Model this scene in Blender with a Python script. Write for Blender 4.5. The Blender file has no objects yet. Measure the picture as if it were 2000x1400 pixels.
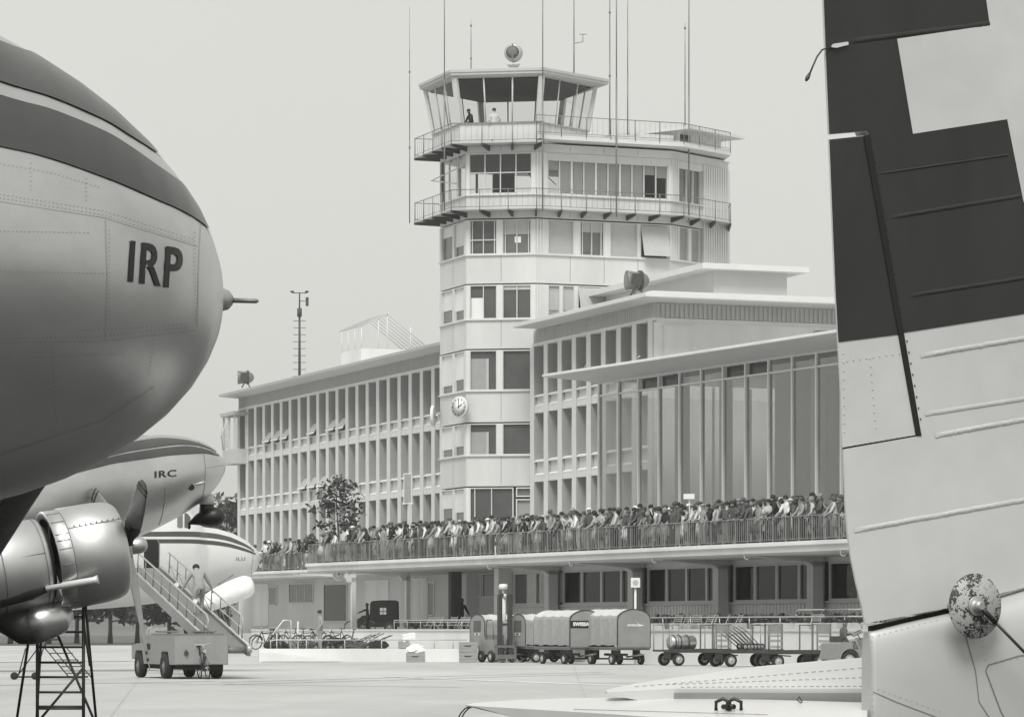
import bpy, bmesh, math, random
from math import sin, cos, pi, radians, sqrt, atan2, tan, asin
from mathutils import Vector, Matrix
random.seed(7)
SC = bpy.context.scene
COL = SC.collection
# ------------------------------------------------------------------ camera, sky, sun, exposure
FPX, HC, HY = 6500.0, 1.45, 1228.0          # focal length in photo pixels (2000 wide), camera height, horizon row
cd = bpy.data.cameras.new('camera'); cam = bpy.data.objects.new('camera', cd); COL.objects.link(cam)
cam.location = (0, 0, HC); cam.rotation_euler = (pi/2, 0, 0)
cd.sensor_fit = 'HORIZONTAL'; cd.sensor_width = 36.0; cd.lens = FPX/2000*36.0
cd.shift_y = (HY-700)/2000; cd.clip_start = 0.5; cd.clip_end = 6000
SC.camera = cam
SUN_EL, SUN_AZ = radians(52), radians(190)   # azimuth from +Y clockwise: behind the camera, to the right
w = bpy.data.worlds.new('World'); SC.world = w; w.use_nodes = True
nt = w.node_tree; nt.nodes.clear()
sky = nt.nodes.new('ShaderNodeTexSky'); sky.sky_type = 'NISHITA'; sky.sun_disc = False
sky.sun_elevation = SUN_EL; sky.sun_rotation = SUN_AZ; sky.dust_density = 6; sky.air_density = 1.5
bw = nt.nodes.new('ShaderNodeRGBToBW')
mx = nt.nodes.new('ShaderNodeMix'); mx.data_type = 'FLOAT'; mx.inputs[0].default_value = 0.85
mx.inputs[3].default_value = 6.0              # thin even cloud over the clear sky
tint = nt.nodes.new('ShaderNodeCombineColor')
mlb = nt.nodes.new('ShaderNodeMath'); mlb.operation = 'MULTIPLY'; mlb.inputs[1].default_value = 0.955
bg = nt.nodes.new('ShaderNodeBackground'); bg.inputs[1].default_value = 0.1
wo = nt.nodes.new('ShaderNodeOutputWorld')
L = nt.links.new
wn = nt.nodes.new('ShaderNodeTexNoise'); wn.inputs['Scale'].default_value = 2.2; wn.inputs['Detail'].default_value = 3
wt = nt.nodes.new('ShaderNodeTexCoord'); wr_ = nt.nodes.new('ShaderNodeMapRange'); wr_.inputs['To Min'].default_value = 0.93; wr_.inputs['To Max'].default_value = 1.07
wm = nt.nodes.new('ShaderNodeMath'); wm.operation = 'MULTIPLY'; wm.inputs[1].default_value = mx.inputs[3].default_value
L(wt.outputs['Generated'], wn.inputs['Vector']); L(wn.outputs['Fac'], wr_.inputs['Value']); L(wr_.outputs[0], wm.inputs[0]); L(wm.outputs[0], mx.inputs[3])
L(sky.outputs[0], bw.inputs[0]); L(bw.outputs[0], mx.inputs[2])
L(mx.outputs[0], tint.inputs[0]); L(mx.outputs[0], tint.inputs[1]); L(mx.outputs[0], mlb.inputs[0]); L(mlb.outputs[0], tint.inputs[2])
L(tint.outputs[0], bg.inputs[0]); L(bg.outputs[0], wo.inputs[0])
sl = bpy.data.lights.new('sun', 'SUN'); sun = bpy.data.objects.new('sun', sl); COL.objects.link(sun)
sl.energy = 2.2; sl.angle = radians(26); sl.color = (1.0, 0.995, 0.95)
sd = Vector((sin(SUN_AZ)*cos(SUN_EL), cos(SUN_AZ)*cos(SUN_EL), sin(SUN_EL)))
sun.rotation_euler = sd.to_track_quat('Z', 'Y').to_euler(); sun.location = (0, 0, 60)
SC.view_settings.view_transform = 'Standard'; SC.view_settings.look = 'None'
SC.view_settings.exposure = 0.42; SC.view_settings.gamma = 1.0; SC.view_settings.use_curve_mapping = False
SC.render.engine = 'CYCLES'
SC.cycles.max_bounces = 7; SC.cycles.transparent_max_bounces = 16
SC.render.film_transparent = False
# ------------------------------------------------------------------ materials (greys only: the place is seen in monochrome)
MATS = {}
def mat(name, v, rough=0.7, metal=0.0, noise=0.12, scale=3.0, bump=0.0, bscale=40.0, stretch=(1,1,1), spec=0.5, dirt=0.0):
    if name in MATS: return MATS[name]
    m = bpy.data.materials.new(name); m.use_nodes = True; t = m.node_tree; N = t.nodes.new
    b = t.nodes['Principled BSDF']
    b.inputs['Roughness'].default_value = rough; b.inputs['Metallic'].default_value = metal
    b.inputs['Specular IOR Level'].default_value = spec
    tc = N('ShaderNodeTexCoord'); mp = N('ShaderNodeMapping'); mp.inputs['Scale'].default_value = stretch
    t.links.new(tc.outputs['Object'], mp.inputs['Vector'])
    nz = N('ShaderNodeTexNoise'); nz.inputs['Scale'].default_value = scale; nz.inputs['Detail'].default_value = 6
    nz.inputs['Roughness'].default_value = 0.62
    t.links.new(mp.outputs[0], nz.inputs['Vector'])
    mr = N('ShaderNodeMapRange'); mr.inputs['From Min'].default_value = 0.25; mr.inputs['From Max'].default_value = 0.75
    mr.inputs['To Min'].default_value = v*(1-noise); mr.inputs['To Max'].default_value = v*(1+noise)
    t.links.new(nz.outputs['Fac'], mr.inputs['Value'])
    src = mr.outputs[0]
    if dirt:
        n2 = N('ShaderNodeTexNoise'); n2.inputs['Scale'].default_value = scale*0.23; n2.inputs['Detail'].default_value = 8
        t.links.new(mp.outputs[0], n2.inputs['Vector'])
        r2 = N('ShaderNodeMapRange'); r2.inputs['From Min'].default_value = 0.42; r2.inputs['From Max'].default_value = 0.68
        r2.inputs['To Min'].default_value = 1.0; r2.inputs['To Max'].default_value = 1-dirt
        t.links.new(n2.outputs['Fac'], r2.inputs['Value'])
        mm = N('ShaderNodeMath'); mm.operation = 'MULTIPLY'
        t.links.new(src, mm.inputs[0]); t.links.new(r2.outputs[0], mm.inputs[1]); src = mm.outputs[0]
    cc = N('ShaderNodeCombineColor')
    for i in range(3): t.links.new(src, cc.inputs[i])
    t.links.new(cc.outputs[0], b.inputs['Base Color'])
    if bump:
        n3 = N('ShaderNodeTexNoise'); n3.inputs['Scale'].default_value = bscale; n3.inputs['Detail'].default_value = 5
        t.links.new(mp.outputs[0], n3.inputs['Vector'])
        bp = N('ShaderNodeBump'); bp.inputs['Strength'].default_value = bump; bp.inputs['Distance'].default_value = 0.02
        t.links.new(n3.outputs['Fac'], bp.inputs['Height']); t.links.new(bp.outputs[0], b.inputs['Normal'])
    MATS[name] = m
    return m
def glass(name, tintv=0.85, refl=0.12, rough=0.02):
    m = bpy.data.materials.new(name); m.use_nodes = True; t = m.node_tree; t.nodes.clear(); N = t.nodes.new
    tr = N('ShaderNodeBsdfTransparent'); tr.inputs[0].default_value = (tintv, tintv, tintv, 1)
    gl = N('ShaderNodeBsdfGlossy'); gl.inputs['Roughness'].default_value = rough
    nz = N('ShaderNodeTexNoise'); nz.inputs['Scale'].default_value = 0.9
    tc = N('ShaderNodeTexCoord'); t.links.new(tc.outputs['Object'], nz.inputs['Vector'])
    bp = N('ShaderNodeBump'); bp.inputs['Strength'].default_value = 0.03; t.links.new(nz.outputs['Fac'], bp.inputs['Height'])
    t.links.new(bp.outputs[0], gl.inputs['Normal'])
    fr = N('ShaderNodeLayerWeight'); fr.inputs[0].default_value = 0.5
    pw = N('ShaderNodeMath'); pw.operation = 'POWER'; pw.inputs[1].default_value = 4.0; t.links.new(fr.outputs['Facing'], pw.inputs[0])
    sc_ = N('ShaderNodeMath'); sc_.operation = 'MULTIPLY'; sc_.inputs[1].default_value = 0.55; t.links.new(pw.outputs[0], sc_.inputs[0])
    ad = N('ShaderNodeMath'); ad.operation = 'ADD'; ad.use_clamp = True; ad.inputs[1].default_value = refl-0.02
    t.links.new(sc_.outputs[0], ad.inputs[0])
    ms = N('ShaderNodeMixShader'); o = N('ShaderNodeOutputMaterial')
    t.links.new(ad.outputs[0], ms.inputs[0]); t.links.new(tr.outputs[0], ms.inputs[1]); t.links.new(gl.outputs[0], ms.inputs[2])
    t.links.new(ms.outputs[0], o.inputs[0]); MATS[name] = m
    return m
M = {}
def defm(k, *a, **kw): M[k] = mat(k, *a, **kw)
defm('apron', 0.47, 0.85, noise=0.10, scale=0.35, bump=0.25, bscale=30, dirt=0.20, stretch=(1, 0.35, 1))
defm('asphalt', 0.41, 0.88, noise=0.12, scale=0.4, bump=0.3, bscale=25, dirt=0.12, stretch=(1, 0.35, 1))
defm('stand', 0.06, 0.9, noise=0.15, scale=0.4, bump=0.3, bscale=25, dirt=0.12)  # near-black tone of the added ground sheet that darkens aircraft undersides
defm('rivet_soft', 0.40, 0.6, 0.2, noise=0.1)
defm('joint_tar', 0.36, 0.9, noise=0.3, scale=1)
defm('tyre_mark', 0.39, 0.9, noise=0.12, scale=0.4)
defm('grass', 0.09, 0.95, noise=0.5, scale=1.2, bump=0.8, bscale=8)
defm('line', 0.62, 0.8, noise=0.2, scale=2, dirt=0.3)
defm('wall', 0.59, 0.85, noise=0.05, scale=1.6, dirt=0.13, stretch=(1,1,.22))
defm('wall_white', 0.70, 0.85, noise=0.05, scale=1.6, dirt=0.13, stretch=(1,1,.22))
defm('render_grey', 0.50, 0.85, noise=0.07, scale=0.9, dirt=0.08)
defm('fin', 0.63, 0.85, noise=0.04, scale=1.5, dirt=0.06)
defm('jamb', 0.35, 0.9, noise=0.06, scale=2)
defm('frieze', 0.43, 0.9, noise=0.08, scale=1.0)
defm('soffit', 0.50, 0.9, noise=0.05, scale=0.5)
defm('roof_edge', 0.62, 0.6, noise=0.06, scale=1.0)
defm('frame', 0.55, 0.6, noise=0.05)
defm('frame_white', 0.72, 0.6, noise=0.05)
defm('steel_dark', 0.06, 0.55, 0.3, noise=0.2, scale=6)
defm('steel_mid', 0.20, 0.5, 0.4, noise=0.15, scale=6)
defm('steel_light', 0.45, 0.45, 0.4, noise=0.12, scale=6)
defm('pane_dark', 0.075, 0.06, noise=0.3, scale=0.8, spec=0.6)
defm('pane_mid', 0.14, 0.08, noise=0.25, scale=0.8, spec=0.6)
defm('pane_black', 0.04, 0.10, noise=0.3, scale=0.8)
defm('blind', 0.42, 0.8, noise=0.06, scale=3)
defm('blind_grey', 0.30, 0.8, noise=0.08, scale=3)
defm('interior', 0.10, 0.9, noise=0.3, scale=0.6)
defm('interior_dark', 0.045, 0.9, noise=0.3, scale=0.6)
defm('rail_paint', 0.23, 0.6, noise=0.12, scale=6)
defm('rubber', 0.018, 0.85, noise=0.2, scale=8)
defm('hub', 0.5, 0.5, 0.5, noise=0.15, scale=8)
defm('wood', 0.30, 0.8, noise=0.25, scale=4, stretch=(1, 1, 8))
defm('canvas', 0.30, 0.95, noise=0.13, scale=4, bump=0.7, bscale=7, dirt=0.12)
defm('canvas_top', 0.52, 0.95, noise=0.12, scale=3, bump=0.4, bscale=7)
defm('cart_panel', 0.27, 0.7, noise=0.10, scale=3, dirt=0.12)
defm('vehicle', 0.24, 0.5, noise=0.10, scale=4, dirt=0.12)
defm('black_paint', 0.015, 0.4, noise=0.2, scale=4)
defm('white_paint', 0.75, 0.5, noise=0.05, scale=4)
defm('sheet', 0.82, 0.9, noise=0.08, scale=6, bump=0.8, bscale=6)
defm('leaf', 0.05, 0.6, noise=0.4, scale=3)
defm('leaf_light', 0.10, 0.6, noise=0.4, scale=3)
defm('bark', 0.07, 0.9, noise=0.3, scale=8)
defm('hill', 0.13, 0.95, noise=0.35, scale=0.06)
# aircraft
defm('alu', 0.61, 0.36, 0.95, noise=0.10, scale=3.0, dirt=0.16, stretch=(0.6, 1, 1), bump=0.16, bscale=2.6)
defm('alu_bright', 0.54, 0.48, 0.92, noise=0.06, scale=3, dirt=0.06)
defm('alu_dull', 0.42, 0.5, 0.6, noise=0.1, scale=3, dirt=0.15)
defm('alu_white', 0.66, 0.35, 0.15, noise=0.05, scale=2, dirt=0.06)
defm('tail_skin', 0.50, 0.5, 0.35, noise=0.05, scale=2.2, dirt=0.10)
defm('seam_mid', 0.27, 0.6, 0.5, noise=0.2)
defm('seam_soft', 0.34, 0.6, 0.5, noise=0.2)
defm('seam', 0.20, 0.6, 0.4, noise=0.2)
defm('livery', 0.055, 0.30, noise=0.10, scale=3)
defm('flag_dark', 0.021, 0.42, noise=0.38, scale=3.2, stretch=(1, 1, 0.25), dirt=0.2, bump=0.12, bscale=5)
defm('fabric_white', 0.57, 0.55, noise=0.06, scale=3.2, dirt=0.14, bump=0.10, bscale=5)
defm('boot', 0.045, 0.7, noise=0.6, scale=5, bump=0.4, bscale=12)
defm('exhaust', 0.05, 0.6, 0.5, noise=0.4, scale=6)
defm('blade', 0.20, 0.45, 0.3, noise=0.15, scale=6)
defm('blade_pale', 0.42, 0.45, 0.3, noise=0.12, scale=6)
defm('black_matt', 0.012, 0.9, noise=0.2, scale=4)
defm('skin', 0.26, 0.7, noise=0.05, scale=5)
defm('hair_dark', 0.02, 0.8, noise=0.3, scale=20)
defm('hair_mid', 0.07, 0.8, noise=0.3, scale=20)
defm('hair_fair', 0.22, 0.8, noise=0.2, scale=20)
for k, v in (('white', 0.68), ('pale', 0.46), ('grey', 0.26), ('charcoal', 0.085), ('black', 0.022)):
    defm('cloth_'+k, v, 0.95, noise=0.14, scale=9, bump=0.3, bscale=14)
defm('cloth_pattern', 0.34, 0.95, noise=0.75, scale=26)
defm('overall', 0.29, 0.95, noise=0.12, scale=7, bump=0.4, bscale=10)
defm('shoe', 0.02, 0.6, noise=0.2)
M['glass'] = glass('glass_clear', 0.93, 0.05)
M['glass_hall'] = glass('glass_hall', 0.80, 0.16)
M['glass_dim'] = glass('glass_dim', 0.55, 0.05)
# mottled disc
def mottled():
    m = mat('mottled', 0.5, 0.6, noise=0.1); t = m.node_tree
    b = t.nodes['Principled BSDF']; N = t.nodes.new
    nz = N('ShaderNodeTexNoise'); nz.inputs['Scale'].default_value = 110; nz.inputs['Detail'].default_value = 3
    n2 = N('ShaderNodeTexNoise'); n2.inputs['Scale'].default_value = 14
    tc = N('ShaderNodeTexCoord')
    t.links.new(tc.outputs['Object'], nz.inputs['Vector']); t.links.new(tc.outputs['Object'], n2.inputs['Vector'])
    ad = N('ShaderNodeMath'); ad.operation = 'ADD'; t.links.new(nz.outputs[0], ad.inputs[0]); t.links.new(n2.outputs[0], ad.inputs[1])
    cr = N('ShaderNodeValToRGB'); cr.color_ramp.elements[0].position = 0.50; cr.color_ramp.elements[0].color = (.40, .40, .40, 1)
    cr.color_ramp.elements[1].position = 0.53; cr.color_ramp.elements[1].color = (.035, .035, .035, 1)
    ml = N('ShaderNodeMath'); ml.operation = 'MULTIPLY'; ml.inputs[1].default_value = 0.5
    t.links.new(ad.outputs[0], ml.inputs[0]); t.links.new(ml.outputs[0], cr.inputs[0]); t.links.new(cr.outputs[0], b.inputs['Base Color'])
    M['mottled'] = m
mottled()
# ------------------------------------------------------------------ mesh helpers
class MB:
    def __init__(s, T=None): s.v = []; s.f = []; s.m = []; s.sm = []; s.T = T
    def add(s, vs, fs, m=0, smooth=False):
        o = len(s.v)
        if s.T is not None: vs = [tuple(s.T @ Vector(p)) for p in vs]
        s.v += [tuple(p) for p in vs]
        for f in fs: s.f.append([i+o for i in f]); s.m.append(m); s.sm.append(smooth)
        return s
    def box(s, x0, x1, y0, y1, z0, z1, m=0):
        if x0 > x1: x0, x1 = x1, x0
        if y0 > y1: y0, y1 = y1, y0
        if z0 > z1: z0, z1 = z1, z0
        return s.add([(x0,y0,z0),(x1,y0,z0),(x1,y1,z0),(x0,y1,z0),(x0,y0,z1),(x1,y0,z1),(x1,y1,z1),(x0,y1,z1)],
            [(0,3,2,1),(4,5,6,7),(0,1,5,4),(1,2,6,5),(2,3,7,6),(3,0,4,7)], m)
    def prism(s, pts, z0, z1, m=0):          # xy outline extruded in z
        n = len(pts)
        return s.add([(p[0],p[1],z0) for p in pts]+[(p[0],p[1],z1) for p in pts],
            [list(range(n))[::-1], list(range(n,2*n))]+[(i,(i+1)%n,n+(i+1)%n,n+i) for i in range(n)], m)
    def prism_y(s, pts, y0, y1, m=0):        # xz outline extruded in y
        n = len(pts)
        return s.add([(p[0],y0,p[1]) for p in pts]+[(p[0],y1,p[1]) for p in pts],
            [list(range(n)), list(range(n,2*n))[::-1]]+[(i,n+i,n+(i+1)%n,(i+1)%n) for i in range(n)], m)
    def prism_x(s, pts, x0, x1, m=0):        # yz outline extruded in x
        n = len(pts)
        return s.add([(x0,p[0],p[1]) for p in pts]+[(x1,p[0],p[1]) for p in pts],
            [list(range(n))[::-1], list(range(n,2*n))]+[(i,(i+1)%n,n+(i+1)%n,n+i) for i in range(n)], m)
    def loft(s, rings, m=0, smooth=True, cap=True, closed=True):
        n = len(rings[0]); vs = [p for r in rings for p in r]; fs = []
        for k in range(len(rings)-1):
            for i in range(n if closed else n-1):
                j = (i+1) % n
                fs.append((k*n+i, k*n+j, (k+1)*n+j, (k+1)*n+i))
        s.add(vs, fs, m, smooth)
        if cap and closed:
            s.add(rings[0], [list(range(n))[::-1]], m); s.add(rings[-1], [list(range(n))], m)
        return s
    def tube(s, p0, p1, r, n=6, r1=None, m=0, smooth=True):
        p0, p1 = Vector(p0), Vector(p1); d = (p1-p0)
        if d.length < 1e-6: return s
        q = d.to_track_quat('Z', 'Y'); r1 = r if r1 is None else r1
        a = q @ Vector((1,0,0)); b = q @ Vector((0,1,0))
        ring = lambda c, rr: [c+a*(cos(2*pi*i/n)*rr)+b*(sin(2*pi*i/n)*rr) for i in range(n)]
        return s.loft([ring(p0, r), ring(p1, r1)], m, smooth)
    def path(s, pts, r, n=6, m=0):
        pts = [Vector(p) for p in pts]; rings = []
        for i, p in enumerate(pts):
            d = (pts[min(i+1, len(pts)-1)]-pts[max(i-1, 0)]).normalized()
            q = d.to_track_quat('Z', 'Y'); a = q @ Vector((1,0,0)); b = q @ Vector((0,1,0))
            rr = r[i] if isinstance(r, (list, tuple)) else r
            rings.append([p+a*(cos(2*pi*k/n)*rr)+b*(sin(2*pi*k/n)*rr) for k in range(n)])
        return s.loft(rings, m, True)
    def lathe(s, prof, n=24, axis='X', c=(0,0,0), m=0, smooth=True, cap=True):   # prof: (along axis, radius)
        rings = []
        for a, r in prof:
            ring = []
            for i in range(n):
                t = 2*pi*i/n; p, q = cos(t)*r, sin(t)*r
                v = (a, p, q) if axis == 'X' else ((q, a, p) if axis == 'Y' else (p, q, a))
                ring.append((v[0]+c[0], v[1]+c[1], v[2]+c[2]))
            rings.append(ring)
        return s.loft(rings, m, smooth, cap)
    def torus(s, c, R, r, axis='X', n=20, k=6, m=0):
        rings = []
        for i in range(n+1):
            t = 2*pi*i/n; ring = []
            for j in range(k):
                u = 2*pi*j/k; rr = R+r*cos(u); h = r*sin(u); p, q = cos(t)*rr, sin(t)*rr
                v = (h, p, q) if axis == 'X' else ((q, h, p) if axis == 'Y' else (p, q, h))
                ring.append((v[0]+c[0], v[1]+c[1], v[2]+c[2]))
            rings.append(ring)
        return s.loft(rings, m, True, False)
    def mesh(s, name, mats, recalc=True):
        me = bpy.data.meshes.new(name); me.from_pydata(s.v, [], s.f)
        if not isinstance(mats, (list, tuple)): mats = [mats]
        for k in mats: me.materials.append(M[k] if isinstance(k, str) else k)
        me.polygons.foreach_set('material_index', s.m); me.polygons.foreach_set('use_smooth', s.sm)
        if recalc:
            bm = bmesh.new(); bm.from_mesh(me); bmesh.ops.remove_doubles(bm, verts=bm.verts, dist=1e-5)
            bmesh.ops.recalc_face_normals(bm, faces=bm.faces); bm.to_mesh(me); bm.free()
        me.update(); return me
class Fr:                                    # a ground frame: origin, x along, y inward (left of x), z up
    def __init__(s, ox, oy, ang): s.o = (ox, oy); s.a = ang; s.u = (cos(ang), sin(ang)); s.v = (-sin(ang), cos(ang))
    def w(s, x, y): return (s.o[0]+x*s.u[0]+y*s.v[0], s.o[1]+x*s.u[1]+y*s.v[1])
    def loc(s, X, Y): dx, dy = X-s.o[0], Y-s.o[1]; return (dx*s.u[0]+dy*s.u[1], dx*s.v[0]+dy*s.v[1])
    def x_at(s, px, y=0.0):
        k = (px-1000)/FPX; ax, ay = s.o[0]+y*s.v[0], s.o[1]+y*s.v[1]
        return (k*ay-ax)/(s.u[0]-k*s.u[1])
    def y_at(s, px, x=0.0):
        k = (px-1000)/FPX; ax, ay = s.o[0]+x*s.u[0], s.o[1]+x*s.u[1]
        return (k*ay-ax)/(s.v[0]-k*s.v[1])
    def z_at(s, py, x, y=0.0): return HC+(HY-py)/FPX*s.w(x, y)[1]
    def pt(s, px, py, y=0.0): x = s.x_at(px, y); return (x, s.z_at(py, x, y))
def ground(px, py, z=0.0): Y = FPX*(HC-z)/(py-HY); return ((px-1000)/FPX*Y, Y)
def at(px, py, Y): return ((px-1000)/FPX*Y, Y, HC+(HY-py)/FPX*Y)
NOBJ = [0]
def link(name, data): o = bpy.data.objects.new(name, data); COL.objects.link(o); NOBJ[0] += 1; return o
def tag(o, label=None, cat=None, group=None, kind=None):
    if label: o['label'] = label
    if cat: o['category'] = cat
    if group: o['group'] = group
    if kind: o['kind'] = kind
    return o
class Thing:
    def __init__(s, name, label, cat, fr=None, base=(0,0,0), group=None, rz=0.0, e=None):
        s.fr = fr; s.b = Vector(base); s.e = e or link(name, None)
        if e is None:
            X, Y = fr.w(base[0], base[1]) if fr else base[:2]
            s.e.location = (X, Y, base[2]); s.e.rotation_euler = (0, 0, (fr.a if fr else 0)+rz); s.e.empty_display_size = 0.3
            tag(s.e, label, cat, group)
    def put(s, name, mesh, at_=None, rot=None, parent=None, kind=None, label=None):
        """at_: position in the thing's frame coordinates (None: mesh drawn in frame coordinates)"""
        o = link(name, mesh); p = Vector(at_) if at_ is not None else Vector((0,0,0))
        if parent is None:
            o.parent = s.e; o.location = p-s.b
        else:
            o.parent = parent; o.location = p-(s.b+parent.location) if at_ is None or True else p
        if rot: o.rotation_euler = rot
        if kind: o['kind'] = kind
        if label: o['label'] = label
        return o
def struct(name, mesh, loc=(0,0,0), rz=0): o = link(name, mesh); o.location = loc; o.rotation_euler = (0,0,rz); o['kind'] = 'structure'; return o
def copy_thing(root, loc=None, rz=None, label=None, group=None):
    def cp(o, par):
        c = o.copy(); COL.objects.link(c); c.parent = par
        for ch in list(o.children): cp(ch, c)
        return c
    r = cp(root, None)
    if loc is not None: r.location = loc
    if rz is not None: r.rotation_euler = (0, 0, rz)
    if label: r['label'] = label
    if group: r['group'] = group
    return r
def text_mesh(body, size, bold=0.0, extrude=0.004, matk='black_paint', spacing=1.0):
    cu = bpy.data.curves.new('lettering', 'FONT'); cu.body = body; cu.size = size; cu.offset = bold; cu.extrude = extrude
    cu.align_x = 'CENTER'; cu.align_y = 'CENTER'; cu.space_character = spacing; cu.resolution_u = 4
    o = bpy.data.objects.new('lettering', cu); COL.objects.link(o)
    dg = bpy.context.evaluated_depsgraph_get(); me = bpy.data.meshes.new_from_object(o.evaluated_get(dg))
    bpy.data.objects.remove(o); me.materials.clear(); me.materials.append(M[matk]); return me
def subdiv(me, cuts=2):
    bm = bmesh.new(); bm.from_mesh(me); bmesh.ops.triangulate(bm, faces=bm.faces)
    for _ in range(cuts): bmesh.ops.subdivide_edges(bm, edges=bm.edges, cuts=1, use_grid_fill=True)
    bm.to_mesh(me); bm.free(); return me
# frames of the place: the office building and the terrace stand about 5 degrees apart
AA = radians(-69.1)
def line_pt(px, vp_ang, c): t = tan(vp_ang); Y = FPX*c/((px-1000)+FPX*t); return ((px-1000)/FPX*Y, Y)
FA = Fr(*line_pt(858, radians(20.9), 68.9), AA)          # y = 0: office facade
FG = Fr(*line_pt(1100, radians(26.2), 75.8), radians(-63.8))   # y = 0: edge of the terrace slab
# ------------------------------------------------------------------ ground
g = MB(); g.add([(-1500,-150,0),(1500,-150,0),(1500,2400,0),(-1500,2400,0)], [(0,1,2,3)])
struct('ground', g.mesh('ground', 'apron', False))
def gstrip(name, pts, z, m):
    b = MB(); vs = [ground(px, py)+(z,) for px, py in pts]; b.add(vs, [list(range(len(vs)))]); return struct(name, b.mesh(name, m))
sb0 = MB(); sb0.add([(-120,-60,.006),(120,-60,.006),(120,50,.006),(-120,50,.006)], [(0,1,2,3)]); struct('added_dark_ground', sb0.mesh('added_dark_ground', 'stand', False))  # unseen dark sheet, added so the near nose and tail reflect darker ground
gstrip('taxi_lane', [(-900,1315),(2900,1345),(2900,1440),(-900,1388)], 0.004, 'asphalt')
gstrip('grass_verge', [(-900,1240),(470,1240),(455,1259),(-900,1263)], 0.02, 'grass')
def gline(pxa, pxb, wid, z, m, name='painted_line'):
    (xa, ya), (xb, yb) = ground(*pxa), ground(*pxb); d = Vector((xb-xa, yb-ya)).normalized(); n = Vector((-d.y, d.x))*wid/2
    b = MB(); b.add([(xa-n.x,ya-n.y,z),(xb-n.x,yb-n.y,z),(xb+n.x,yb+n.y,z),(xa+n.x,ya+n.y,z)], [(0,1,2,3)]); return struct(name, b.mesh(name, m))
gline((760,1321.5), (1800,1360), 0.55, 0.009, 'line')
gline((-200,1294.5), (262,1291), 0.9, 0.010, 'seam', 'slot_drain')
# expansion joints and tyre marks on the apron
for k, (a_, b_) in enumerate((((-300,1304),(2400,1322)), ((-300,1352),(2400,1384)), ((300,1288),(200,1420)), ((1120,1300),(1165,1420)))):
    gline(a_, b_, .03, .0085, 'joint_tar', 'expansion_joint')
for a_, b_, wd in (((430,1332),(1180,1312),.22), ((430,1337),(1200,1315),.22), ((250,1334),(900,1342),.2), ((700,1304),(1250,1306),.2), ((-100,1340),(420,1330),.3)):
    gline(a_, b_, wd, .0125, 'tyre_mark', 'tyre_mark')
# far rise behind the airfield
hb = MB(); n = 40; rows = []
for j, (Y, zz) in enumerate(((700,0),(760,10),(850,24),(980,36),(1200,38))):
    rows.append([(-420+16*i, Y, zz*(0.8+0.25*sin(i*0.5+j)+0.12*sin(i*1.7)) if zz else -0.5) for i in range(n)])
hb.loft(rows, 0, True, False, False); struct('hill', hb.mesh('hill', 'hill'))
# ------------------------------------------------------------------ trees
def leaf_cluster(mb, c, r, n, size, m=0):
    for _ in range(n):
        d = Vector((random.gauss(0,1), random.gauss(0,1), random.gauss(0,1))).normalized()*r*random.random()**0.45
        p = Vector(c)+d; a = Vector((random.gauss(0,1), random.gauss(0,1), random.gauss(0,.6))).normalized()
        b = a.cross(Vector((random.gauss(0,1), random.gauss(0,1), random.gauss(0,1)))).normalized(); s = size*random.uniform(.6,1.3)
        mb.add([p-a*s, p+b*s*.45, p+a*s, p-b*s*.45], [(0,1,2,3)], m)
def tree(name, label, X, Y, z0, H, crown, leafs, lsize, nb, trunk_r, group=None, leafm=('leaf','leaf_light'), low=0.35, spread=1.0):
    t = Thing(name, label, 'tree', None, (X, Y, z0), group)
    tr = MB(); tr.path([(X,Y,z0),(X+.05*H*.1,Y,z0+H*.35),(X-.02*H,Y+.02*H,z0+H*.7),(X,Y,z0+H*.93)], [trunk_r,trunk_r*.8,trunk_r*.45,trunk_r*.15], 8)
    cr = MB()
    for i in range(nb):
        k = low+(1-low)*(i+.5)/nb; an = i*2.4+random.uniform(-.4,.4)
        L_ = crown*spread*(1-.55*abs(k-.55)*1.6)*random.uniform(.55,1.05)
        p0 = Vector((X, Y, z0+H*k*.85)); p1 = p0+Vector((cos(an)*L_, sin(an)*L_, H*.10*random.uniform(.3,1.4)))
        tr.tube(p0, p1, trunk_r*.35*(1.1-k), 5, trunk_r*.08)
        for q in (0.45, 0.75, 1.0):
            leaf_cluster(cr, p0.lerp(p1, q)+Vector((0,0,random.uniform(-.1,.25)*crown*.4)), crown*.28*random.uniform(.6,1.2), leafs, lsize, random.random() < .35)
    leaf_cluster(cr, (X, Y, z0+H*.93), crown*.3, leafs*2, lsize)
    t.put('trunk', tr.mesh('trunk', 'bark')); t.put('crown', cr.mesh('crown', list(leafm), False))
    return t
def bush(name, label, fr, x, y, z, rx, rz, n, lsize, group=None, cat='shrub'):
    X, Y = fr.w(x, y) if fr else (x, y)
    b = MB()
    for _ in range(n):
        d = Vector((random.gauss(0,1), random.gauss(0,1), random.gauss(0,1))).normalized()*random.random()**.4
        leaf_cluster(b, (d.x*rx, d.y*min(rx,.45), rz+d.z*rz*.9), lsize*1.2, 4, lsize, random.random() < .4)
    for k in range(5): b.tube((random.uniform(-.5,.5)*rx, 0, 0), (random.uniform(-.8,.8)*rx, 0, rz*1.3), .012, 4, .005, 0)
    o = link(name, b.mesh(name, ['leaf','leaf_light'], False)); o.location = (X, Y, z); o.rotation_euler = (0,0,fr.a if fr else 0)
    return tag(o, label, cat, group)
GT = 'trees behind the parked airliners'
for i, px in enumerate((-60, 20, 95, 150, 215, 268, 330, 392, 446)):
    Y = 330+random.uniform(-12, 25); X = (px-1000)/FPX*Y
    tree('broadleaf_tree', 'dark broadleaf tree on the grass verge behind the parked airliners', X, Y, 0, random.uniform(8,11) if px != 446 else 15.5, 3.6 if px != 446 else 3.0, 26, .42, 22, .3, GT, low=.25)
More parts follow.
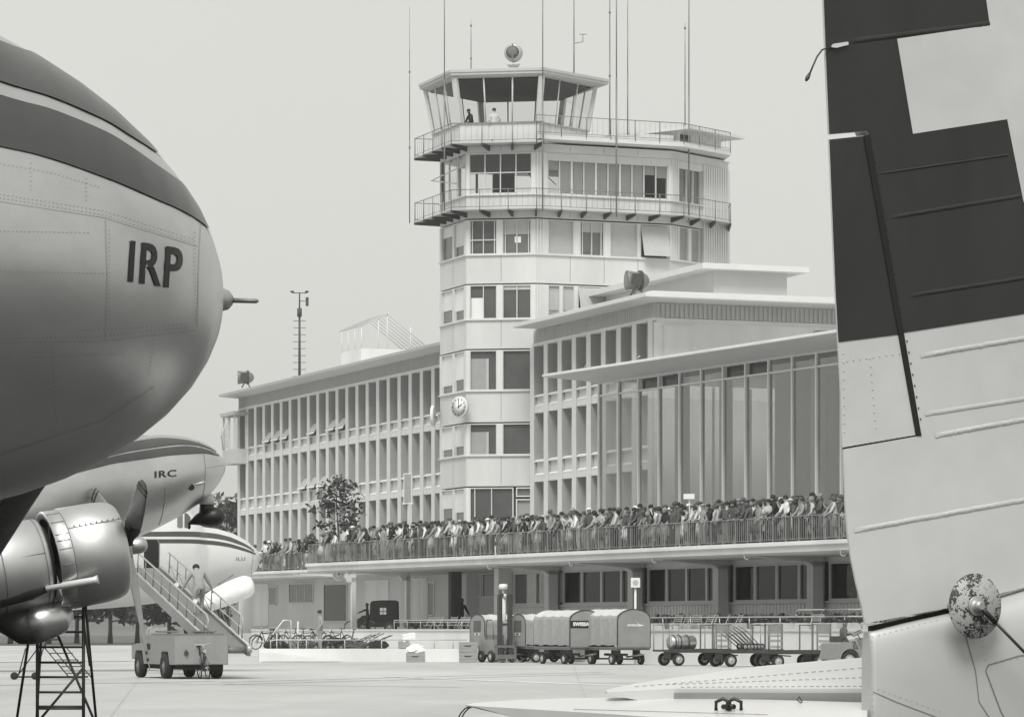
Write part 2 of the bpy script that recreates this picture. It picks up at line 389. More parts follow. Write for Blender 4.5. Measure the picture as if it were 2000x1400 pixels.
# ------------------------------------------------------------------ office building (facade y = 0 in frame FA)
ZB = (5.75, 9.40, 13.05)                    # storey bands
ZS = ((6.65, 9.10), (10.40, 12.62), (13.85, 16.42))   # window openings
BAY = 2.0
xw0 = FA.x_at(470); x1 = FA.x_at(494.7); x2 = FA.x_at(839.4); BAY = (x2-x1)/18
def fin_mesh(z0, z1, wd=.54):
    b = MB(); b.box(-wd/2, wd/2, -.14, .44, z0, z1, 1); b.box(-wd/2-.002, wd/2+.002, -.17, -.14, z0, z1, 0); return b.mesh('fin', ['fin','jamb'])
def window_meshes(wd, h):
    f = MB()
    for x0, x1_, z0, z1 in ((-wd/2,wd/2,0,.06),(-wd/2,wd/2,h-.06,h),(-wd/2,-wd/2+.06,.06,h-.06),(wd/2-.06,wd/2,.06,h-.06)): f.box(x0,x1_,.40,.47,z0,z1)
    p = MB(); p.box(-wd/2+.06, wd/2-.06, .43, .45, .06, h-.06)
    return f.mesh('window', 'frame'), p
WIN = {}
for i, (z0, z1) in enumerate(ZS):
    fm, p = window_meshes(BAY-.54, z1-z0)
    WIN[i] = (fm, p.mesh('pane', 'pane_mid'), p.mesh('pane', 'pane_dark'))
spm = {}
for i in range(3):
    b = MB(); wd = BAY-.54; h = ZS[i][0]-ZB[i]-.18
    b.box(-wd/2, wd/2, .02, .44, 0, h, 0)
    b.prism_x([(.02,h-.02),(-.13,h-.10),(-.13,h-.04),(.02,h+.05)], -wd/2, wd/2, 1)
    b.prism_x([(.02,0),(-.12,0),(-.12,.05),(.02,.14)], -wd/2, wd/2, 1)
    spm[i] = b.mesh('spandrel', ['wall','wall_white'])
def open_pane(h):                           # pane tilted out at its foot
    b = MB(); wd = BAY-.60; b.box(-wd/2, wd/2, -.02, .02, -h, 0, 0); b.box(-wd/2-.05, wd/2+.05, -.03, .03, -h-.05, -h+.04, 1)
    b.prism_x([(0,-.15),(.9*h*.5,-h*.9),(0,-h)], -wd/2, -wd/2+.03, 1)
    return b.mesh('open_pane', ['blind','frame_white'])
opm = open_pane(.8)
OPENS = {2: {2, 3, 4, 7, 9, 10}, 1: {6, 7, 8, 9}}
def bays(T, centers, first_low, opens, dark=0):
    zt = 16.45
    edges = [centers[0]-BAY/2]+[c+BAY/2 for c in centers]
    fm = fin_mesh(4.4, zt)
    for x in edges: T.put('fin', fm, (x, 0, 0))
    for i in range(3):
        for k, c in enumerate(centers):
            if k == 0 and i == 2 and first_low: continue
            wo_ = T.put('window', WIN[i][0], (c, 0, ZS[i][0])); T.put('pane', WIN[i][2 if dark else 1], (c, 0, ZS[i][0]), parent=wo_)
            T.put('spandrel', spm[i], (c, 0, ZB[i]+.18))
            if i in opens and (k-1) in opens[i]:
                T.put('open_pane', opm, (c, .12, ZS[i][0]+.78), (-radians(36), 0, 0))
def band(T, xa, xb, dx0=0):
    for z in ZB: b = MB(); b.box(xa, xb, -.12, .40, z-.14, z+.17); T.put('floor_band', b.mesh('floor_band', 'fin'))
    b = MB(); b.box(xa, xb, -.16, .40, 16.452, 16.62); T.put('lintel', b.mesh('lintel', 'fin'))
wing = Thing('office_wing', 'long pale three-storey office wing with rows of narrow windows left of the control tower', 'building', FA, ((xw0-1)/2-4, 0, 0))
xwl = xw0; xwr = FA.x_at(930)
cs = [x1+BAY*(i-1) for i in range(22)]
bays(wing, cs, True, OPENS)
band(wing, cs[0]-BAY/2-.18, cs[-1]+BAY/2)
b = MB(); b.box(xwl, xwr, .46, 14, 0, 17.3); b.box(xwl, xwl+.3, -.1, .46, 0, 16.4); wing.put('wall', b.mesh('wall', 'wall'))
b = MB(); b.box(xwl-.0, xwr, -.12, .458, 16.62, 17.32)
for k in range(int((xwr-xwl)/.22)): b.box(xwl+.22*k, xwl+.22*k+.11, -.15, -.12, 16.62, 17.30)
wing.put('frieze', b.mesh('frieze', 'frieze'))
def roof_slab(xa, xb, ya, yb, zl, zedge, th=.16):
    b = MB()
    b.prism_x([(ya, zedge), (ya, zedge+th), (ya+.3, zedge+th+.05), (yb, zedge+th+.10), (yb, zl-.02), (0.2, zl-.02), (-.16, zl)], xa, xb, 0)
    return b
rw = roof_slab(FA.x_at(428, -1.5), xwr, -1.5, 15, 17.32, 17.40)
ro = wing.put('roof', rw.mesh('roof', 'roof_edge'))
b = MB(); b.box(FA.x_at(428, -1.5), xwr, -1.53, -1.5, 17.40, 17.56); wing.put('gutter', b.mesh('gutter', 'steel_light'), parent=ro)
# oriel on the wing's end
ob = Thing('glazed_oriel', 'small glazed lookout box hung on the far end of the office wing', 'lookout box', FA, (FA.x_at(487)-1.2, -.6, 12.9))
xa, xb_ = FA.x_at(487)-2.9, FA.x_at(487); yo = FA.y_at(457.6, xb_)
z0, z1, zs, zh = 12.75, 16.30, 13.75, 16.05
b = MB(); b.box(xa, xb_, yo, -.15, z0, zs); ob.put('wall', b.mesh('wall', 'render_grey'))
b = MB(); b.box(xa-.15, xb_+.15, yo-.15, -.15, zh, z1); ob.put('roof', b.mesh('roof', 'frieze'))
for (x, y) in ((xa+.06,yo+.06),(xb_-.06,yo+.06),(xb_-.06,-.22),(xa+.06,-.22),((xa+xb_)/2,yo+.06)):
    b = MB(); b.box(x-.06, x+.06, y-.06, y+.06, zs, zh); ob.put('post', b.mesh('post', 'frame'))
b = MB(); b.box(xb_-.05, xb_-.03, yo+.14, -.30, zs+.06, zh-.06); ob.put('pane', b.mesh('pane', 'glass'))
b = MB(); b.box(xa+.14, (xa+xb_)/2-.08, yo+.03, yo+.05, zs+.06, zh-.06); ob.put('pane', b.mesh('pane', 'glass'))
b = MB(); b.tube((xa+.1,yo-.02,zs+.1), (xa+1.4,yo-.55,zh-.6), .045, 4); b.tube((xa+1.4,yo-.02,zh-.1), (xa+1.4,yo-.55,zs+.8), .03, 4); ob.put('open_sash', b.mesh('open_sash', 'frame_white'))
# things on the wing roof
def lattice_mast(name, label, X, Y, z0, h):
    t = Thing(name, label, 'mast', None, (X, Y, z0))
    b = MB(); b.tube((X,Y,z0), (X,Y,z0+h*.80), .10, 6, .07); b.tube((X,Y,z0+h*.74), (X,Y,z0+h*.82), .16, 8); b.tube((X,Y,z0+h*.82), (X,Y,z0+h*.97), .05, 6); t.put('pole', b.mesh('pole', 'steel_dark'))
    r = MB(); r.tube((-.42,0,0), (.42,0,0), .028, 5); rm = r.mesh('rung', 'steel_mid')
    for k in range(11): t.put('rung', rm, (X, Y, z0+h*(.03+.067*k)))
    b = MB(); zt = z0+h*.97
    b.tube((X-.5,Y,zt), (X+.5,Y,zt), .03, 5)
    for s in (-1, 1): b.lathe([(0,.02),(.05,.13),(.12,.13),(.16,.02)], 8, 'Z', (X+s*.5,Y,zt))
    b.box(X+.42, X+.62, Y-.03, Y+.03, zt-.9, zt-.3); b.tube((X,Y,zt-.55),(X+.5,Y,zt-.55),.025,5)
    t.put('wind_vane', b.mesh('wind_vane', 'steel_dark'))
xm = FA.x_at(585, 3); X, Y = FA.w(xm, 3)
lattice_mast('weather_mast', 'tall thin weather mast with rungs and cups on the office wing roof', X, Y, 17.5, (HC+(HY-566)/FPX*Y)-17.5)
lt = Thing('roof_lantern', 'open white roof lantern with pitched glazing bars on the office wing roof', 'roof lantern', FA, (FA.x_at(690,4), 4, 17.6))
xl, xr_ = FA.x_at(666, 3.2), FA.x_at(666, 3.2)+4.2
yl0, yl1 = 3.2, 3.2+4.6
zb0, zc, ze, zr = 17.6, FA.z_at(690, xl, yl0), FA.z_at(648, xl, yl0), FA.z_at(619, xl+2.1, 5)
b = MB(); b.box(xl, xr_, yl0, yl1, zb0, zc); lt.put('curb', b.mesh('curb', 'wall_white'))
ym = (yl0+yl1)/2-.5
ps = MB()
for x in (xl+.05, xl+1.4, xl+2.8, xr_-.05):
    for y, zt in ((yl0+.05, ze), (yl1-.05, ze-1.3)): ps.tube((x,y,zc), (x,y,zt), .035, 4)
for y in (yl0+1.2, ym, ym+1.6): ps.tube((xr_-.05,y,zc), (xr_-.05,y,zr-abs(y-ym)*.5), .03, 4)
lt.put('post', ps.mesh('post', 'frame_white'), kind='stuff')
for k in range(7):
    x = xl+(xr_-xl)*k/6
    r = MB(); r.path([(x,yl0-.1,ze),(x,ym,zr),(x,yl1+.1,ze-1.35)], .045, 4); lt.put('rafter', r.mesh('rafter', 'frame'))
r = MB(); r.add([(xl-.05,yl0-.12,ze+.05),(xr_+.05,yl0-.12,ze+.05),(xr_+.05,ym,zr+.05),(xl-.05,ym,zr+.05)], [(0,1,2,3)]); lt.put('pane', r.mesh('pane', 'glass_hall', False))
bn = MB(); bn.prism_x([(0,0),(.9,.35),(1.9,.4),(2.4,.1)], 0, 7.5); o = link('tarpaulin_bundle', bn.mesh('tarpaulin_bundle', 'canvas'))
X, Y = FA.w(FA.x_at(712, .4), .4); o.location = (X, Y, 17.62); o.rotation_euler = (0,0,AA); tag(o, 'low grey tarpaulin bundle beside the roof lantern', 'tarpaulin')
def searchlight(name, label, fr, px, py, y, s, rz):
    x = fr.x_at(px, y); X, Y = fr.w(x, y); zb = fr.z_at(py, x, y)
    t = Thing(name, label, 'floodlight', None, (X, Y, zb), 'floodlights on the roof edges'); t.e.rotation_euler = (0,0,rz); t.e.scale = (s,s,s)
    b = MB(); b.lathe([(-.55,.44),(-.5,.48),(-.42,.44),(-.1,.40),(.0,.42),(.25,.40),(.45,.26),(.55,.10)], 18, 'X', (0,0,.62)); o = link('lamp_housing', b.mesh('lamp_housing', 'steel_mid')); o.parent = t.e
    b = MB(); b.lathe([(-.56,.38),(-.54,.40)], 18, 'X', (0,0,.62)); q = link('lens', b.mesh('lens', 'pane_dark')); q.parent = o
    b = MB(); b.lathe([(.05,.47),(.20,.47)], 18, 'X', (0,0,.62)); b.box(-.35,.1,-.5,-.44,.35,.9); q = link('yoke', b.mesh('yoke', 'steel_dark')); q.parent = t.e
    b = MB()
    for sx, sy in ((-.25,-.3),(-.25,.3),(.3,0)): b.tube((0,sy*.8,.45), (sx,sy,-.05), .05, 6)
    q = link('stand', b.mesh('stand', 'steel_mid')); q.parent = t.e
# office block right of the tower
xk0, xk1 = FA.x_at(1047), FA.x_at(1281.5)
blk = Thing('office_block', 'pale office block with eight window bays and ribbed frieze right of the control tower', 'building', FA, ((xk0+xk1)/2, 2, 0))
xa, xb_ = FA.x_at(1057.9), FA.x_at(1260); ck = [xa+(xb_-xa)*i/7 for i in range(8)]; sv = BAY; BAY = (xb_-xa)/7
bays(blk, ck, False, {}, 1); band(blk, ck[0]-BAY/2, xk1); BAY = sv
b = MB(); b.box(xk0, xk1, .46, 26, 0, 16.6); b.box(ck[-1]+BAY/2+.10, xk1, -.10, .46, 0, 16.4); wo2 = blk.put('wall', b.mesh('wall', 'wall_white'))
b = MB(); b.box(xk0, xk1-.03, -.12, 26, 16.62, 17.34)
for k in range(int((xk1-xk0)/.24)): b.box(xk0+.24*k, xk0+.24*k+.12, -.15, -.12, 16.62, 17.30)
for k in range(100): b.box(xk1-.03, xk1+.03, .02+.25*k, .15+.25*k, 16.62, 17.30)
blk.put('frieze', b.mesh('frieze', 'frieze'))
b = MB(); b.box(xk1, xk1+.06, FA.y_at(1297, xk1)-.06, FA.y_at(1350, xk1)+.06, 5, 16.3); b.box(xk1+.005, xk1+.03, 0, 26, 16.38, 16.60); blk.put('panel_frame', b.mesh('panel_frame', 'fin'))
b = MB(); b.box(xk1+.06, xk1+.07, FA.y_at(1299, xk1), FA.y_at(1342, xk1), 5, 16.2); blk.put('blind_panel', b.mesh('blind_panel', 'wall_white'))
yw = FA.y_at(1588, xk1); b = MB(); b.box(xk1, xk1+.04, yw, yw+6, 14.4, 16.25); blk.put('strip_window', b.mesh('strip_window', 'blind_grey'))
OX = 1.5
xe = FA.x_at(1262, -1.5)
b = MB(); b.prism_x([(-1.5,17.36),(-1.5,17.58),(-1.2,17.66),(27,17.72),(27,17.34),(-.1,17.34)], FA.x_at(1003,-1.5), xe); ro = blk.put('roof', b.mesh('roof', 'roof_edge'))
b = MB(); b.box(FA.x_at(1003,-1.5), xe+.03, -1.53, -1.5, 17.38, 17.56); b.box(xe, xe+.03, -1.5, 27, 17.38, 17.56); blk.put('gutter', b.mesh('gutter', 'roof_edge'), parent=ro)
xp = xk1-2.5; yp0 = FA.y_at(1394, xp); yp1 = FA.y_at(1537, xp)
zp = FA.z_at(528, xp, yp0)
b = MB(); b.box(xp-14, xp, yp0, yp1, 17.6, zp); b.box(xp-12.5, xp-12.1, yp0-.05, yp0, 17.9, 18.9); blk.put('penthouse_wall', b.mesh('penthouse_wall', 'render_grey'))
b = MB(); b.box(xp-15, xp+.7, yp0-.9, yp1+.9, zp, zp+.28); blk.put('penthouse_roof', b.mesh('penthouse_roof', 'roof_edge'))
searchlight('floodlight', 'round floodlight on the far corner of the office wing roof', FA, 480, 755, -.8, 1.0, radians(8))
searchlight('floodlight', 'round floodlight on the roof corner of the office block beside the tower', FA, 1245, 574, -.6, 1.05, radians(12))
# ------------------------------------------------------------------ control tower, frame TW: x along the front face, y inward, origin at the hexagon centre
RH = 3.72; AP = RH*.866
Yb = 178.6; Xb = (911-1000)/FPX*Yb
ta = radians(-9.1); Xm, Ym = Xb+RH/2*cos(ta), Yb+RH/2*sin(ta)
TW = Fr(Xm-sin(ta)*AP, Ym+cos(ta)*AP, ta)
tow = Thing('control_tower', 'airport control tower with glazed hexagonal cab, two railed galleries and pale panelled shaft', 'tower', TW, (0, 0, 0))
def tz(py): return HC+(HY-py)/FPX*178.6
hexv = lambda R: [(R*cos(radians(a)), R*sin(radians(a))) for a in (180, 240, 300, 0, 60, 120)]
xc1 = RH/2+.05
def dirp(p, deg, l): return (p[0]+cos(radians(deg))*l, p[1]+sin(radians(deg))*l)
C0 = (xc1, -AP); C1 = dirp(C0, 30, 7.9); D1 = dirp(C1, 60, 5.35); E1 = dirp(D1, 120, 4.5)
SHAFT = [(-RH/2-2.1,-AP+3.64), (-RH/2,-AP), C0, C1, D1, E1, (-RH/2, AP+2.5)]
def inset(poly, d):
    n = len(poly); out = []
    for i in range(n):
        p, q, r = Vector(poly[i-1]), Vector(poly[i]), Vector(poly[(i+1) % n])
        a = (q-p).normalized(); b_ = (r-q).normalized(); na = Vector((-a.y, a.x)); nb = Vector((-b_.y, b_.x))
        k = (na+nb); k = k/(max(.3, k.length_squared/2)); out.append(tuple(q+k*d))
    return out
FACES = {'A': (SHAFT[0], SHAFT[1]), 'B': (SHAFT[1], C0), 'C': (C0, C1), 'D': (C1, D1)}
def faceT(k):
    p, q = FACES[k]; a = atan2(q[1]-p[1], q[0]-p[0]); L_ = sqrt((q[0]-p[0])**2+(q[1]-p[1])**2)
    return Matrix.Translation((p[0], p[1], 0)) @ Matrix.Rotation(a, 4, 'Z'), L_      # local x along, y inward
def fpx(k, px):                               # pixel column -> distance along face k
    p, q = FACES[k]; X0, Y0 = TW.w(*p); a = TW.a+atan2(q[1]-p[1], q[0]-p[0]); f_ = Fr(X0, Y0, a); return f_.x_at(px)
lv = dict(s1=(tz(1020), tz(950)), s2=(tz(889), tz(825)), s3=(tz(763), tz(682)), s4=(tz(624), tz(555)), s5=(tz(498), tz(428)))
Zg1 = tz(413); Z6a, Z6b = tz(381), tz(300); Zg2 = tz(284); Zcab = tz(244); Zroof = tz(157)
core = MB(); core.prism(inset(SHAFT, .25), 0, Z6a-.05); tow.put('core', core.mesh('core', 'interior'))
# wall bands between the window strips, with sill ledges and panel joints
zz = sorted([z for v in lv.values() for z in v]); bandz = [(0, zz[0])]+[(zz[i], zz[i+1]) for i in range(1, len(zz)-1, 2)]+[(zz[-1], Zg1+.02), (Zg1+.12, Z6a), (Z6b, Zg2)]
for (a, b_) in bandz:
    m = MB(); m.prism(SHAFT, a+.015 if a > 0 else 0, b_-.06); tow.put('spandrel', m.mesh('spandrel', 'wall'))
    m = MB(); m.prism(inset(SHAFT, -.10), b_-.06, b_); led = tow.put('sill', m.mesh('sill', 'fin'))
    for k in 'ABC':
        T_, L_ = faceT(k); j = MB(T_)
        nn = {'A': 2, 'B': 2, 'C': 4}[k]
        for i in range(1, nn): j.box(L_*i/nn-.012, L_*i/nn+.012, -.006, .02, a+.12, b_-.07)
        tow.put('joint', j.mesh('joint', 'seam'))
def pier(k, t0, t1, z0, z1, ribs=False, out=0.0):
    T_, L_ = faceT(k); m = MB(T_); m.box(t0, t1, -.03-out, .3, z0, z1)
    if ribs:
        n_ = max(1, int((t1-t0)/.16))
        for i in range(n_): m.box(t0+.16*i+.02, t0+.16*i+.10, -.08-out, -.03-out, z0, z1)
    return tow.put('pier', m.mesh('pier', 'fin'))
def win(k, t0, t1, z0, z1, pane='pane_mid', mull=(), trans=None, blind=0.0, dep=.12, bl='blind', wfr='frame'):
    T_, L_ = faceT(k); m = MB(T_); f_ = .06
    m.box(t0, t1, -.02, dep+.05, z0, z0+f_); m.box(t0, t1, -.02, dep+.05, z1-f_, z1)
    m.box(t0, t0+f_, -.02, dep+.05, z0+f_, z1-f_); m.box(t1-f_, t1, -.02, dep+.05, z0+f_, z1-f_)
    for u in mull: m.box(t0+(t1-t0)*u-.025, t0+(t1-t0)*u+.025, .01, dep+.03, z0+f_, z1-f_)
    if trans: m.box(t0+f_, t1-f_, .0, dep+.03, z0+(z1-z0)*trans-.03, z0+(z1-z0)*trans+.03)
    wo_ = tow.put('window', m.mesh('window', wfr))
    p = MB(T_); p.box(t0+f_, t1-f_, dep, dep+.02, z0+f_, z1-f_); tow.put('pane', p.mesh('pane', pane), parent=wo_)
    if blind:
        p = MB(T_); p.box(t0+f_, t1-f_, dep-.03, dep-.01, z1-f_-(z1-z0-2*f_)*blind, z1-f_); tow.put('blind', p.mesh('blind', bl), parent=wo_)
    return wo_
bL = [fpx('B', p) for p in (917, 971, 981, 1038)]
LB = faceT('B')[1]; LA = faceT('A')[1]; LC = faceT('C')[1]; LD = faceT('D')[1]
for i, s in enumerate(('s1','s2','s3','s4','s5')):
    z0, z1 = lv[s]; z1b = z1-.06
    pier('B', 0, bL[0], z0, z1b); pier('B', bL[3], LB, z0, z1b); pier('A', 0, .25, z0, z1b); pier('A', LA-.3, LA, z0, z1b)
    if s != 's1':
        pier('B', bL[1], bL[2], z0, z1b)
        if s in ('s2', 's3'):
            a = win('B', bL[0], bL[1], z0, z1b, 'pane_dark'); win('B', bL[2], bL[3], z0, z1b, 'pane_dark')
            T_, _ = faceT('B'); p = MB(T_); p.box(bL[0]+.07, bL[0]+.9, .085, .10, z0+.06, z1b-.45); p.box(bL[0]+.9, bL[0]+1.03, .085, .115, z0+.06, z1b-.45, 1); tow.put('curtain', p.mesh('curtain', ['blind_grey','blind']))
        elif s == 's4':
            win('B', bL[0], bL[1], z0, z1b, 'pane_dark', (.5,)); win('B', bL[2], bL[3], z0, z1b, 'pane_dark', (.5,), blind=.12, bl='frame')
            T_, _ = faceT('B'); p = MB(T_); p.box(bL[0]+.08, bL[0]+.78, .085, .10, z0+.06, z0+1.15); tow.put('curtain', p.mesh('curtain', 'wall_white'))
        else:
            win('B', bL[0], bL[1], z0, z1b, 'pane_dark', (.1,.5,.9), .42); win('B', bL[2], bL[3], z0, z1b, 'pane_mid', (.1,.5,.9), blind=.42)
            T_, _ = faceT('B'); p = MB(T_); p.box(bL[2]+.66, bL[2]+1.0, .085, .10, z0+.62, z0+.95); tow.put('notice', p.mesh('notice', 'sheet'))
    else:
        win('B', bL[0], fpx('B', 1003), z0, z1b, 'pane_dark', (.12, .5)); win('B', fpx('B', 1008), bL[3], z0, z1b-.62, 'blind_grey', wfr='wall_white'); win('B', fpx('B', 1008), bL[3], z1b-.5, z1b, 'pane_mid', wfr='wall_white')
    bm_ = {'s1': 0, 's2': .75, 's3': .8, 's4': .6, 's5': .3}[s]
    m2 = LA*.52
    win('A', .25, m2-.1, z0, z1b, 'pane_mid', blind=bm_ or .55, bl='wall_white'); pier('A', m2-.1, m2+.1, z0, z1b)
    win('A', m2+.1, LA-.3, z0, z1b, 'pane_mid', blind=.7, bl='wall_white')
# right-hand faces of the shaft
for s in ('s3', 's4', 's5'):
    z0, z1 = lv[s]; z1b = z1-.06
    pier('C', 0, fpx('C', 1067), z0, z1b, True, .02); pier('C', fpx('C', 1306), LC, z0, z1b, True, .02)
    if s == 's5':
        cw = [(1070,1121,'blind',0,()),(1132,1180,'pane_mid',.3,(.12,.5,.88)),(1191,1246,'blind',0,()),(1250,1304,'pane_black',0,())]
    else:
        cw = [(1070,1094,'blind_grey',.75,()),(1098,1122,'blind_grey',.75,()),(1128,1183,'pane_black',0,()),(1191,1246,'blind',.6,()),(1250,1304,'blind',.6,())]
    last = fpx('C', 1067)
    for pa, pb, pm, bl_, mu in cw:
        t0, t1 = fpx('C', pa), fpx('C', pb); pier('C', last, t0, z0, z1b); last = t1
        win('C', t0, t1, z0, z1b, pm, mu, blind=bl_)
        if pm == 'pane_black':
            T_, _ = faceT('C'); p = MB(T_ @ Matrix.Translation((0, -.02, z1b-.1)) @ Matrix.Rotation(radians(-17), 4, 'X')); p.box(t0+.04, t1-.04, -.02, .02, -(z1b-z0)+.12, 0); tow.put('open_sash', p.mesh('open_sash', 'blind'))
    pier('C', last, fpx('C', 1306), z0, z1b)
    pier('D', 0, fpx('D', 1326), z0, z1b, True); ta_, tb_, tc_ = fpx('D', 1326), fpx('D', 1347), fpx('D', 1367)
    win('D', ta_, tb_-.1, z0, z1b, 'blind_grey'); pier('D', tb_-.1, tb_+.1, z0, z1b); win('D', tb_+.1, tc_, z0, z1b, 'blind_grey')
T_, _ = faceT('D'); m = MB(T_); tc_ = fpx('D', 1372); m.box(tc_, LD+.05, -.06, .3, lv['s3'][0], Z6b)
for i in range(int((LD-tc_)/.22)): m.box(tc_+.22*i, tc_+.22*i+.11, -.12, -.06, lv['s3'][0], Z6b)
tow.put('ribbed_cladding', m.mesh('ribbed_cladding', 'fin'))
m = MB()
p, q = D1, E1; n_ = 20
m.prism([D1, (D1[0]-.4, D1[1]), (E1[0]-.4, E1[1]), E1], lv['s3'][0], Z6b); tow.put('back_wall', m.mesh('back_wall', 'fin'))
# sixth storey: see-through room under the cab
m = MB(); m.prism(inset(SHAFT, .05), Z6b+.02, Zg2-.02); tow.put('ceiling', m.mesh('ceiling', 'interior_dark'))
zf = Z6a
pier('B', 0, bL[0]-.02, zf, Z6b, out=0); pier('B', bL[3]+.02, LB, zf, Z6b); pier('C', 0, fpx('C', 1067), zf, Z6b, True, .02)
T_, _ = faceT('B'); m = MB(T_)
for i in range(5): x = bL[0]+(bL[3]-bL[0])*i/4; m.box(x-.03, x+.03, -.02, .06, zf, Z6b)
m.box(bL[0], bL[3], -.02, .06, zf, zf+.08); m.box(bL[0], bL[3], -.02, .06, Z6b-.08, Z6b); m.box(bL[0], bL[3], .0, .05, zf+(Z6b-zf)*.52-.03, zf+(Z6b-zf)*.52+.03)
wf = tow.put('window', m.mesh('window', 'frame'))
for i in range(4):
    xa, xb_ = bL[0]+(bL[3]-bL[0])*i/4+.03, bL[0]+(bL[3]-bL[0])*(i+1)/4-.03
    p = MB(T_); p.box(xa, xb_, .01, .02, zf+.08, Z6b-.08); tow.put('pane', p.mesh('pane', 'glass'), parent=wf)
    p = MB(T_); p.box(xa, xb_, .10, .12, zf+(Z6b-zf)*.50, Z6b-.02); tow.put('sunblind', p.mesh('sunblind', 'interior_dark'), parent=wf)
T_, _ = faceT('A'); m = MB(T_)
for x in (.06, LA*.35, LA*.68, LA-.1): m.box(x-.05, x+.05, -.02, .06, zf, Z6b)
m.tube((.1,-.55,zf+1.25), (LA-.1,.0,zf+1.65), .035, 5); m.tube((.1,-.55,zf+1.25), (LA*.7,.0,zf+.75), .035, 5)
wf = tow.put('window', m.mesh('window', 'frame'))
p = MB(T_); p.box(.1, LA-.12, .01, .02, zf, Z6b); tow.put('pane', p.mesh('pane', 'glass'), parent=wf)
# far side of that room: open glazing left, wall right
m = MB(); hv = SHAFT
for t in (0, .33, .66, 1): x = -RH+(-RH/2+RH)*t; y = (AP+2.5)*t; m.box(x-.06, x+.06, y-.06, y+.06, zf, Z6b)
for x in (-1.2, .6, 2.4, 4.2): m.box(x-.07, x+.07, 5.4, 5.6, zf, Z6b)
tow.put('rear_mullion', m.mesh('rear_mullion', 'steel_dark'))
m = MB(); m.box(-1.15, -.1, 1.2, 2.2, zf, Z6b); tow.put('lift_shaft', m.mesh('lift_shaft', 'interior_dark'))
m = MB(); m.box(2.7, 2.85, .3, 8.0, zf, Z6b); m.box(2.85, 8.5, 6.6, 6.75, zf, Z6b); tow.put('partition', m.mesh('partition', 'interior'))
m = MB()
for s in (0, .85): m.prism_y([(.55,Z6b),(1.0,Z6b),(2.35,zf),(1.9,zf)], .2+s, .28+s)
for i in range(9): u = i/9; m.box(.6+1.35*u, .95+1.35*u, .28, 1.05, Z6b-(Z6b-zf)*u-.12, Z6b-(Z6b-zf)*u-.08)
for s in (.15,): 
    m.tube((1.1,s,Z6b),(2.5,s,zf+.9),.025,5)
    for i in range(5): m.tube((1.15+.28*i,s,Z6b-.1-.5*i),(1.15+.28*i,s,Z6b-1.1-.42*i),.02,4)
tow.put('stair', m.mesh('stair', 'steel_dark'))
# wide window of the sixth storey, right face
T_, _ = faceT('C'); ca, cb = fpx('C', 1069), fpx('C', 1304); m = MB(T_)
for i in range(11): x = ca+(cb-ca)*i/10; d_ = .05 if i in (0,2,4,6,10) else .028; m.box(x-d_, x+d_, -.02, .08, zf, Z6b-.35)
m.box(ca, cb, -.02, .08, zf, zf+.07); m.box(ca, cb, -.02, .08, Z6b-.42, Z6b-.35); m.box(ca-.5, LC, -.02, .3, Z6b-.35, Z6b)
wf = tow.put('window', m.mesh('window', 'frame'))
for i in range(10):
    xa, xb_ = ca+(cb-ca)*i/10+.05, ca+(cb-ca)*(i+1)/10-.05
    p = MB(T_); p.box(xa, xb_, .02, .03, zf+.07, Z6b-.42); tow.put('pane', p.mesh('pane', 'glass'), parent=wf)
    lo = .58 if i in (0, 8) else (.52 if i == 9 else .03)
    p = MB(T_); p.box(xa, xb_, .06, .07, zf+.02+(Z6b-zf)*lo, Z6b-.42); tow.put('sunblind', p.mesh('sunblind', 'blind_grey'), parent=wf)
pier('C', cb, LC, zf, Z6b-.35, True, .02); pier('D', 0, fpx('D', 1325), zf, Z6b, True)
win('D', fpx('D', 1325), fpx('D', 1369), zf-.25, Z6b-.35, 'pane_mid', (.38,.66)); 
T_, _ = faceT('D'); m = MB(T_); m.box(fpx('D',1325), LD, -.02, .3, Z6b-.35, Z6b); tow.put('lintel', m.mesh('lintel', 'wall'))
m = MB(); m.box(.4, 8, 5.5, 5.6, zf, Z6b); tow.put('rear_glazing', m.mesh('rear_glazing', 'glass'))
# galleries: deck, brackets, posts, bars
RG = 4.98
def offset_face(k, d):
    p, q = FACES[k]; a = atan2(q[1]-p[1], q[0]-p[0]); n_ = (sin(a), -cos(a)); return (p[0]+n_[0]*d, p[1]+n_[1]*d), (q[0]+n_[0]*d, q[1]+n_[1]*d)
hx = hexv(RG); hx[0] = (-RG/2-2.95, -RG*.866+5.11)
GD = 1.05
def isect(p, a, q, b_):
    a, b_ = radians(a), radians(b_); det = cos(a)*sin(b_)-sin(a)*cos(b_); t = ((q[0]-p[0])*sin(b_)-(q[1]-p[1])*cos(b_))/det; return (p[0]+cos(a)*t, p[1]+sin(a)*t)
cA, cB = offset_face('C', GD); dA, dB = offset_face('D', GD)
G2 = isect(hx[2], 0, cA, 30); G3 = isect(cA, 30, dA, 60); dB = dirp(G3, 60, 4.35)
out1 = [hx[0], hx[1], G2, G3, dB]
in1 = [SHAFT[0], (-RH/2,-AP), C0, C1, D1]
def deck(name, outl, inl, z, th, m_='frieze'):
    m = MB(); n = len(outl)
    for i in range(n-1):
        m.prism([outl[i], outl[i+1], inl[i+1], inl[i]], z-th, z)
    return tow.put(name, m.mesh(name, m_))
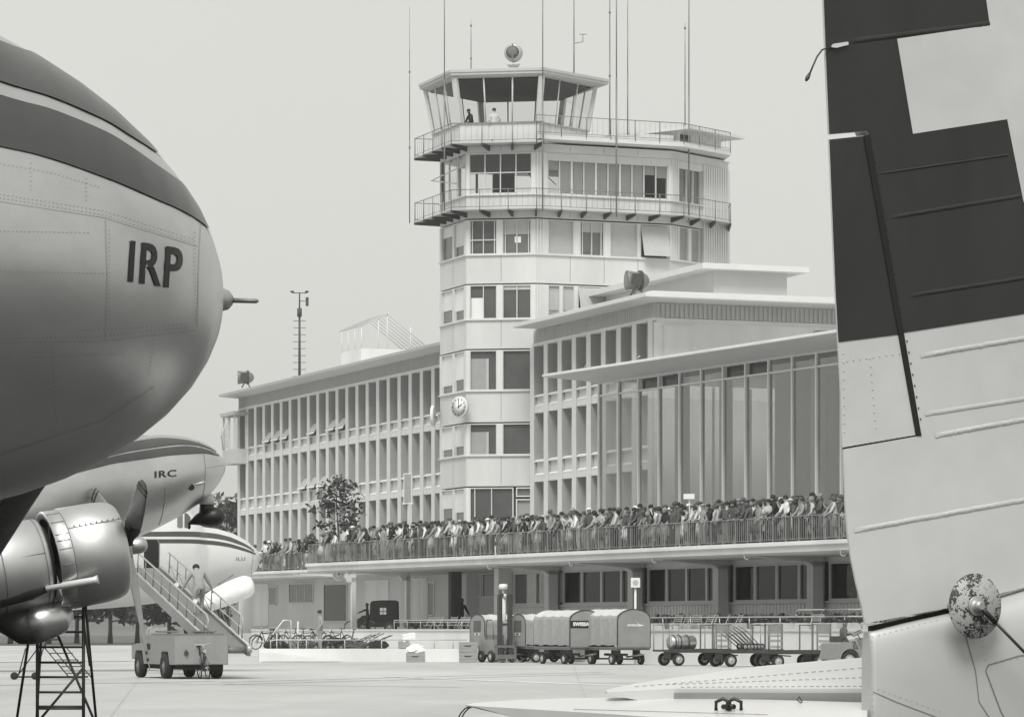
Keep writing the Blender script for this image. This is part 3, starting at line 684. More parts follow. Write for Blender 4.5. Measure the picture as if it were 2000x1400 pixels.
def railing(outl, z, h, post=1.55, closed_ends=(True, True), inl=None, bar=.30):
    segs = [(outl[i], outl[i+1]) for i in range(len(outl)-1)]
    if inl: segs = [(inl[0], outl[0])]+segs+[(outl[-1], inl[-1])]
    rl = MB(); pm_ = MB(); pm_.tube((0,0,-.12), (0,0,h), .026, 5); pm_ = pm_.mesh('railing_post', 'steel_mid')
    bars = MB()
    for (p, q) in segs:
        p, q = Vector(p), Vector(q); L_ = (q-p).length; n = max(1, round(L_/post))
        rl.tube((p.x,p.y,z+h), (q.x,q.y,z+h), .022, 5); rl.tube((p.x,p.y,z+.1), (q.x,q.y,z+.1), .015, 4)
        for i in range(n): c = p.lerp(q, i/n); tow.put('railing_post', pm_, (c.x, c.y, z))
        nb = int(L_/bar)
        for i in range(nb): c = p.lerp(q, (i+.5)/nb); bars.tube((c.x,c.y,z+.1), (c.x,c.y,z+h), .007, 3)
    c = segs[-1][1]; tow.put('railing_post', pm_, (c[0], c[1], z))
    r = tow.put('handrail', rl.mesh('handrail', 'steel_mid')); o = tow.put('baluster', bars.mesh('baluster', 'steel_mid'), parent=r, kind='stuff')
def brackets(outl, inl, z, every=1.55):
    for i in range(len(outl)-1):
        p, q, a, b_ = Vector(outl[i]), Vector(outl[i+1]), Vector(inl[i]), Vector(inl[i+1])
        n = max(2, round((q-p).length/every))
        for k in range(n+1 if i == len(outl)-2 else n):
            o_, i_ = p.lerp(q, k/n), a.lerp(b_, k/n)
            m = MB(); m.loft([[(o_.x-.05,o_.y,z-.18),(o_.x+.05,o_.y,z-.18),(o_.x+.05,o_.y,z-.06),(o_.x-.05,o_.y,z-.06)],
                              [(i_.x-.05,i_.y,z-.34),(i_.x+.05,i_.y,z-.34),(i_.x+.05,i_.y,z-.06),(i_.x-.05,i_.y,z-.06)]], 0, False)
            tow.put('bracket', m.mesh('bracket', 'steel_dark'))
deck('gallery_deck', out1, in1, Zg1, .06); brackets(out1, in1, Zg1); railing(out1, Zg1, 1.02, inl=[(-RH,1.6)]+in1[1:])
hex_out = [hx[0], hx[1], hx[2]]; hex_in = [SHAFT[0], (-RH/2,-AP), (RH/2,-AP)]
deck('gallery_deck', [hx[5]]+hex_out, [(-RH/2,AP)]+hex_in, Zg2, .06); brackets(hex_out, hex_in, Zg2)
railing(hex_out+[G2], Zg2, 1.02, inl=[(-RH,1.6)]+[0]*2+[G2])
# roof terrace over the right-hand part
rt = [G2, G3, dB, (E1[0]+.6, E1[1]+1), (-RH/2, AP+2.5), (0,0), C0]
m = MB(); m.prism(rt, Zg2+.12, Zg2+.34); tow.put('roof_terrace', m.mesh('roof_terrace', 'wall'))
m = MB(); m.prism([G2, G3, dB, (dB[0]-.3,dB[1]+.3), (G3[0]-.2,G3[1]+.25), (G2[0],G2[1]+.25)], Zg2+.34, Zg2+.40); tow.put('roof_kerb', m.mesh('roof_kerb', 'steel_light'))
railing([G2, G3, dB], Zg2+.38, 1.0)
zr2 = Zg2+.34
rb = MB(); x0, y0 = dirp(C1, 60, .8); rb.T = Matrix.Translation((C1[0]-1.2, C1[1]+.6, 0)) @ Matrix.Rotation(radians(30), 4, 'Z')
rb.box(-2.4, -.6, 0, 2.2, zr2, zr2+.55, 0); rb.box(-.6, 1.5, .3, 3, zr2, zr2+.75, 0); tow.put('roof_box', rb.mesh('roof_box', 'wall'))
sb = MB(faceT('D')[0]); sb.box(1.6, LD, .5, 4, zr2, zr2+1.0, 0); tow.put('stair_head', sb.mesh('stair_head', 'fin'))
sb = MB(faceT('D')[0]); sb.box(1.2, LD+1.0, -.4, 4.6, zr2+1.0, zr2+1.18, 0); tow.put('stair_head_roof', sb.mesh('stair_head_roof', 'roof_edge'))
sb = MB(faceT('D')[0]); sb.box(1.5, 2.3, .40, .52, zr2+.2, zr2+.8, 0); tow.put('louvre', sb.mesh('louvre', 'interior_dark'))
# cab
RC0, RC1, RR = 4.27, 4.72, 5.02
c0, c1, c2 = hexv(RC0), hexv(RC1), hexv(RR)
m = MB(); m.prism(c0, Zg2+.02, Zcab-.04); tow.put('cab_parapet', m.mesh('cab_parapet', 'wall'))
for i in range(3):
    p, q = Vector(c0[i]), Vector(c0[(i+1) % 6]); L_ = (q-p).length; a = atan2(q.y-p.y, q.x-p.x)
    m = MB(Matrix.Translation((p.x,p.y,0)) @ Matrix.Rotation(a, 4, 'Z'))
    for k in range(1, 18): m.box(L_*k/18-.02, L_*k/18+.02, -.015, .0, Zg2+.1, Zcab-.08)
    tow.put('cladding_rib', m.mesh('cladding_rib', 'fin'))
m = MB(); m.prism(hexv(RC0+.1), Zcab-.04, Zcab+.02); tow.put('cab_sill', m.mesh('cab_sill', 'steel_light'))
m = MB(); m.prism(hexv(RC0-.3), Zcab-.02, Zcab); tow.put('cab_desk', m.mesh('cab_desk', 'interior'))
for i in range(6):
    p, q = Vector((*c0[i], Zcab)), Vector((*c1[i], Zroof)); d = Vector((-c0[i][1], c0[i][0], 0)).normalized()
    o_ = Vector((c0[i][0], c0[i][1], 0)).normalized()
    m = MB(); s_ = .15
    m.loft([[p+d*s_-o_*.12, p+d*s_+o_*.08, p-d*s_+o_*.08, p-d*s_-o_*.12], [q+d*s_-o_*.12, q+d*s_+o_*.08, q-d*s_+o_*.08, q-d*s_-o_*.12]], 0, False)
    tow.put('cab_post', m.mesh('cab_post', 'frame'))
    p2, q2 = Vector((*c0[(i+1) % 6], Zcab)), Vector((*c1[(i+1) % 6], Zroof))
    for k in (1, 2):
        m = MB(); a_, b_ = p.lerp(p2, k/3), q.lerp(q2, k/3); m.tube(a_, b_, .045, 4); tow.put('mullion', m.mesh('mullion', 'frame'))
    for k in range(3):
        m = MB(); m.add([p.lerp(p2, k/3+.02), p.lerp(p2, (k+1)/3-.02), q.lerp(q2, (k+1)/3-.02), q.lerp(q2, k/3+.02)], [(0,1,2,3)])
        tow.put('pane', m.mesh('pane', 'glass', False))
m = MB(); r0, r1, r2, r3 = hexv(RC1-.05), hexv(RR), hexv(RR+.06), hexv(RR-.4)
for r_ in (r1, r2, r3): r_[3] = (r_[3][0]+.38, r_[3][1])
m.loft([[(x,y,Zroof-.02) for x,y in r0], [(x,y,Zroof+.10) for x,y in r1], [(x,y,Zroof+.22) for x,y in r1], [(x,y,Zroof+.24) for x,y in r2], [(x,y,Zroof+.38) for x,y in r2], [(x,y,Zroof+.46) for x,y in r3], [(x*.02,y*.02,Zroof+.62) for x,y in r3]], 0, False)
tow.put('cab_roof', m.mesh('cab_roof', 'frieze'))
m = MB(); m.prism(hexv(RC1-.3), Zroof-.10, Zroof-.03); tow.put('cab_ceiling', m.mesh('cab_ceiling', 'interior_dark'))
# beacon on the cab roof
bx, by = TW.loc(*(( (1003-1000)/FPX*182, 182)))
zt = Zroof+.5
bc = Thing('rotating_beacon', 'round drum airport beacon on a pedestal on the cab roof', 'beacon', TW, (bx, by, zt))
m = MB(); m.lathe([(0,.34),(.08,.34)], 12, 'Z', (bx,by,zt+.42)); m.lathe([(.0,.22),(.38,.22)], 12, 'Z', (bx,by,zt+.5))
for i in range(4): m.tube((bx+.3*cos(i*pi/2+.6),by+.3*sin(i*pi/2+.6),zt-.1),(bx+.26*cos(i*pi/2+.6),by+.26*sin(i*pi/2+.6),zt+.45),.03,5)
m.lathe([(.8,.30),(.9,.36),(.95,.36)], 12, 'Z', (bx,by,zt)); m.tube((bx,by,zt+.9),(bx,by,zt+1.1),.07,6)
bc.put('pedestal', m.mesh('pedestal', 'wall'))
m = MB(); m.lathe([(-.34,.30),(-.30,.46),(-.12,.50),(.12,.50),(.30,.46),(.34,.30)], 20, 'Y', (bx,by,zt+1.55)); bc.put('drum', m.mesh('drum', 'steel_light'))
m = MB(); m.lathe([(-.36,.10),(-.345,.36)], 20, 'Y', (bx,by,zt+1.55)); m.box(bx-.04,bx+.04,by-.37,by-.34,zt+1.1,zt+2.0); bc.put('lens', m.mesh('lens', 'pane_mid'))
# clocks on the shaft corners
def clock(name, label, px, py, T_fr, x, y, z, r, facing, arm=.25):
    t = Thing(name, label, 'clock', T_fr, (x, y, z)); t.e.rotation_euler = (0, 0, T_fr.a+facing)
    def pt_(n_, m_, mt, parent=None): o = link(n_, m_.mesh(n_, mt)); o.parent = parent or t.e; return o
    m = MB(); m.lathe([(-.17,r*.9),(-.15,r),(.0,r),(.0,r*.86)], 28, 'Y'); c = pt_('case', m, 'wall_white')
    m = MB(); m.lathe([(-.178,.01),(-.176,r*.88)], 28, 'Y'); d = pt_('dial', m, 'white_paint', c)
    m = MB()
    for k in range(12):
        a = k*pi/6; m.T = Matrix.Rotation(a, 4, 'Y'); m.box(-.022, .022, -.188, -.179, r*.70, r*.82)
    pt_('hour_mark', m, 'black_paint', d)
    m = MB(); m.T = Matrix.Rotation(radians(2), 4, 'Y'); m.box(-.018,.018,-.195,-.19,-.08,r*.76); h1 = pt_('minute_hand', m, 'black_paint', d)
    m = MB(); m.T = Matrix.Rotation(radians(58), 4, 'Y'); m.box(-.025,.025,-.20,-.196,-.06,r*.52); pt_('hour_hand', m, 'black_paint', d)
    m = MB(); m.tube((0,0,0),(0,arm,0),.08,6); m.box(-.12,.12,arm-.05,arm,-.2,.2); pt_('bracket', m, 'steel_light')
    return t
vx, vy = -RH/2, -AP
clock('wall_clock', 'round white wall clock on the tower corner facing the apron', 902, 797, TW, vx-.24, vy-.42, tz(796), .57, radians(-30))
clock('wall_clock', 'round white wall clock seen edge-on at the left side of the tower shaft', 850, 805, TW, SHAFT[0][0]-.28, SHAFT[0][1]-.2, tz(803), .57, radians(-88))
# antennas
def antenna(label, px, py_top, py_bot, Y, r=.035, tip=.012, steps=()):
    X, _, zt = at(px, py_top, Y); zb = HC+(HY-py_bot)/FPX*Y
    m = MB(); m.tube((0,0,0), (0,0,(zt-zb)*.45), r, 6); m.tube((0,0,(zt-zb)*.45), (0,0,(zt-zb)*.8), r*.75, 6); m.tube((0,0,(zt-zb)*.8), (0,0,zt-zb), tip, 5)
    for s in steps: m.tube((0,0,(zt-zb)*s-.06),(0,0,(zt-zb)*s+.06), r*1.7, 6)
    o = link('whip_antenna', m.mesh('whip_antenna', 'steel_mid')); o.location = (X, Y, zb); tag(o, label, 'antenna', 'antennas around the tower'); return o
yg = TW.w(*hx[0])[1]; yb2 = TW.w(*hx[1])[1]; yf2 = TW.w(*hx[2])[1]
antenna('thin antenna mast fixed to the far end of both tower galleries', 800, 14, 436, TW.w(hx[0][0]-.08,hx[0][1])[1], .03, steps=(.35,.7))
antenna('thin antenna mast at the front corner of both tower galleries', 868, -160, 412, TW.w(hx[1][0]-.05,hx[1][1]-.1)[1], .04, .02)
antenna('short whip antenna on the rear edge of the cab roof', 920, 40, 146, 184, .03, steps=(.3,.9))
antenna('tall antenna mast standing at the gallery step beside the roof terrace', 1060, -160, 412, TW.w(hx[2][0]+.1,hx[2][1]-.15)[1]+.0, .04, .02)
am = antenna('antenna mast with side bracket behind the cab roof', 1121, -30, 152, 186, .04, .02)
m = MB(); m.tube((0,0,1.9),(.5,0,2.0),.02,4); m.tube((.5,0,2.0),(.5,0,2.4),.02,4); m.box(.3,.7,-.02,.02,2.4,2.44); q = link('side_bracket', m.mesh('side_bracket', 'steel_mid')); q.parent = am
antenna('left of two close antenna masts on the roof terrace', 1191, -140, 272, 182, .035, .02, (.3,.6))
antenna('thick antenna mast clamped to the railing of the roof terrace and lower gallery', 1204, -180, 424, TW.w(*[(G2[i]+(G3[i]-G2[i])*.55) for i in (0,1)])[1]-.12, .045, .025)
antenna('bare antenna mast standing on the tower roof box', 1226, -8, 264, 184, .035, .02)
antenna('short antenna mast on the stair head roof', 1338, 45, 258, 186, .035, .015, (.95,))
antenna('tall antenna mast at the right corner of the roof terrace and lower gallery', 1345.5, -170, 430, TW.w(*[(G3[i]+(dB[i]-G3[i])*.33) for i in (0,1)])[1]-.12, .045, .025)
# ------------------------------------------------------------------ restaurant hall with the tall glass front (frame FG)
ZT = 4.92                                    # terrace floor
YH = 5.0
mp_ = [FG.x_at(p, YH) for p in (1171.6, 1596.9)]; mp = (mp_[1]-mp_[0])/10
hx0 = mp_[0]; NBAY = 18; hx1 = hx0+mp*NBAY
hall = Thing('glass_hall', 'tall glass-fronted restaurant hall with thin projecting roof behind the terrace', 'building', FG, ((hx0+hx1)/2, YH, ZT))
ZTR, ZGT, ZHR = 12.43, 13.02, 13.25
mu = MB(); mu.box(-.055, .055, -.10, .10, ZT, ZGT); mum = mu.mesh('mullion', 'frame_white')
tp = MB(); tp.box(.055, mp-.055, -.06, .06, -.04, .04); tpm = tp.mesh('transom', 'frame_white')
pl = MB(); pl.box(.055, mp-.055, -.01, .01, ZT, ZTR-.04); plm = pl.mesh('pane', 'glass_hall')
pu = MB(); pu.box(.055, mp-.055, -.01, .01, ZTR+.04, ZGT-.04); pum = pu.mesh('pane', 'glass_hall')
pk = MB(); pk.box(.08, mp-.08, .10, .12, ZTR+.06, ZGT-.06); pkm = pk.mesh('vent', 'pane_black')
for i in range(NBAY+1):
    x = hx0+mp*i; hall.put('mullion', mum, (x, YH, 0))
    if i == NBAY: break
    hall.put('transom', tpm, (x, YH, ZTR)); hall.put('transom', tpm, (x, YH, ZGT)); hall.put('pane', plm, (x, YH, 0))
    hall.put('vent', pkm, (x, YH, 0)) if i in (2, 3, 6, 7) else hall.put('pane', pum, (x, YH, 0))
for k in range(1, 6):                        # glazed end wall
    y = YH+2.05*k; m = MB(); m.box(hx0-.05, hx0+.05, y-.05, y+.05, ZT, ZGT); hall.put('mullion', m.mesh('mullion', 'frame'))
    m = MB(); m.box(hx0-.01, hx0+.01, y-2.0, y-.05, ZT, ZTR); hall.put('pane', m.mesh('pane', 'glass'))
for i in (3, 5, 9, 13):
    m = MB(); m.box(-.22, .22, -.22, .22, ZT, ZGT); hall.put('column', m.mesh('column', 'wall_white'), (hx0+mp*i-.5, YH+1.5, 0))
m = MB(); m.box(hx0+6, hx1, YH+6.0, YH+6.2, ZT, ZGT); hall.put('rear_wall', m.mesh('rear_wall', 'wall'))
m = MB()
m.prism_x([(YH-3.0, ZHR-.03), (YH-3.0, ZHR+.09), (YH-2.6, ZHR+.17), (YH+14, ZHR+.25), (YH+14, ZGT+.05), (YH-.2, ZGT+.05)], hx0-.02, hx1+2)
rf = hall.put('roof', m.mesh('roof', 'roof_edge'))
m = MB(); m.box(hx0-.03, hx1+2, YH-3.03, YH-3.0, ZHR-.01, ZHR+.08); hall.put('gutter', m.mesh('gutter', 'wall_white'), parent=rf)
m = MB(); m.box(hx0, hx1, YH-.12, YH+.12, ZGT+.0, ZGT+.06); hall.put('head_beam', m.mesh('head_beam', 'frame'))
m = MB()
for k in range(5): m.tube((hx0+4+5*k, YH-2.9, ZHR+.16), (hx0+4.3+5*k, YH-2.9, ZHR+.28), .03, 5)
hall.put('roof_stub', m.mesh('roof_stub', 'steel_light'), parent=rf)
# ------------------------------------------------------------------ terrace with the open ground floor
tx0 = FG.x_at(597); tx1 = FG.x_at(2050); YB = 6.4; txl = FG.x_at(405, YB)
ter = Thing('spectator_terrace', 'long raised spectator terrace on a concrete slab over the open ground floor', 'terrace', FG, ((tx0+tx1)/2, 3.4, 0))
prof = [(0,ZT),(0,ZT-.18),(.07,ZT-.24),(.07,ZT-.42),(.40,ZT-.50),(17,ZT-.50),(17,ZT)]
m = MB(); m.prism_x(prof, tx0, tx1); ter.put('slab', m.mesh('slab', 'wall'))
prof2 = [(YB,ZT-.02),(YB,ZT-.20),(YB+.07,ZT-.26),(YB+.07,ZT-.42),(YB+.4,ZT-.50),(22,ZT-.50),(22,ZT-.02)]
m = MB(); m.prism_x(prof2, txl, tx0-.01); ter.put('slab', m.mesh('slab', 'wall'))
m = MB(); m.box(tx0, tx1, -.03, .0, ZT-.16, ZT-.02); m.box(txl, tx0-.02, YB-.03, YB, ZT-.18, ZT-.04); ter.put('gutter', m.mesh('gutter', 'wall_white'))
ZF = 1.2
COLS = [1990, 1785, 1592, 1407, 1240, 1076, 792, 686]
for px in COLS:
    x = FG.x_at(px, 3.4); slim = px < 900
    wd = .09 if slim else .24
    m = MB(); m.box(x-wd, x+wd, 3.40 if slim else 3.15, 3.65, ZF-.2, ZT-.70)
    ter.put('column', m.mesh('column', 'wall_white' if slim else 'render_grey'))
    m = MB()
    pr = [(.45,ZT-.52),(3.65,ZT-.52),(3.65,ZT-.9),(3.15,ZT-.9),(3.02,ZT-.78),(2.85,ZT-.70),(.45,ZT-.54)] if not slim else [(.45,ZT-.52),(3.65,ZT-.52),(3.65,ZT-.95),(3.15,ZT-.95),(3.08,ZT-.78),(2.95,ZT-.68),(.45,ZT-.58)]
    m.prism_x(pr, x-wd, x+wd); bo = ter.put('beam', m.mesh('beam', 'wall_white' if slim else 'render_grey'))
    m = MB(); m.path([(x-.1,.10,ZT-.45),(x-.1,.12,ZT-.60),(x+.0,.2,ZT-.66),(x+.1,.28,ZT-.56)], .03, 5); ter.put('drain_spout', m.mesh('drain_spout', 'steel_light'), parent=bo)
# pier between recess and window wall
xa, xb_ = FG.x_at(972, 3.4), FG.x_at(998, 3.75)
m = MB(); m.box(xa, xa+.5, 3.2, 9.2, 0, ZT-.51); ter.put('pier', m.mesh('pier', 'wall_white'))
# window wall behind the columns
xs_ = xa+.5; xe_ = tx1; yw_ = 3.9
m = MB(); m.box(xs_, xe_, yw_, yw_+.2, 0, 2.58); m.box(xs_, xe_, yw_, yw_+.2, 4.22, ZT-.5)
for k in range(int((xe_-xs_)/.28)): m.box(xs_+.28*k, xs_+.28*k+.16, yw_-.03, yw_, ZF, 2.50)
ter.put('window_wall', m.mesh('window_wall', 'wall'))
m = MB(); m.box(xs_, xe_, yw_-.12, yw_+.05, 2.52, 2.60); ter.put('sill', m.mesh('sill', 'render_grey'))
cx = [FG.x_at(p, 3.4) for p in (1076, 1240, 1407, 1592, 1785, 1990)]
spans = [(xs_, cx[0])]+[(cx[i], cx[i+1]) for i in range(5)]
for si, (a, b_) in enumerate(spans):
    a += .28; b_ -= .28; n_ = max(2, round((b_-a)/1.95)); wd = (b_-a)/n_
    for k in range(n_):
        f = MB(); q0, q1 = a+wd*k, a+wd*(k+1)
        f.box(q0, q0+.09, yw_-.02, yw_+.15, 2.60, 4.22); f.box(q1-.09, q1, yw_-.02, yw_+.15, 2.60, 4.22); f.box(q0+.09, q1-.09, yw_-.02, yw_+.15, 2.60, 2.70); f.box(q0+.09, q1-.09, yw_-.02, yw_+.15, 4.12, 4.22)
        wn = ter.put('window', f.mesh('window', 'render_grey'))
        p = MB(); p.box(q0+.09, q1-.09, yw_+.06, yw_+.08, 2.70, 4.12); ter.put('pane', p.mesh('pane', 'glass_dim' if si else 'glass_hall'), parent=wn)
        if (si == 0 or k % 2 == 0):
            p = MB(); cw_ = random.uniform(.25,.7) if si else wd*.6; p.box(q1-.12-cw_, q1-.12, yw_+.35, yw_+.4, 2.72, 4.12); ter.put('curtain', p.mesh('curtain', 'blind' if si == 0 else 'interior'), parent=wn)
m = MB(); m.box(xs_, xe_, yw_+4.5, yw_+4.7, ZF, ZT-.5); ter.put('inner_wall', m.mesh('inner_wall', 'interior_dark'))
m = MB()
for k in range(26): x = random.uniform(xs_+1, xe_-1); m.box(x, x+random.uniform(.4,1.4), yw_+1.2+random.random()*2, yw_+1.8+random.random()*2, ZF, random.uniform(2.5,3.3))
ter.put('indoor_furniture', m.mesh('indoor_furniture', 'interior'), kind='stuff')
# recessed entrance hall on the left: floor, back wall, openings
yr = 9.2; xL = FG.x_at(400, yr+1.5); xR = xa
m = MB(); m.box(FG.x_at(505,-.3), tx1, -.3, 17, 0, ZF); ter.put('floor', m.mesh('floor', 'render_grey'))
xL = FG.x_at(466, yr)
m = MB(); m.box(xL, FG.x_at(505,-.3)-.01, YB+.6, 17, 0, ZF); ter.put('floor', m.mesh('floor', 'render_grey'))
m = MB(); m.box(xL, xR, yr, yr+.3, ZF, ZT-.50); ter.put('rear_wall', m.mesh('rear_wall', 'wall'))
def opening(name, pxa, pxb, pya, pyb, mt, fr_='frame_white', y=yr, fw=.08, mull=0):
    xa_, xb2 = FG.x_at(pxa, y), FG.x_at(pxb, y); za, zb = FG.z_at(pyb, xa_, y), FG.z_at(pya, xa_, y); za = max(za, ZF+.01); zb = min(zb, ZT-.55)
    f = MB(); f.box(xa_-fw, xa_, y-.06, y, za, zb+fw); f.box(xb2, xb2+fw, y-.06, y, za, zb+fw); f.box(xa_, xb2, y-.06, y, zb, zb+fw); f.box(xa_, xb2, y-.10, y, za-.06, za)
    for k in range(mull): u = xa_+(xb2-xa_)*(k+1)/(mull+1); f.box(u-.03, u+.03, y-.05, y, za, zb)
    o = ter.put(name, f.mesh(name, fr_)); p = MB(); p.box(xa_, xb2, y-.03, y-.015, za, zb); ter.put('pane', p.mesh('pane', mt), parent=o)
opening('window', 566, 612, 1141, 1176, 'pane_mid', 'frame', mull=2); opening('doorway', 634, 678, 1142, 1212, 'pane_black', 'frame')
opening('door', 716, 759, 1136, 1216, 'wall_white', mull=1); opening('door', 806, 834, 1132, 1216, 'wall_white', mull=1); opening('door', 838, 848, 1138, 1200, 'pane_mid')
opening('window', 866, 884, 1110, 1176, 'pane_mid', 'render_grey'); opening('counter_window', 917, 940, 1121, 1164, 'blind', 'wall_white', mull=0); opening('counter_window', 945, 968, 1121, 1164, 'pane_black', 'wall_white')
opening('door', 497, 524, 1143, 1220, 'wall_white', mull=1); opening('window', 527, 541, 1147, 1180, 'blind_grey', 'frame')
nb_ = MB(); xn, zn = FG.pt(926, 1182, yr); nb_.box(xn-.42, xn+.42, yr-.07, yr-.05, zn-.30, zn+.30); nb = ter.put('number_board', nb_.mesh('number_board', 'black_paint'))
tm = text_mesh('28', .42, .01, .004, 'blind'); o = ter.put('lettering', tm, (xn, yr-.08, zn), (pi/2, 0, 0), parent=nb)
m = MB(); x_ = FG.x_at(886, 5.5); m.box(x_, x_+.35, 5.2, 5.8, ZF, ZT-.5); ter.put('column', m.mesh('column', 'interior'))
# railing along the terrace edge
ral = Thing('terrace_railing', 'steel baluster railing along the front edge of the crowded terrace', 'railing', FG, ((tx0+tx1)/2, .12, ZT))
RH_ = .97
m = MB(); m.box(-.024, .024, -.02, .02, -.1, RH_); pm_ = m.mesh('post', 'rail_paint')
m = MB(); m.box(-.009, .009, -.009, .009, .10, RH_-.02); bm_ = m.mesh('baluster', 'rail_paint')
n_ = int((tx1-tx0)); nbal = 0; extra = MB()
for i in range(n_+1):
    x = tx0+.15+i; ral.put('post', pm_, (x, .12, ZT))
    for k in range(1, 6):
        xx = x+k/6
        if xx > tx1-.1: break
        ral.put('baluster', bm_, (xx, .12, ZT)) if i >= n_-60 and nbal < 300 else extra.box(xx-.009, xx+.009, .111, .129, ZT+.1, ZT+RH_-.02)
        nbal += 1
if extra.v: ral.put('balusters', extra.mesh('balusters', 'rail_paint'), kind='stuff')
m = MB(); m.box(tx0+.1, tx1, .09, .15, ZT+RH_, ZT+RH_+.035); m.box(tx0+.1, tx1, .105, .135, ZT+.075, ZT+.10); ral.put('handrail', m.mesh('handrail', 'rail_paint'))
r2 = Thing('terrace_railing', 'set-back baluster railing at the far end of the terrace above the airliner nose', 'railing', FG, ((txl+tx0)/2, YB+.12, ZT))
m = MB(); m.box(txl, tx0+.1, YB+.09, YB+.15, ZT+RH_, ZT+RH_+.035); m.box(txl, tx0+.1, YB+.1, YB+.14, ZT+.07, ZT+.1); m.box(tx0+.1, tx0+.15, .12, YB+.12, ZT+RH_, ZT+RH_+.035); r2.put('handrail', m.mesh('handrail', 'rail_paint'))
for i in range(int(tx0-txl)):
    x = tx0-.2-i; r2.put('post', pm_, (x, YB+.12, ZT))
    for k in range(1, 6): r2.put('baluster', bm_, (x-k/6, YB+.12, ZT))
for k in range(1, 30): r2.put('baluster', bm_, (tx0+.12, .12+k*.21, ZT))
# ------------------------------------------------------------------ low walls, platform and ramps in front
lw = Thing('retaining_wall', 'long white retaining wall below the terrace behind the baggage carts', 'wall', FG, (FG.x_at(1200,-.5), -.5, 0))
xw_a, xw_b = FG.x_at(500, -.5), tx1
m = MB(); m.box(xw_a, xw_b, -.75, -.32, 0, 1.36); lw.put('wall', m.mesh('wall', 'wall_white'))
m = MB(); m.box(xw_a, xw_b, -.80, -.28, 1.36, 1.45); lw.put('coping', m.mesh('coping', 'wall'))
wr = Thing('pipe_rail', 'white pipe rail on top of the long retaining wall', 'railing', FG, (FG.x_at(1450,-.5), -.5, 1.45))
xr0, xr1 = FG.x_at(1268, -.5), tx1
m = MB(); m.path([(xr0,-.5,1.45),(xr0,-.5,1.93),(xr1,-.5,1.93)], .03, 6)
for px in (1556, 1608): x = FG.x_at(px, -.5); m.path([(x+4,-.62,2.2),(x+.3,-.62,2.2),(x,-.62,2.07),(x+.3,-.62,1.93),(x+4,-.62,1.93)], .03, 6)
wr.put('rail', m.mesh('rail', 'steel_light'))
p_ = MB(); p_.tube((0,0,0), (0,0,.48), .025, 6); p_ = p_.mesh('post', 'steel_light')
for k in range(int((xr1-xr0)/2.4)): wr.put('post', p_, (xr0+2.4*(k+.5), -.5, 1.45))
wr2 = Thing('pipe_rail', 'white pipe rail on the retaining wall beside the folding chairs', 'railing', FG, (FG.x_at(850,-.5), -.5, 1.45))
x0_, x1_ = FG.x_at(770, -.5), FG.x_at(930, -.5)
m = MB(); m.tube((x0_,-.5,1.88), (x1_,-.5,1.88), .035, 6); m.tube((x0_,-.5,1.78), (x1_,-.5,1.78), .02, 6); wr2.put('rail', m.mesh('rail', 'steel_light'))
for k in range(7): wr2.put('post', p_, (x0_+(x1_-x0_)*k/6, -.5, 1.42))
# planters with hedges
GP = 'flower boxes in front of the ground floor windows'
m = MB(); m.prism_x([(0,0),(.55,0),(.65,.50),(-.10,.50)], -1.45, 1.45, 0); m.prism_x([(-.02,.40),(.57,.40),(.57,.49),(-.02,.49)], -1.5, 1.5, 0); plm_ = m.mesh('planter', 'wall_white')
for k, px in enumerate((1290, 1345, 1400, 1452, 1510, 1570, 1630, 1690)):
    x = FG.x_at(px, 1.0); o = link('planter', plm_); X, Y = FG.w(x, .7); o.location = (X, Y, ZF); o.rotation_euler = (0,0,FG.a)
    tag(o, 'white flower box with a low hedge below the ground floor windows', 'planter', GP)
    bush('hedge', 'low leafy hedge growing in a white flower box below the windows', FG, x, 1.0, ZF+.42, 1.4, .22, 120, .09, 'hedges in the flower boxes', 'hedge')
for px in (815, 855, 895): bush('hedge', 'low leafy hedge beside the folding chairs at the entrance recess', FG, FG.x_at(px, .9), .9, ZF+.25, 1.6, .2, 120, .09, 'hedges by the entrance recess', 'hedge')
# lower platform with ramp wall
Yq = 148.0
pf = Thing('ramp_platform', 'low white ramp platform with a pipe rail in front of the bicycles', 'platform', None, ((700-1000)/FPX*Yq, Yq, 0))
def X_(px, Y): return (px-1000)/FPX*Y
m = MB(); m.box(X_(506,Yq), X_(912,Yq), Yq, Yq+.35, 0, .58); pf.put('wall', m.mesh('wall', 'wall_white'))
m = MB(); m.prism([(X_(506,Yq),Yq+.34),(X_(912,Yq),Yq+.34),FG.w(FG.x_at(930,-.8),-.8),FG.w(FG.x_at(505,-.8),-.8)], 0, .5); pf.put('floor', m.mesh('floor', 'apron'))
m = MB(); m.prism_y([(X_(512,Yq),.02),(X_(512,Yq),.42),(X_(540,Yq),.36),(X_(668,Yq),.02)], Yq-1.1, Yq-.02); pf.put('ramp', m.mesh('ramp', 'wall_white'))
m = MB(); m.path([(X_(528,Yq),Yq+.17,.55),(X_(528,Yq),Yq+.17,.92),(X_(537,Yq),Yq+.17,.97),(X_(745,Yq),Yq+.17,.97)], .03, 6); m.path([(X_(745,Yq),Yq+.17,.97),(X_(912,Yq),Yq+.17,.97)], .018, 5); pf.put('rail', m.mesh('rail', 'steel_light'))
p_ = MB(); p_.tube((0,0,.55), (0,0,.97), .026, 6); p_ = p_.mesh('post', 'steel_light')
for px in (598, 673, 745, 800, 848, 885): pf.put('post', p_, (X_(px,Yq), Yq+.17, 0))
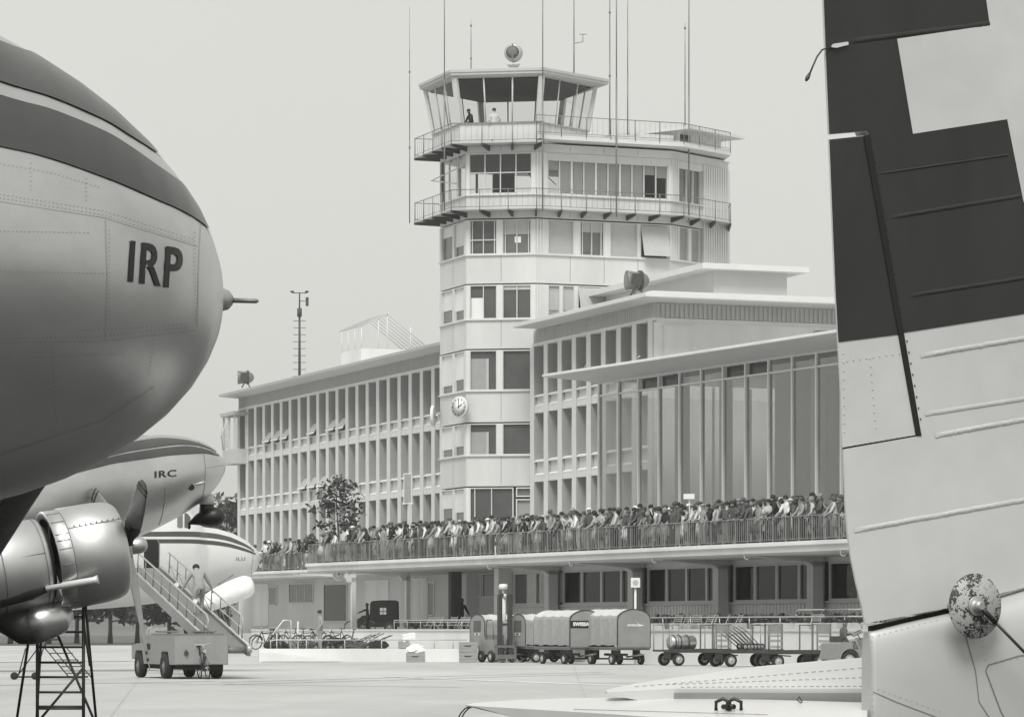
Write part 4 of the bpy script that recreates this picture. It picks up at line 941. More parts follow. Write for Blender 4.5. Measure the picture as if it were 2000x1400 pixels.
# ------------------------------------------------------------------ people
def skin_mesh(V, Ed, R, root=0, sub=1):
    me = bpy.data.meshes.new('body'); me.from_pydata(V, Ed, []); o = bpy.data.objects.new('body_tmp', me); COL.objects.link(o)
    md = o.modifiers.new('s', 'SKIN'); md.use_smooth_shade = True; md.branch_smoothing = 0.4
    if sub: ss = o.modifiers.new('ss', 'SUBSURF'); ss.levels = sub; ss.render_levels = sub
    sv_ = me.skin_vertices[0].data
    for i, r in enumerate(R): sv_[i].radius = r if isinstance(r, tuple) else (r, r); sv_[i].use_root = (i == root)
    dg = bpy.context.evaluated_depsgraph_get(); out = bpy.data.meshes.new_from_object(o.evaluated_get(dg)); bpy.data.objects.remove(o)
    return out
def make_body(P, sleeves='long', legs='trousers', fingers=False, female=False):
    """P: joint positions; returns a continuous body mesh with slots skin, top, bottom, shoe"""
    names = []; V = []; R = []; Ed = []; tags = []
    def v(n, p, r): names.append(n); V.append(tuple(p)); R.append(r); return len(V)-1
    ix = lambda n: names.index(n)
    def e(a, b, t): Ed.append((a, b)); tags.append(t)
    w_ = .86 if female else 1.0
    pel = v('pelvis', P['pelvis'], (.155, .125)); sp = v('spine', P['spine'], (.145*w_, .115)); ch = v('chest', P['chest'], (.175*w_, .125))
    nk = v('neck', P['neck'], .062); h0 = v('head0', P['head0'], (.086, .096)); h1 = v('head1', P['head1'], (.096, .114)); h2 = v('head2', P['head2'], (.072, .082))
    e(pel, sp, 'top'); e(sp, ch, 'top'); e(ch, nk, 'top'); e(nk, h0, 'skin'); e(h0, h1, 'skin'); e(h1, h2, 'skin')
    for s in 'LR':
        sh = v('sh'+s, P['sh'+s], .080*w_); el = v('el'+s, P['el'+s], .056); wr_ = v('wr'+s, P['wr'+s], .040)
        e(ch, sh, 'top'); e(sh, el, 'top'); e(el, wr_, 'top' if sleeves == 'long' else 'skin')
        d = (Vector(P['wr'+s])-Vector(P['el'+s])).normalized(); pc = Vector(P['wr'+s])+d*.07
        if not fingers:
            hd = v('hd'+s, Vector(P['wr'+s])+d*.13, (.030, .022)); e(wr_, hd, 'skin')
        else:
            pa = v('pa'+s, pc, (.038, .02)); e(wr_, pa, 'skin')
            side = d.cross(Vector((0,0,1))); side = side.normalized() if side.length > .1 else Vector((1,0,0)); up = side.cross(d)
            for k, (o_, l_) in enumerate(((-.032,.06),(-.011,.075),(.011,.07),(.032,.055))):
                b_ = pc+d*.03+side*o_; f1 = v('f%s%d' % (s, k), b_+d*l_*.55-up*.006, .0095); f2 = v('g%s%d' % (s, k), b_+d*l_-up*.03, .008); e(pa, f1, 'skin'); e(f1, f2, 'skin')
            th = v('t'+s, pc-d*.02+side*.055-up*.02, .010); t2 = v('u'+s, pc+d*.02+side*.07-up*.04, .009); e(pa, th, 'skin'); e(th, t2, 'skin')
        hp = v('hp'+s, P['hp'+s], .104); kn = v('kn'+s, P['kn'+s], .072); an = v('an'+s, P['an'+s], .050); to = v('to'+s, P['to'+s], (.042, .032))
        low = 'bottom' if legs == 'trousers' else 'skin'
        e(pel, hp, 'bottom'); e(hp, kn, 'bottom'); e(kn, an, low); e(an, to, 'shoe')
    me = skin_mesh(V, Ed, R, 0)
    slots = ['skin', 'top', 'bottom', 'shoe']
    for k in ('skin', 'cloth_white', 'cloth_charcoal', 'shoe'): me.materials.append(M[k])
    segs = [(Vector(V[a]), Vector(V[b]), slots.index(t), max(R[a]) if isinstance(R[a], tuple) else R[a]) for (a, b), t in zip(Ed, tags)]
    zp = P['pelvis'][2]
    for f in me.polygons:
        c = f.center; best = 1e9; bi = 0
        for a, b, t, r in segs:
            d = b-a; u = max(0, min(1, (c-a).dot(d)/max(1e-9, d.length_squared))); q = (c-(a+d*u)).length-r*.5
            if q < best: best, bi = q, t
        f.material_index = bi
        f.use_smooth = True
    return me
def joints(**kw):
    P = dict(pelvis=(0,0,.95), spine=(0,0,1.13), chest=(0,0,1.34), neck=(0,-.005,1.50), head0=(0,-.02,1.565), head1=(0,-.025,1.64), head2=(0,-.02,1.715),
        shL=(.17,0,1.40), shR=(-.17,0,1.40), elL=(.24,.02,1.13), elR=(-.24,.02,1.13), wrL=(.24,-.06,.90), wrR=(-.24,-.06,.90),
        hpL=(.09,0,.88), hpR=(-.09,0,.88), knL=(.10,-.02,.49), knR=(-.10,-.02,.49), anL=(.11,.02,.08), anR=(-.11,.02,.08), toL=(.12,-.15,.035), toR=(-.12,-.15,.035))
    P.update(kw); return P
def lean(P, ang, joint=('spine','chest','neck','head0','head1','head2','shL','shR','elL','elR','wrL','wrR')):
    o = Vector(P['pelvis']); Rm = Matrix.Rotation(ang, 3, 'X')     # +ang bends towards -y
    for k in joint: P[k] = tuple(o+Rm @ (Vector(P[k])-o))
    return P
POSES = {
 'standing with arms at the sides': joints(),
 'with both hands on the railing': lean(joints(elL=(.25,-.16,1.14), elR=(-.25,-.16,1.14), wrL=(.22,-.40,1.03), wrR=(-.22,-.40,1.03)), radians(7)),
 'leaning forward on crossed arms': lean(joints(elL=(.26,-.22,1.10), elR=(-.26,-.22,1.10), wrL=(-.05,-.33,1.06), wrR=(.05,-.36,1.09)), radians(17)),
 'with folded arms': joints(elL=(.25,-.08,1.14), elR=(-.25,-.08,1.14), wrL=(-.10,-.22,1.18), wrR=(.10,-.24,1.22)),
 'shading the eyes with one hand': joints(elR=(-.34,-.14,1.43), wrR=(-.14,-.20,1.62)),
 'holding a camera to the face': joints(elL=(.27,-.16,1.26), elR=(-.27,-.16,1.26), wrL=(.08,-.20,1.54), wrR=(-.08,-.20,1.54)),
 'turned sideways with a hand on the hip': joints(elL=(.36,.06,1.16), wrL=(.20,-.04,1.00)),
 'resting one foot on the rail': lean(joints(knL=(.12,-.26,.66), anL=(.12,-.20,.28), toL=(.13,-.36,.24), elL=(.25,-.16,1.14), wrL=(.22,-.38,1.02)), radians(10)),
}
def cap_mesh(P, kind):
    c = Vector(P['head1'])+Vector((0, .012, .012)); b = MB()
    T_ = Matrix.Translation(c) @ Matrix.Rotation(radians(20), 4, 'X'); b.T = T_
    if kind == 'short': b.lathe([(-.03,.098),(.02,.108),(.06,.098),(.09,.072),(.112,.02)], 10, 'Z')
    elif kind == 'bob': b.lathe([(-.11,.08),(-.07,.116),(0,.121),(.05,.112),(.09,.082),(.12,.02)], 10, 'Z', (0,.014,0))
    elif kind == 'hat':
        b.T = Matrix.Translation(c); b.lathe([(.045,.155),(.05,.16),(.06,.112),(.13,.098),(.155,.055)], 12, 'Z')
    else:
        b.T = Matrix.Translation(c); b.lathe([(.02,.112),(.06,.11),(.10,.082),(.12,.02)], 12, 'Z'); b.box(-.07,.07,-.17,-.06,.03,.042)
    return b
def skirt_mesh(P):
    b = MB(); pz = Vector(P['pelvis']); n = 14; rings = []
    for z, rx, ry in ((.13,.145,.12),(0,.19,.15),(-.2,.235,.19),(-.44,.285,.24),(-.44,.25,.21)):
        rings.append([(pz.x+cos(2*pi*i/n)*rx*(1+.05*sin(i*2.5)), pz.y+sin(2*pi*i/n)*ry, pz.z+z) for i in range(n)])
    b.loft(rings, 0, True); return b.mesh('skirt', 'cloth_pale')
PROTO = {}
def proto(pose, kind):
    k = (pose, kind)
    if k in PROTO: return PROTO[k]
    P = POSES[pose]; fem = kind == 'woman'
    if fem: P = dict(P)
    me = make_body(P, 'short' if kind != 'suit' else 'long', 'trousers' if kind in ('suit', 'man') else 'bare', female=fem)
    caps = {c: cap_mesh(P, c).mesh('hair' if c in ('short','bob') else 'hat', 'hair_dark') for c in ('short','bob','hat','cap')}
    PROTO[k] = (me, caps, skirt_mesh(P) if fem else None); return PROTO[k]
def setm(o, i, m): o.material_slots[i].link = 'OBJECT'; o.material_slots[i].material = M[m]
SEEN = {}
def person(X, Y, z, rz, pose, kind, scale, top, bottom, hair, cap, where, group, label=None):
    me, caps, sk = proto(pose, kind)
    o = link('person', me); o.location = (X, Y, z); o.rotation_euler = (0, 0, rz); o.scale = (scale*random.uniform(.95,1.08), scale, scale*random.uniform(.97,1.03))
    setm(o, 1, 'cloth_'+top); setm(o, 2, 'cloth_'+bottom)
    h = link('hat' if cap in ('hat','cap') else 'hair', caps[cap]); h.parent = o; setm(h, 0, hair if cap in ('short','bob') else 'cloth_'+hair)
    if sk: s = link('skirt', sk); s.parent = o; setm(s, 0, 'cloth_'+bottom)
    who = {'woman': 'woman', 'man': 'man', 'suit': 'man', 'child': 'child'}[kind]
    pose = {'standing with arms at the sides': 'standing', 'with both hands on the railing': 'gripping the railing', 'leaning forward on crossed arms': 'leaning on crossed arms', 'shading the eyes with one hand': 'shading the eyes', 'holding a camera to the face': 'taking a photograph', 'turned sideways with a hand on the hip': 'hand on hip', 'resting one foot on the rail': 'with one foot raised'}.get(pose, pose)
    g_ = {'suit': 'jacket, %s trousers', 'man': 'shirt, %s trousers', 'woman': 'blouse, %s skirt', 'child': 'shirt, %s shorts'}[kind] % bottom
    hh = {'hat': ' and hat', 'cap': ' and cap'}.get(cap, '')
    if len(g_.split()) and pose.startswith('leaning'): pose = 'leaning'
    tag(o, label or ('%s in %s %s%s, %s %s' % (who, top.replace('pattern', 'patterned'), g_, hh, pose, where)), 'person', group)
    return o
CAM_POSES = list(POSES)
FRONT = ['with both hands on the railing','leaning forward on crossed arms','with both hands on the railing','leaning forward on crossed arms','resting one foot on the rail','with folded arms','standing with arms at the sides']
BACK = ['standing with arms at the sides','with folded arms','shading the eyes with one hand','holding a camera to the face','turned sideways with a hand on the hip','standing with arms at the sides']
random.seed(21)
def rnd_person(x, y, row, where, group, fr=FG, z=ZT):
    kind = random.choices(['suit','man','woman','child'], [.26,.28,.32,.14])[0]
    if row == 2 and kind == 'child': kind = 'suit'
    pose = random.choice(FRONT if row == 0 else BACK)
    sc = random.uniform(.96,1.11)*(.95 if kind == 'woman' else 1.0)
    if kind == 'child': sc = random.uniform(.62,.82); pose = 'with folded arms' if row else 'standing with arms at the sides'
    top = random.choices(['white','pale','grey','charcoal','black','pattern'], {'suit': [0,.12,.26,.34,.28,0], 'man': [.30,.18,.22,.17,.13,0], 'woman': [.20,.16,.16,.16,.14,.18], 'child': [.35,.3,.2,.1,.05,0]}[kind])[0]
    bottom = random.choices(['pale','grey','charcoal','black','white'], {'suit': [.05,.2,.4,.35,0], 'man': [.06,.22,.4,.32,0], 'woman': [.2,.2,.28,.2,.12], 'child': [.2,.3,.3,.2,0]}[kind])[0]
    cap = random.choices(['short','bob','hat','cap'], {'suit': [.72,0,.22,.06], 'man': [.82,0,.08,.10], 'woman': [.15,.75,.10,0], 'child': [.7,.2,0,.1]}[kind])[0]
    hair = random.choices(['hair_dark','hair_mid','hair_fair'], [.6,.3,.1])[0] if cap in ('short','bob') else random.choice(['grey','charcoal','charcoal','pale','white'])
    X, Y = fr.w(x, y)
    person(X, Y, z+(0.0), fr.a+random.gauss(-.25, .35), pose, kind, sc, top, bottom, hair, cap, where, group)
GC = 'spectators on the terrace'
xx0 = FG.x_at(612); xx1 = FG.x_at(1668)
for row, (y, step, where) in enumerate(((.52,.50,'in front terrace row'),(1.15,.55,'in second terrace row'),(1.8,.72,'in back terrace row'))):
    x = xx0+.2*row
    while x < xx1:
        if not (row == 2 and random.random() < .12): rnd_person(x, y+random.uniform(-.12,.18), row, where, GC)
        x += step*random.uniform(.75,1.25)
x = FG.x_at(492, YB+.5)
while x < tx0-.3:
    for row in (0, 1): 
        if random.random() < .85: rnd_person(x+random.uniform(-.2,.2), YB+.5+.7*row, row, 'at far terrace end', 'spectators at the far end of the terrace')
    x += .52*random.uniform(.8,1.2)
# the rows behind, too many to tell apart: one mass of standing figures
def crowd_mass():
    keys = ['skin','shoe','cloth_white','cloth_pale','cloth_grey','cloth_charcoal','cloth_black','hair_dark','hair_mid','cloth_pattern']; me_ = MB(); random.seed(77)
    x = xx0
    while x < xx1:
        for y in (2.35, 2.95):
            if random.random() < (.12 if y < 2.5 else .45): continue
            kind = random.choice(['suit','man','man','woman']); pose = random.choice(BACK); body, caps, sk = proto(pose, kind); sc = random.uniform(1.02,1.14)
            X, Y = FG.w(x+random.uniform(-.25,.25), y+random.uniform(-.2,.2)); T_ = Matrix.Translation((X, Y, ZT)) @ Matrix.Rotation(FG.a+random.gauss(-.25,.4), 4, 'Z') @ Matrix.Diagonal((sc,sc,sc,1))
            top, bot = random.choice((2,3,4,5,5,6,9) if kind != 'suit' else (4,5,6,6)), random.choice((4,5,6))
            for src, mp2 in ((body, [0, top, bot, 1]), (caps['bob' if kind == 'woman' else 'short'], [random.choice((7,7,8))])):
                o_ = len(me_.v); me_.v += [tuple(T_ @ v.co) for v in src.vertices]
                for p in src.polygons: me_.f.append([i+o_ for i in p.vertices]); me_.m.append(mp2[min(p.material_index, len(mp2)-1)]); me_.sm.append(True)
        x += .62*random.uniform(.8,1.2)
    o = link('crowd', me_.mesh('crowd', keys, False)); o['kind'] = 'stuff'; tag(o, 'dense standing crowd filling the terrace behind the front rows', 'crowd')
crowd_mass()
# tower crew
random.seed(5)
tx_, ty_ = TW.loc(X_(965,178.5), 178.5)
person(X_(965,178), 178.0, Zcab-.98, radians(10), 'turned sideways with a hand on the hip', 'man', 1.0, 'white', 'black', 'hair_dark', 'short', '', None, 'man in a white shirt standing in the tower cab')
person(X_(922,178), 178.3, Zcab-.98, radians(-60), 'leaning forward on crossed arms', 'suit', 1.0, 'black', 'black', 'hair_dark', 'short', '', None, 'man in a dark jacket bending over the desk in the tower cab')
# figure in black at the counter
X, Y = FG.w(FG.x_at(900, 5.2), 5.2)
person(X, Y, ZF, radians(150), 'with both hands on the railing', 'suit', 1.02, 'black', 'black', 'hair_dark', 'short', '', None, 'figure in a long black coat at the counter under the terrace')
# men in overalls with hands
def worker(name_label, X, Y, z, rz, P, scale=1.0, top='overall', bottom='overall', capk='short', hair='hair_dark'):
    me = make_body(P, 'long' if top != 'overall' else 'short', 'trousers', fingers=True)
    o = link('person', me); o.location = (X, Y, z); o.rotation_euler = (0,0,rz); o.scale = (scale,)*3
    setm(o, 1, top); setm(o, 2, bottom)
    c = cap_mesh(P, capk); n_ = 'hair' if capk == 'short' else 'cap'; h = link(n_, c.mesh(n_, hair)); h.parent = o
    return tag(o, name_label, 'person')
Pm = joints(elL=(.27,.02,1.14), wrL=(.26,-.16,.95), elR=(-.26,.05,1.12), wrR=(-.27,-.03,.88))
worker('man in light overalls standing by the bicycles behind the pipe rail', X_(625,149.0), 149.0, .5, radians(-70), Pm, 1.03)
# ------------------------------------------------------------------ aircraft
from mathutils.bvhtree import BVHTree
CAMV = Vector((0, 0, HC))
def ray(px, py): return Vector(((px-1000)/FPX, 1, (HY-py)/FPX))
class Plane_:
    """an airliner: frame with x forward and y to port; body lofted through vertical sections read from its outline"""
    def __init__(s, name, label, tip_px, Y, phi, group=None):
        X = (tip_px-1000)/FPX*Y; s.fr = Fr(X, Y, radians(phi)); s.T = Thing(name, label, 'airliner', s.fr, (0, 0, 0), group)
        s.W = Matrix.Translation((X, Y, 0)) @ Matrix.Rotation(radians(phi), 4, 'Z')
    def section(s, x, zc, rz, ry, n=40, sq=2.0):
        out = []
        for i in range(n):
            t = 2*pi*i/n; c, q = cos(t), sin(t)
            out.append((x, ry*(abs(c)**(2/sq))*(1 if c >= 0 else -1), zc+rz*(abs(q)**(2/sq))*(1 if q >= 0 else -1)))
        return out
    def body(s, secs, n=48, matk='alu', name='fuselage'):
        """secs: (x, zc, rz, ry)"""
        b = MB(); b.loft([s.section(*q, n=n) for q in secs], 0, True)
        me = b.mesh(name, matk); o = s.T.put(name, me); s.body_o = o
        vs = [s.W @ Vector(v.co) for v in me.vertices]; s.bvh = BVHTree.FromPolygons(vs, [list(p.vertices) for p in me.polygons]); s.Wi = s.W.inverted(); s.WiR = s.Wi.to_3x3()
        return o
    def hit(s, px, py, off=.004):
        d = ray(px, py).normalized(); l, n, i, t = s.bvh.ray_cast(CAMV, d)
        if l is None: return None
        if n.dot(d) > 0: n = -n
        return s.Wi @ (l+n*off)
    def clip(s, x, ya, yb):
        if s.hit(x, ya) is not None or s.hit(x, yb) is None: return ya
        lo, hi = ya, yb
        for _ in range(14):
            m = (lo+hi)/2
            if s.hit(x, m) is None: lo = m
            else: hi = m
        return hi+.05
    def decal(s, name, top, bot, matk, nx=130, ny=10, off=.007, mirror=True, parent=None):
        """patch between two pixel curves (lists of (px,py) over the same px range), laid on the skin"""
        def itp(c, x):
            for (xa, ya), (xb, yb) in zip(c, c[1:]):
                if x <= xb or (xb, yb) == c[-1]:
                    u = (x-xa)/(xb-xa); return ya+(yb-ya)*u
        def smooth(c):       # Catmull-Rom resample
            out = []
            for i in range(len(c)-1):
                p0, p1, p2, p3 = c[max(i-1,0)], c[i], c[i+1], c[min(i+2,len(c)-1)]
                for k in range(8):
                    t = k/8; f = lambda a,b,c_,d: .5*((2*b)+(-a+c_)*t+(2*a-5*b+4*c_-d)*t*t+(-a+3*b-3*c_+d)*t**3)
                    out.append((f(p0[0],p1[0],p2[0],p3[0]), f(p0[1],p1[1],p2[1],p3[1])))
            out.append(c[-1]); return out
        top, bot = smooth(top), smooth(bot); x0 = max(top[0][0], bot[0][0]); x1 = min(top[-1][0], bot[-1][0]); g_ = {}; b = MB()
        P = []
        for i in range(nx+1):
            for j in range(ny+1):
                x = x0+(x1-x0)*i/nx; ya, yb = itp(top, x), itp(bot, x)
                if j == 0 or True: ya = s.clip(x, ya, yb)
                yy = ya+(yb-ya)*j/ny; h = s.hit(x, yy, off)
                for d_ in range(1, 9):
                    if h is None: h = s.hit(x, yy+d_*.8, off)
                g_[i, j] = None if h is None else len(P)
                if h is not None: P.append(h)
        F = []
        for i in range(nx):
            for j in range(ny):
                q = [g_[i,j], g_[i+1,j], g_[i+1,j+1], g_[i,j+1]]
                if None not in q and max((P[q[a]]-P[q[a-1]]).length for a in range(4)) < 1.5: F.append(q)
        b.add(P, F, 0, True)
        if mirror: b.add([(p[0], -p[1], p[2]) for p in P], [f[::-1] for f in F], 0, True)
        return s.T.put(name, b.mesh(name, matk, False), parent=parent or s.body_o)
    def line(s, name, pts, wd, matk, off=.003, n=40, mirror=False):
        c = []
        for (xa, ya), (xb, yb) in zip(pts, pts[1:]):
            for k in range(n//(len(pts)-1)): u = k/(n//(len(pts)-1)); c.append((xa+(xb-xa)*u, ya+(yb-ya)*u))
        c.append(pts[-1]); b = MB(); prev = None
        for i in range(len(c)-1):
            (xa, ya), (xb, yb) = c[i], c[i+1]; l = sqrt((xb-xa)**2+(yb-ya)**2); nx_, ny_ = -(yb-ya)/l*wd/2, (xb-xa)/l*wd/2
            q = [s.hit(xa+nx_, ya+ny_, off), s.hit(xb+nx_, yb+ny_, off), s.hit(xb-nx_, yb-ny_, off), s.hit(xa-nx_, ya-ny_, off)]
            if None in q: continue
            b.add(q, [(0,1,2,3)], 0, True)
        return s.T.put(name, b.mesh(name, matk, False), parent=s.body_o)
    def rivets(s, rows, r_px, matk='seam', step=8.0):
        b = MB()
        for pts in rows:
            for (xa, ya), (xb, yb) in zip(pts, pts[1:]):
                l = sqrt((xb-xa)**2+(yb-ya)**2); k = int(l/step)
                for i in range(k):
                    u = i/k; x, y = xa+(xb-xa)*u, ya+(yb-ya)*u
                    q = [s.hit(x+cos(t*pi/3)*r_px, y+sin(t*pi/3)*r_px, .004) for t in range(6)]
                    if None not in q: b.add(q, [tuple(range(6))], 0, True)
        o = s.T.put('rivets', b.mesh('rivets', matk, False), parent=s.body_o, kind='stuff'); return o
    def letters(s, text, px, py, hpx, slope, lean_=0.0, stretch=1.0, matk='black_paint', bold=.03, off=.006):
        me = subdiv(text_mesh(text, 1.0, bold, 0.0, matk, 1.12), 1); ys = [v.co.y for v in me.vertices]; xs = [v.co.x for v in me.vertices]
        k = hpx/(max(ys)-min(ys)); cy = (max(ys)+min(ys))/2; cx_ = (max(xs)+min(xs))/2; P = []; ok = True
        for v in me.vertices:
            x, y = (v.co.x-cx_)*k*stretch, (v.co.y-cy)*k
            h = s.hit(px+x+y*lean_, py-y+x*slope, off); v.co = h if h is not None else s.hit(px, py, off)
        me.update(); return s.T.put('lettering', me, parent=s.body_o)
# --- near airliner nose on the left
P1 = Plane_('airliner', 'close silver airliner nose with two dark stripes and the letters IRP', 421, 16.6, 24)
K = FPX/16.6
prof = [(0.000,.02),(.012,.13),(.05,.27),(.10,.37),(.18,.49),(.30,.625),(.45,.755),(.62,.875),(.80,.975),(1.0,1.065),(1.25,1.155),(1.6,1.25),(2.0,1.33),(2.6,1.41),(3.5,1.44),(8,1.44),(12,1.40),(16,1.05),(19.5,.45),(20.5,.12)]
def zc1(a): return HC+(HY-588)/FPX*16.6+min(a,1.7)*.085+(max(0,a-12)*.08)
P1.body([(-a, zc1(a), r, r*.985) for a, r in prof], 72, 'alu')
P1.decal('stripe', [(-700,-130),(-300,88),(0,187),(100,215),(200,256),(250,285),(300,320),(350,355),(380,380),(400,410),(414,446)], [(-700,120),(-300,230),(0,287),(100,311),(200,346),(250,366),(300,388),(350,410),(380,427),(400,442),(414,462)], 'livery')
P1.decal('stripe', [(-700,-280),(-300,-50),(0,82),(100,115),(200,172),(250,214),(300,264),(350,322),(372,354)], [(-700,-160),(-300,55),(0,160),(100,191),(200,234),(250,264),(300,296),(350,334),(374,361)], 'livery')
def p1_surf(x, z, off=.007):
    a = -x
    for (a0, r0), (a1, r1) in zip(prof, prof[1:]):
        if a0 <= a <= a1: r = r0+(r1-r0)*(a-a0)/(a1-a0)
    d = max(-.999, min(.999, (z-zc1(a))/r)); t = asin(d); return (x, -(r*.985+off)*cos(t), zc1(a)+(r+off)*sin(t))
for (pa, pb) in (((-690,-124),(-690,117)), ((-690,-274),(-690,-154))):      # the stripes run on along the cabin
    ha, hb_ = P1.hit(*pa), P1.hit(*pb)
    if ha is None or hb_ is None: continue
    rows_ = []
    for k in range(16):
        x = ha.x+.02-(ha.x+13)*k/15*1.0 if False else (ha.x+.05)+(-13-ha.x)*k/15
        rows_.append([p1_surf(x, hb_.z+(ha.z-hb_.z)*j/5) for j in range(6)])
    b = MB(); b.loft(rows_, 0, True, False, False); b.loft([[(q[0], -q[1], q[2]) for q in r_] for r_ in rows_], 0, True, False, False); P1.T.put('stripe', b.mesh('stripe', 'livery', False), parent=P1.body_o)
P1.line('seam', [(-300,78),(0,135),(100,166),(200,212),(300,284),(345,325)], 1.6, 'seam', .006)
for pts in ([(-300,350),(0,394),(200,425),(386,482)], [(-300,680),(0,669),(190,667),(380,645)], [(392,430),(388,500),(386,600),(384,640)], [(-300,905),(0,888),(200,820),(300,755)], [(206,430),(209,540),(206,665)]):
    P1.line('seam', pts, .8, 'seam_soft')
P1.rivets([[(-200,310),(0,320),(100,338),(200,368)], [(0,380),(200,412),(384,470)], [(0,387),(200,420),(384,477)], [(168,350),(168,400)], [(380,455),(380,640)], [(213,450),(213,640)], [(0,452),(180,455)], [(0,660),(190,657),(375,638)], [(0,530),(210,535)], [(150,645),(260,640),(370,632)], [(0,700),(250,690)], [(60,320),(60,380)], [(100,680),(110,830)], [(300,655),(290,740)]], 1.1, 'seam_mid')
P1.letters('IRP', 303, 518, 80, .155, .06, .64, bold=.016)
def tube_on(Pl, name, pts, r, matk, n=10): b = MB(); b.path([Pl.Wi @ Vector(at(*p)) for p in pts], r, n); return Pl.T.put(name, b.mesh(name, matk))
Yt = 16.75
b = MB(); b.path([P1.Wi @ Vector(at(px, py, Yt)) for px, py in ((405,584),(430,585),(447,586),(455,586.5))], [.10,.062,.048,.022], 14); pb = P1.T.put('probe_base', b.mesh('probe_base', 'alu_dull'))
b = MB(); b.path([P1.Wi @ Vector(at(px, py, Yt)) for px, py in ((450,586.5),(500,588),(505,588))], [.013,.012,.006], 10); P1.T.put('pitot_tube', b.mesh('pitot_tube', 'steel_mid'), parent=pb)
b = MB()                                      # nose gear, hidden below the frame but carrying the nose
b.tube((-2.6,0,1.9), (-2.6,0,.35), .09, 10); b.tube((-2.6,-.35,.36), (-2.6,.35,.36), .05, 8); P1.T.put('nose_strut', b.mesh('nose_strut', 'steel_light'))
for s_ in (-1, 1): b = MB(); b.lathe([(-.10,.20),(-.10,.33),(-.05,.36),(.05,.36),(.10,.33),(.10,.20)], 20, 'Y', (-2.6,s_*.24,.36)); P1.T.put('wheel', b.mesh('wheel', 'rubber'))
b = MB()
for sg in (-1, 1): b.loft([[(-7.2-u*c-abs(y)*.08, sg*y, 2.1+abs(y)*.08+h*c) for u, h in ((0,0),(.05,.06),(.3,.09),(.7,.05),(1,0),(.7,-.02),(.3,-.035),(.05,-.03))] for y, c in ((.3,3.6),(4,3.2),(13.5,1.5))], 0, True)
P1.T.put('wing', b.mesh('wing', 'alu'))
for sg in (-1, 1):
    b = MB(); b.lathe([(-9.5,.2),(-8,.6),(-6.5,.68),(-5.6,.68),(-5.2,.5)], 24, 'X', (0,sg*3.8,2.35)); P1.T.put('nacelle', b.mesh('nacelle', 'alu'))
    b = MB(); b.tube((-8.4,sg*3.8,2.0),(-8.4,sg*3.8,.45),.11,8); b.lathe([(-.3,.2),(-.3,.42),(-.1,.48),(.1,.48),(.3,.42),(.3,.2)], 20, 'Y', (-8.4,sg*3.8,.48)); P1.T.put('main_gear', b.mesh('main_gear', 'rubber'))
# --- middle airliner with engine
P2 = Plane_('airliner', 'middle silver airliner lettered IRC with radial engine and black teardrop pod under its nose', 437, 50.0, 21)
o2 = [(438,903,912),(436.5,897,926),(432,892,934),(427,887.5,943),(418,879,955),(407,869,967),(394,862.5,979),(381,858.5,988),(360,852.5,1002),(340,850,1013.5),(314,849,1027),(284,850,1042),(240,838,1062),(200,815,1082),(150,805,1103),(100,806,1122),(0,812,1150),(-200,826,1172),(-500,845,1190),(-900,880,1190),(-1150,1000,1130)]
def secs(Pl, rows, wmax, wk=1.0):
    out = []
    for px, t, bt in rows:
        x = Pl.fr.x_at(px, 0); z1, z0 = Pl.fr.z_at(t, x, 0), Pl.fr.z_at(bt, x, 0); rz = max(.01, (z1-z0)/2); out.append((x, (z0+z1)/2, rz, min(rz*wk, wmax)))
    return out
P2.body(secs(P2, o2, 1.22), 48, 'alu')
P2.decal('stripe', [(110,901),(160,889),(222,872),(253,864),(304,856),(345,857),(381,863),(407,873),(422,881)], [(110,919),(160,906),(222,889),(253,881.5),(304,873.5),(345,868.5),(381,869),(407,875.5),(422,883)], 'livery')
P2.decal('stripe', [(110,921.5),(160,908.5),(215,892.5),(247,885.5),(304,876.5),(345,872),(371,871.5),(390,874.5),(407,879),(428,888.5)], [(110,934),(160,921),(215,907),(247,901.5),(278,897),(330,889.5),(381,886),(395,885.5),(407,886),(428,890.5)], 'livery')
P2.line('seam', [(386,859),(397,880),(401,910),(400,945),(395,976)], .9, 'seam'); P2.line('seam', [(322,951),(321,980),(316,1008),(310,1026)], .9, 'seam'); P2.line('seam', [(401,914),(420,911),(437,908)], .7, 'seam')
P2.letters('IRC', 323, 925, 13.5, -.07, 0, 1.45, bold=.02, off=.008)
b = MB(); b.path([P2.Wi @ Vector(at(*p)) for p in ((378,947,48.9),(390,944,48.9),(400,941.5,48.9))], [.01,.022,.022], 8); b.box(0,0,0,0,0,0); P2.T.put('pitot_tube', b.mesh('pitot_tube', 'steel_light'), parent=P2.body_o)
b = MB(); c = P2.hit(373, 951, .005); b.lathe([(-.01,.05),(.01,.05)], 8, 'Y', c); P2.T.put('vent', b.mesh('vent', 'black_matt'), parent=P2.body_o)
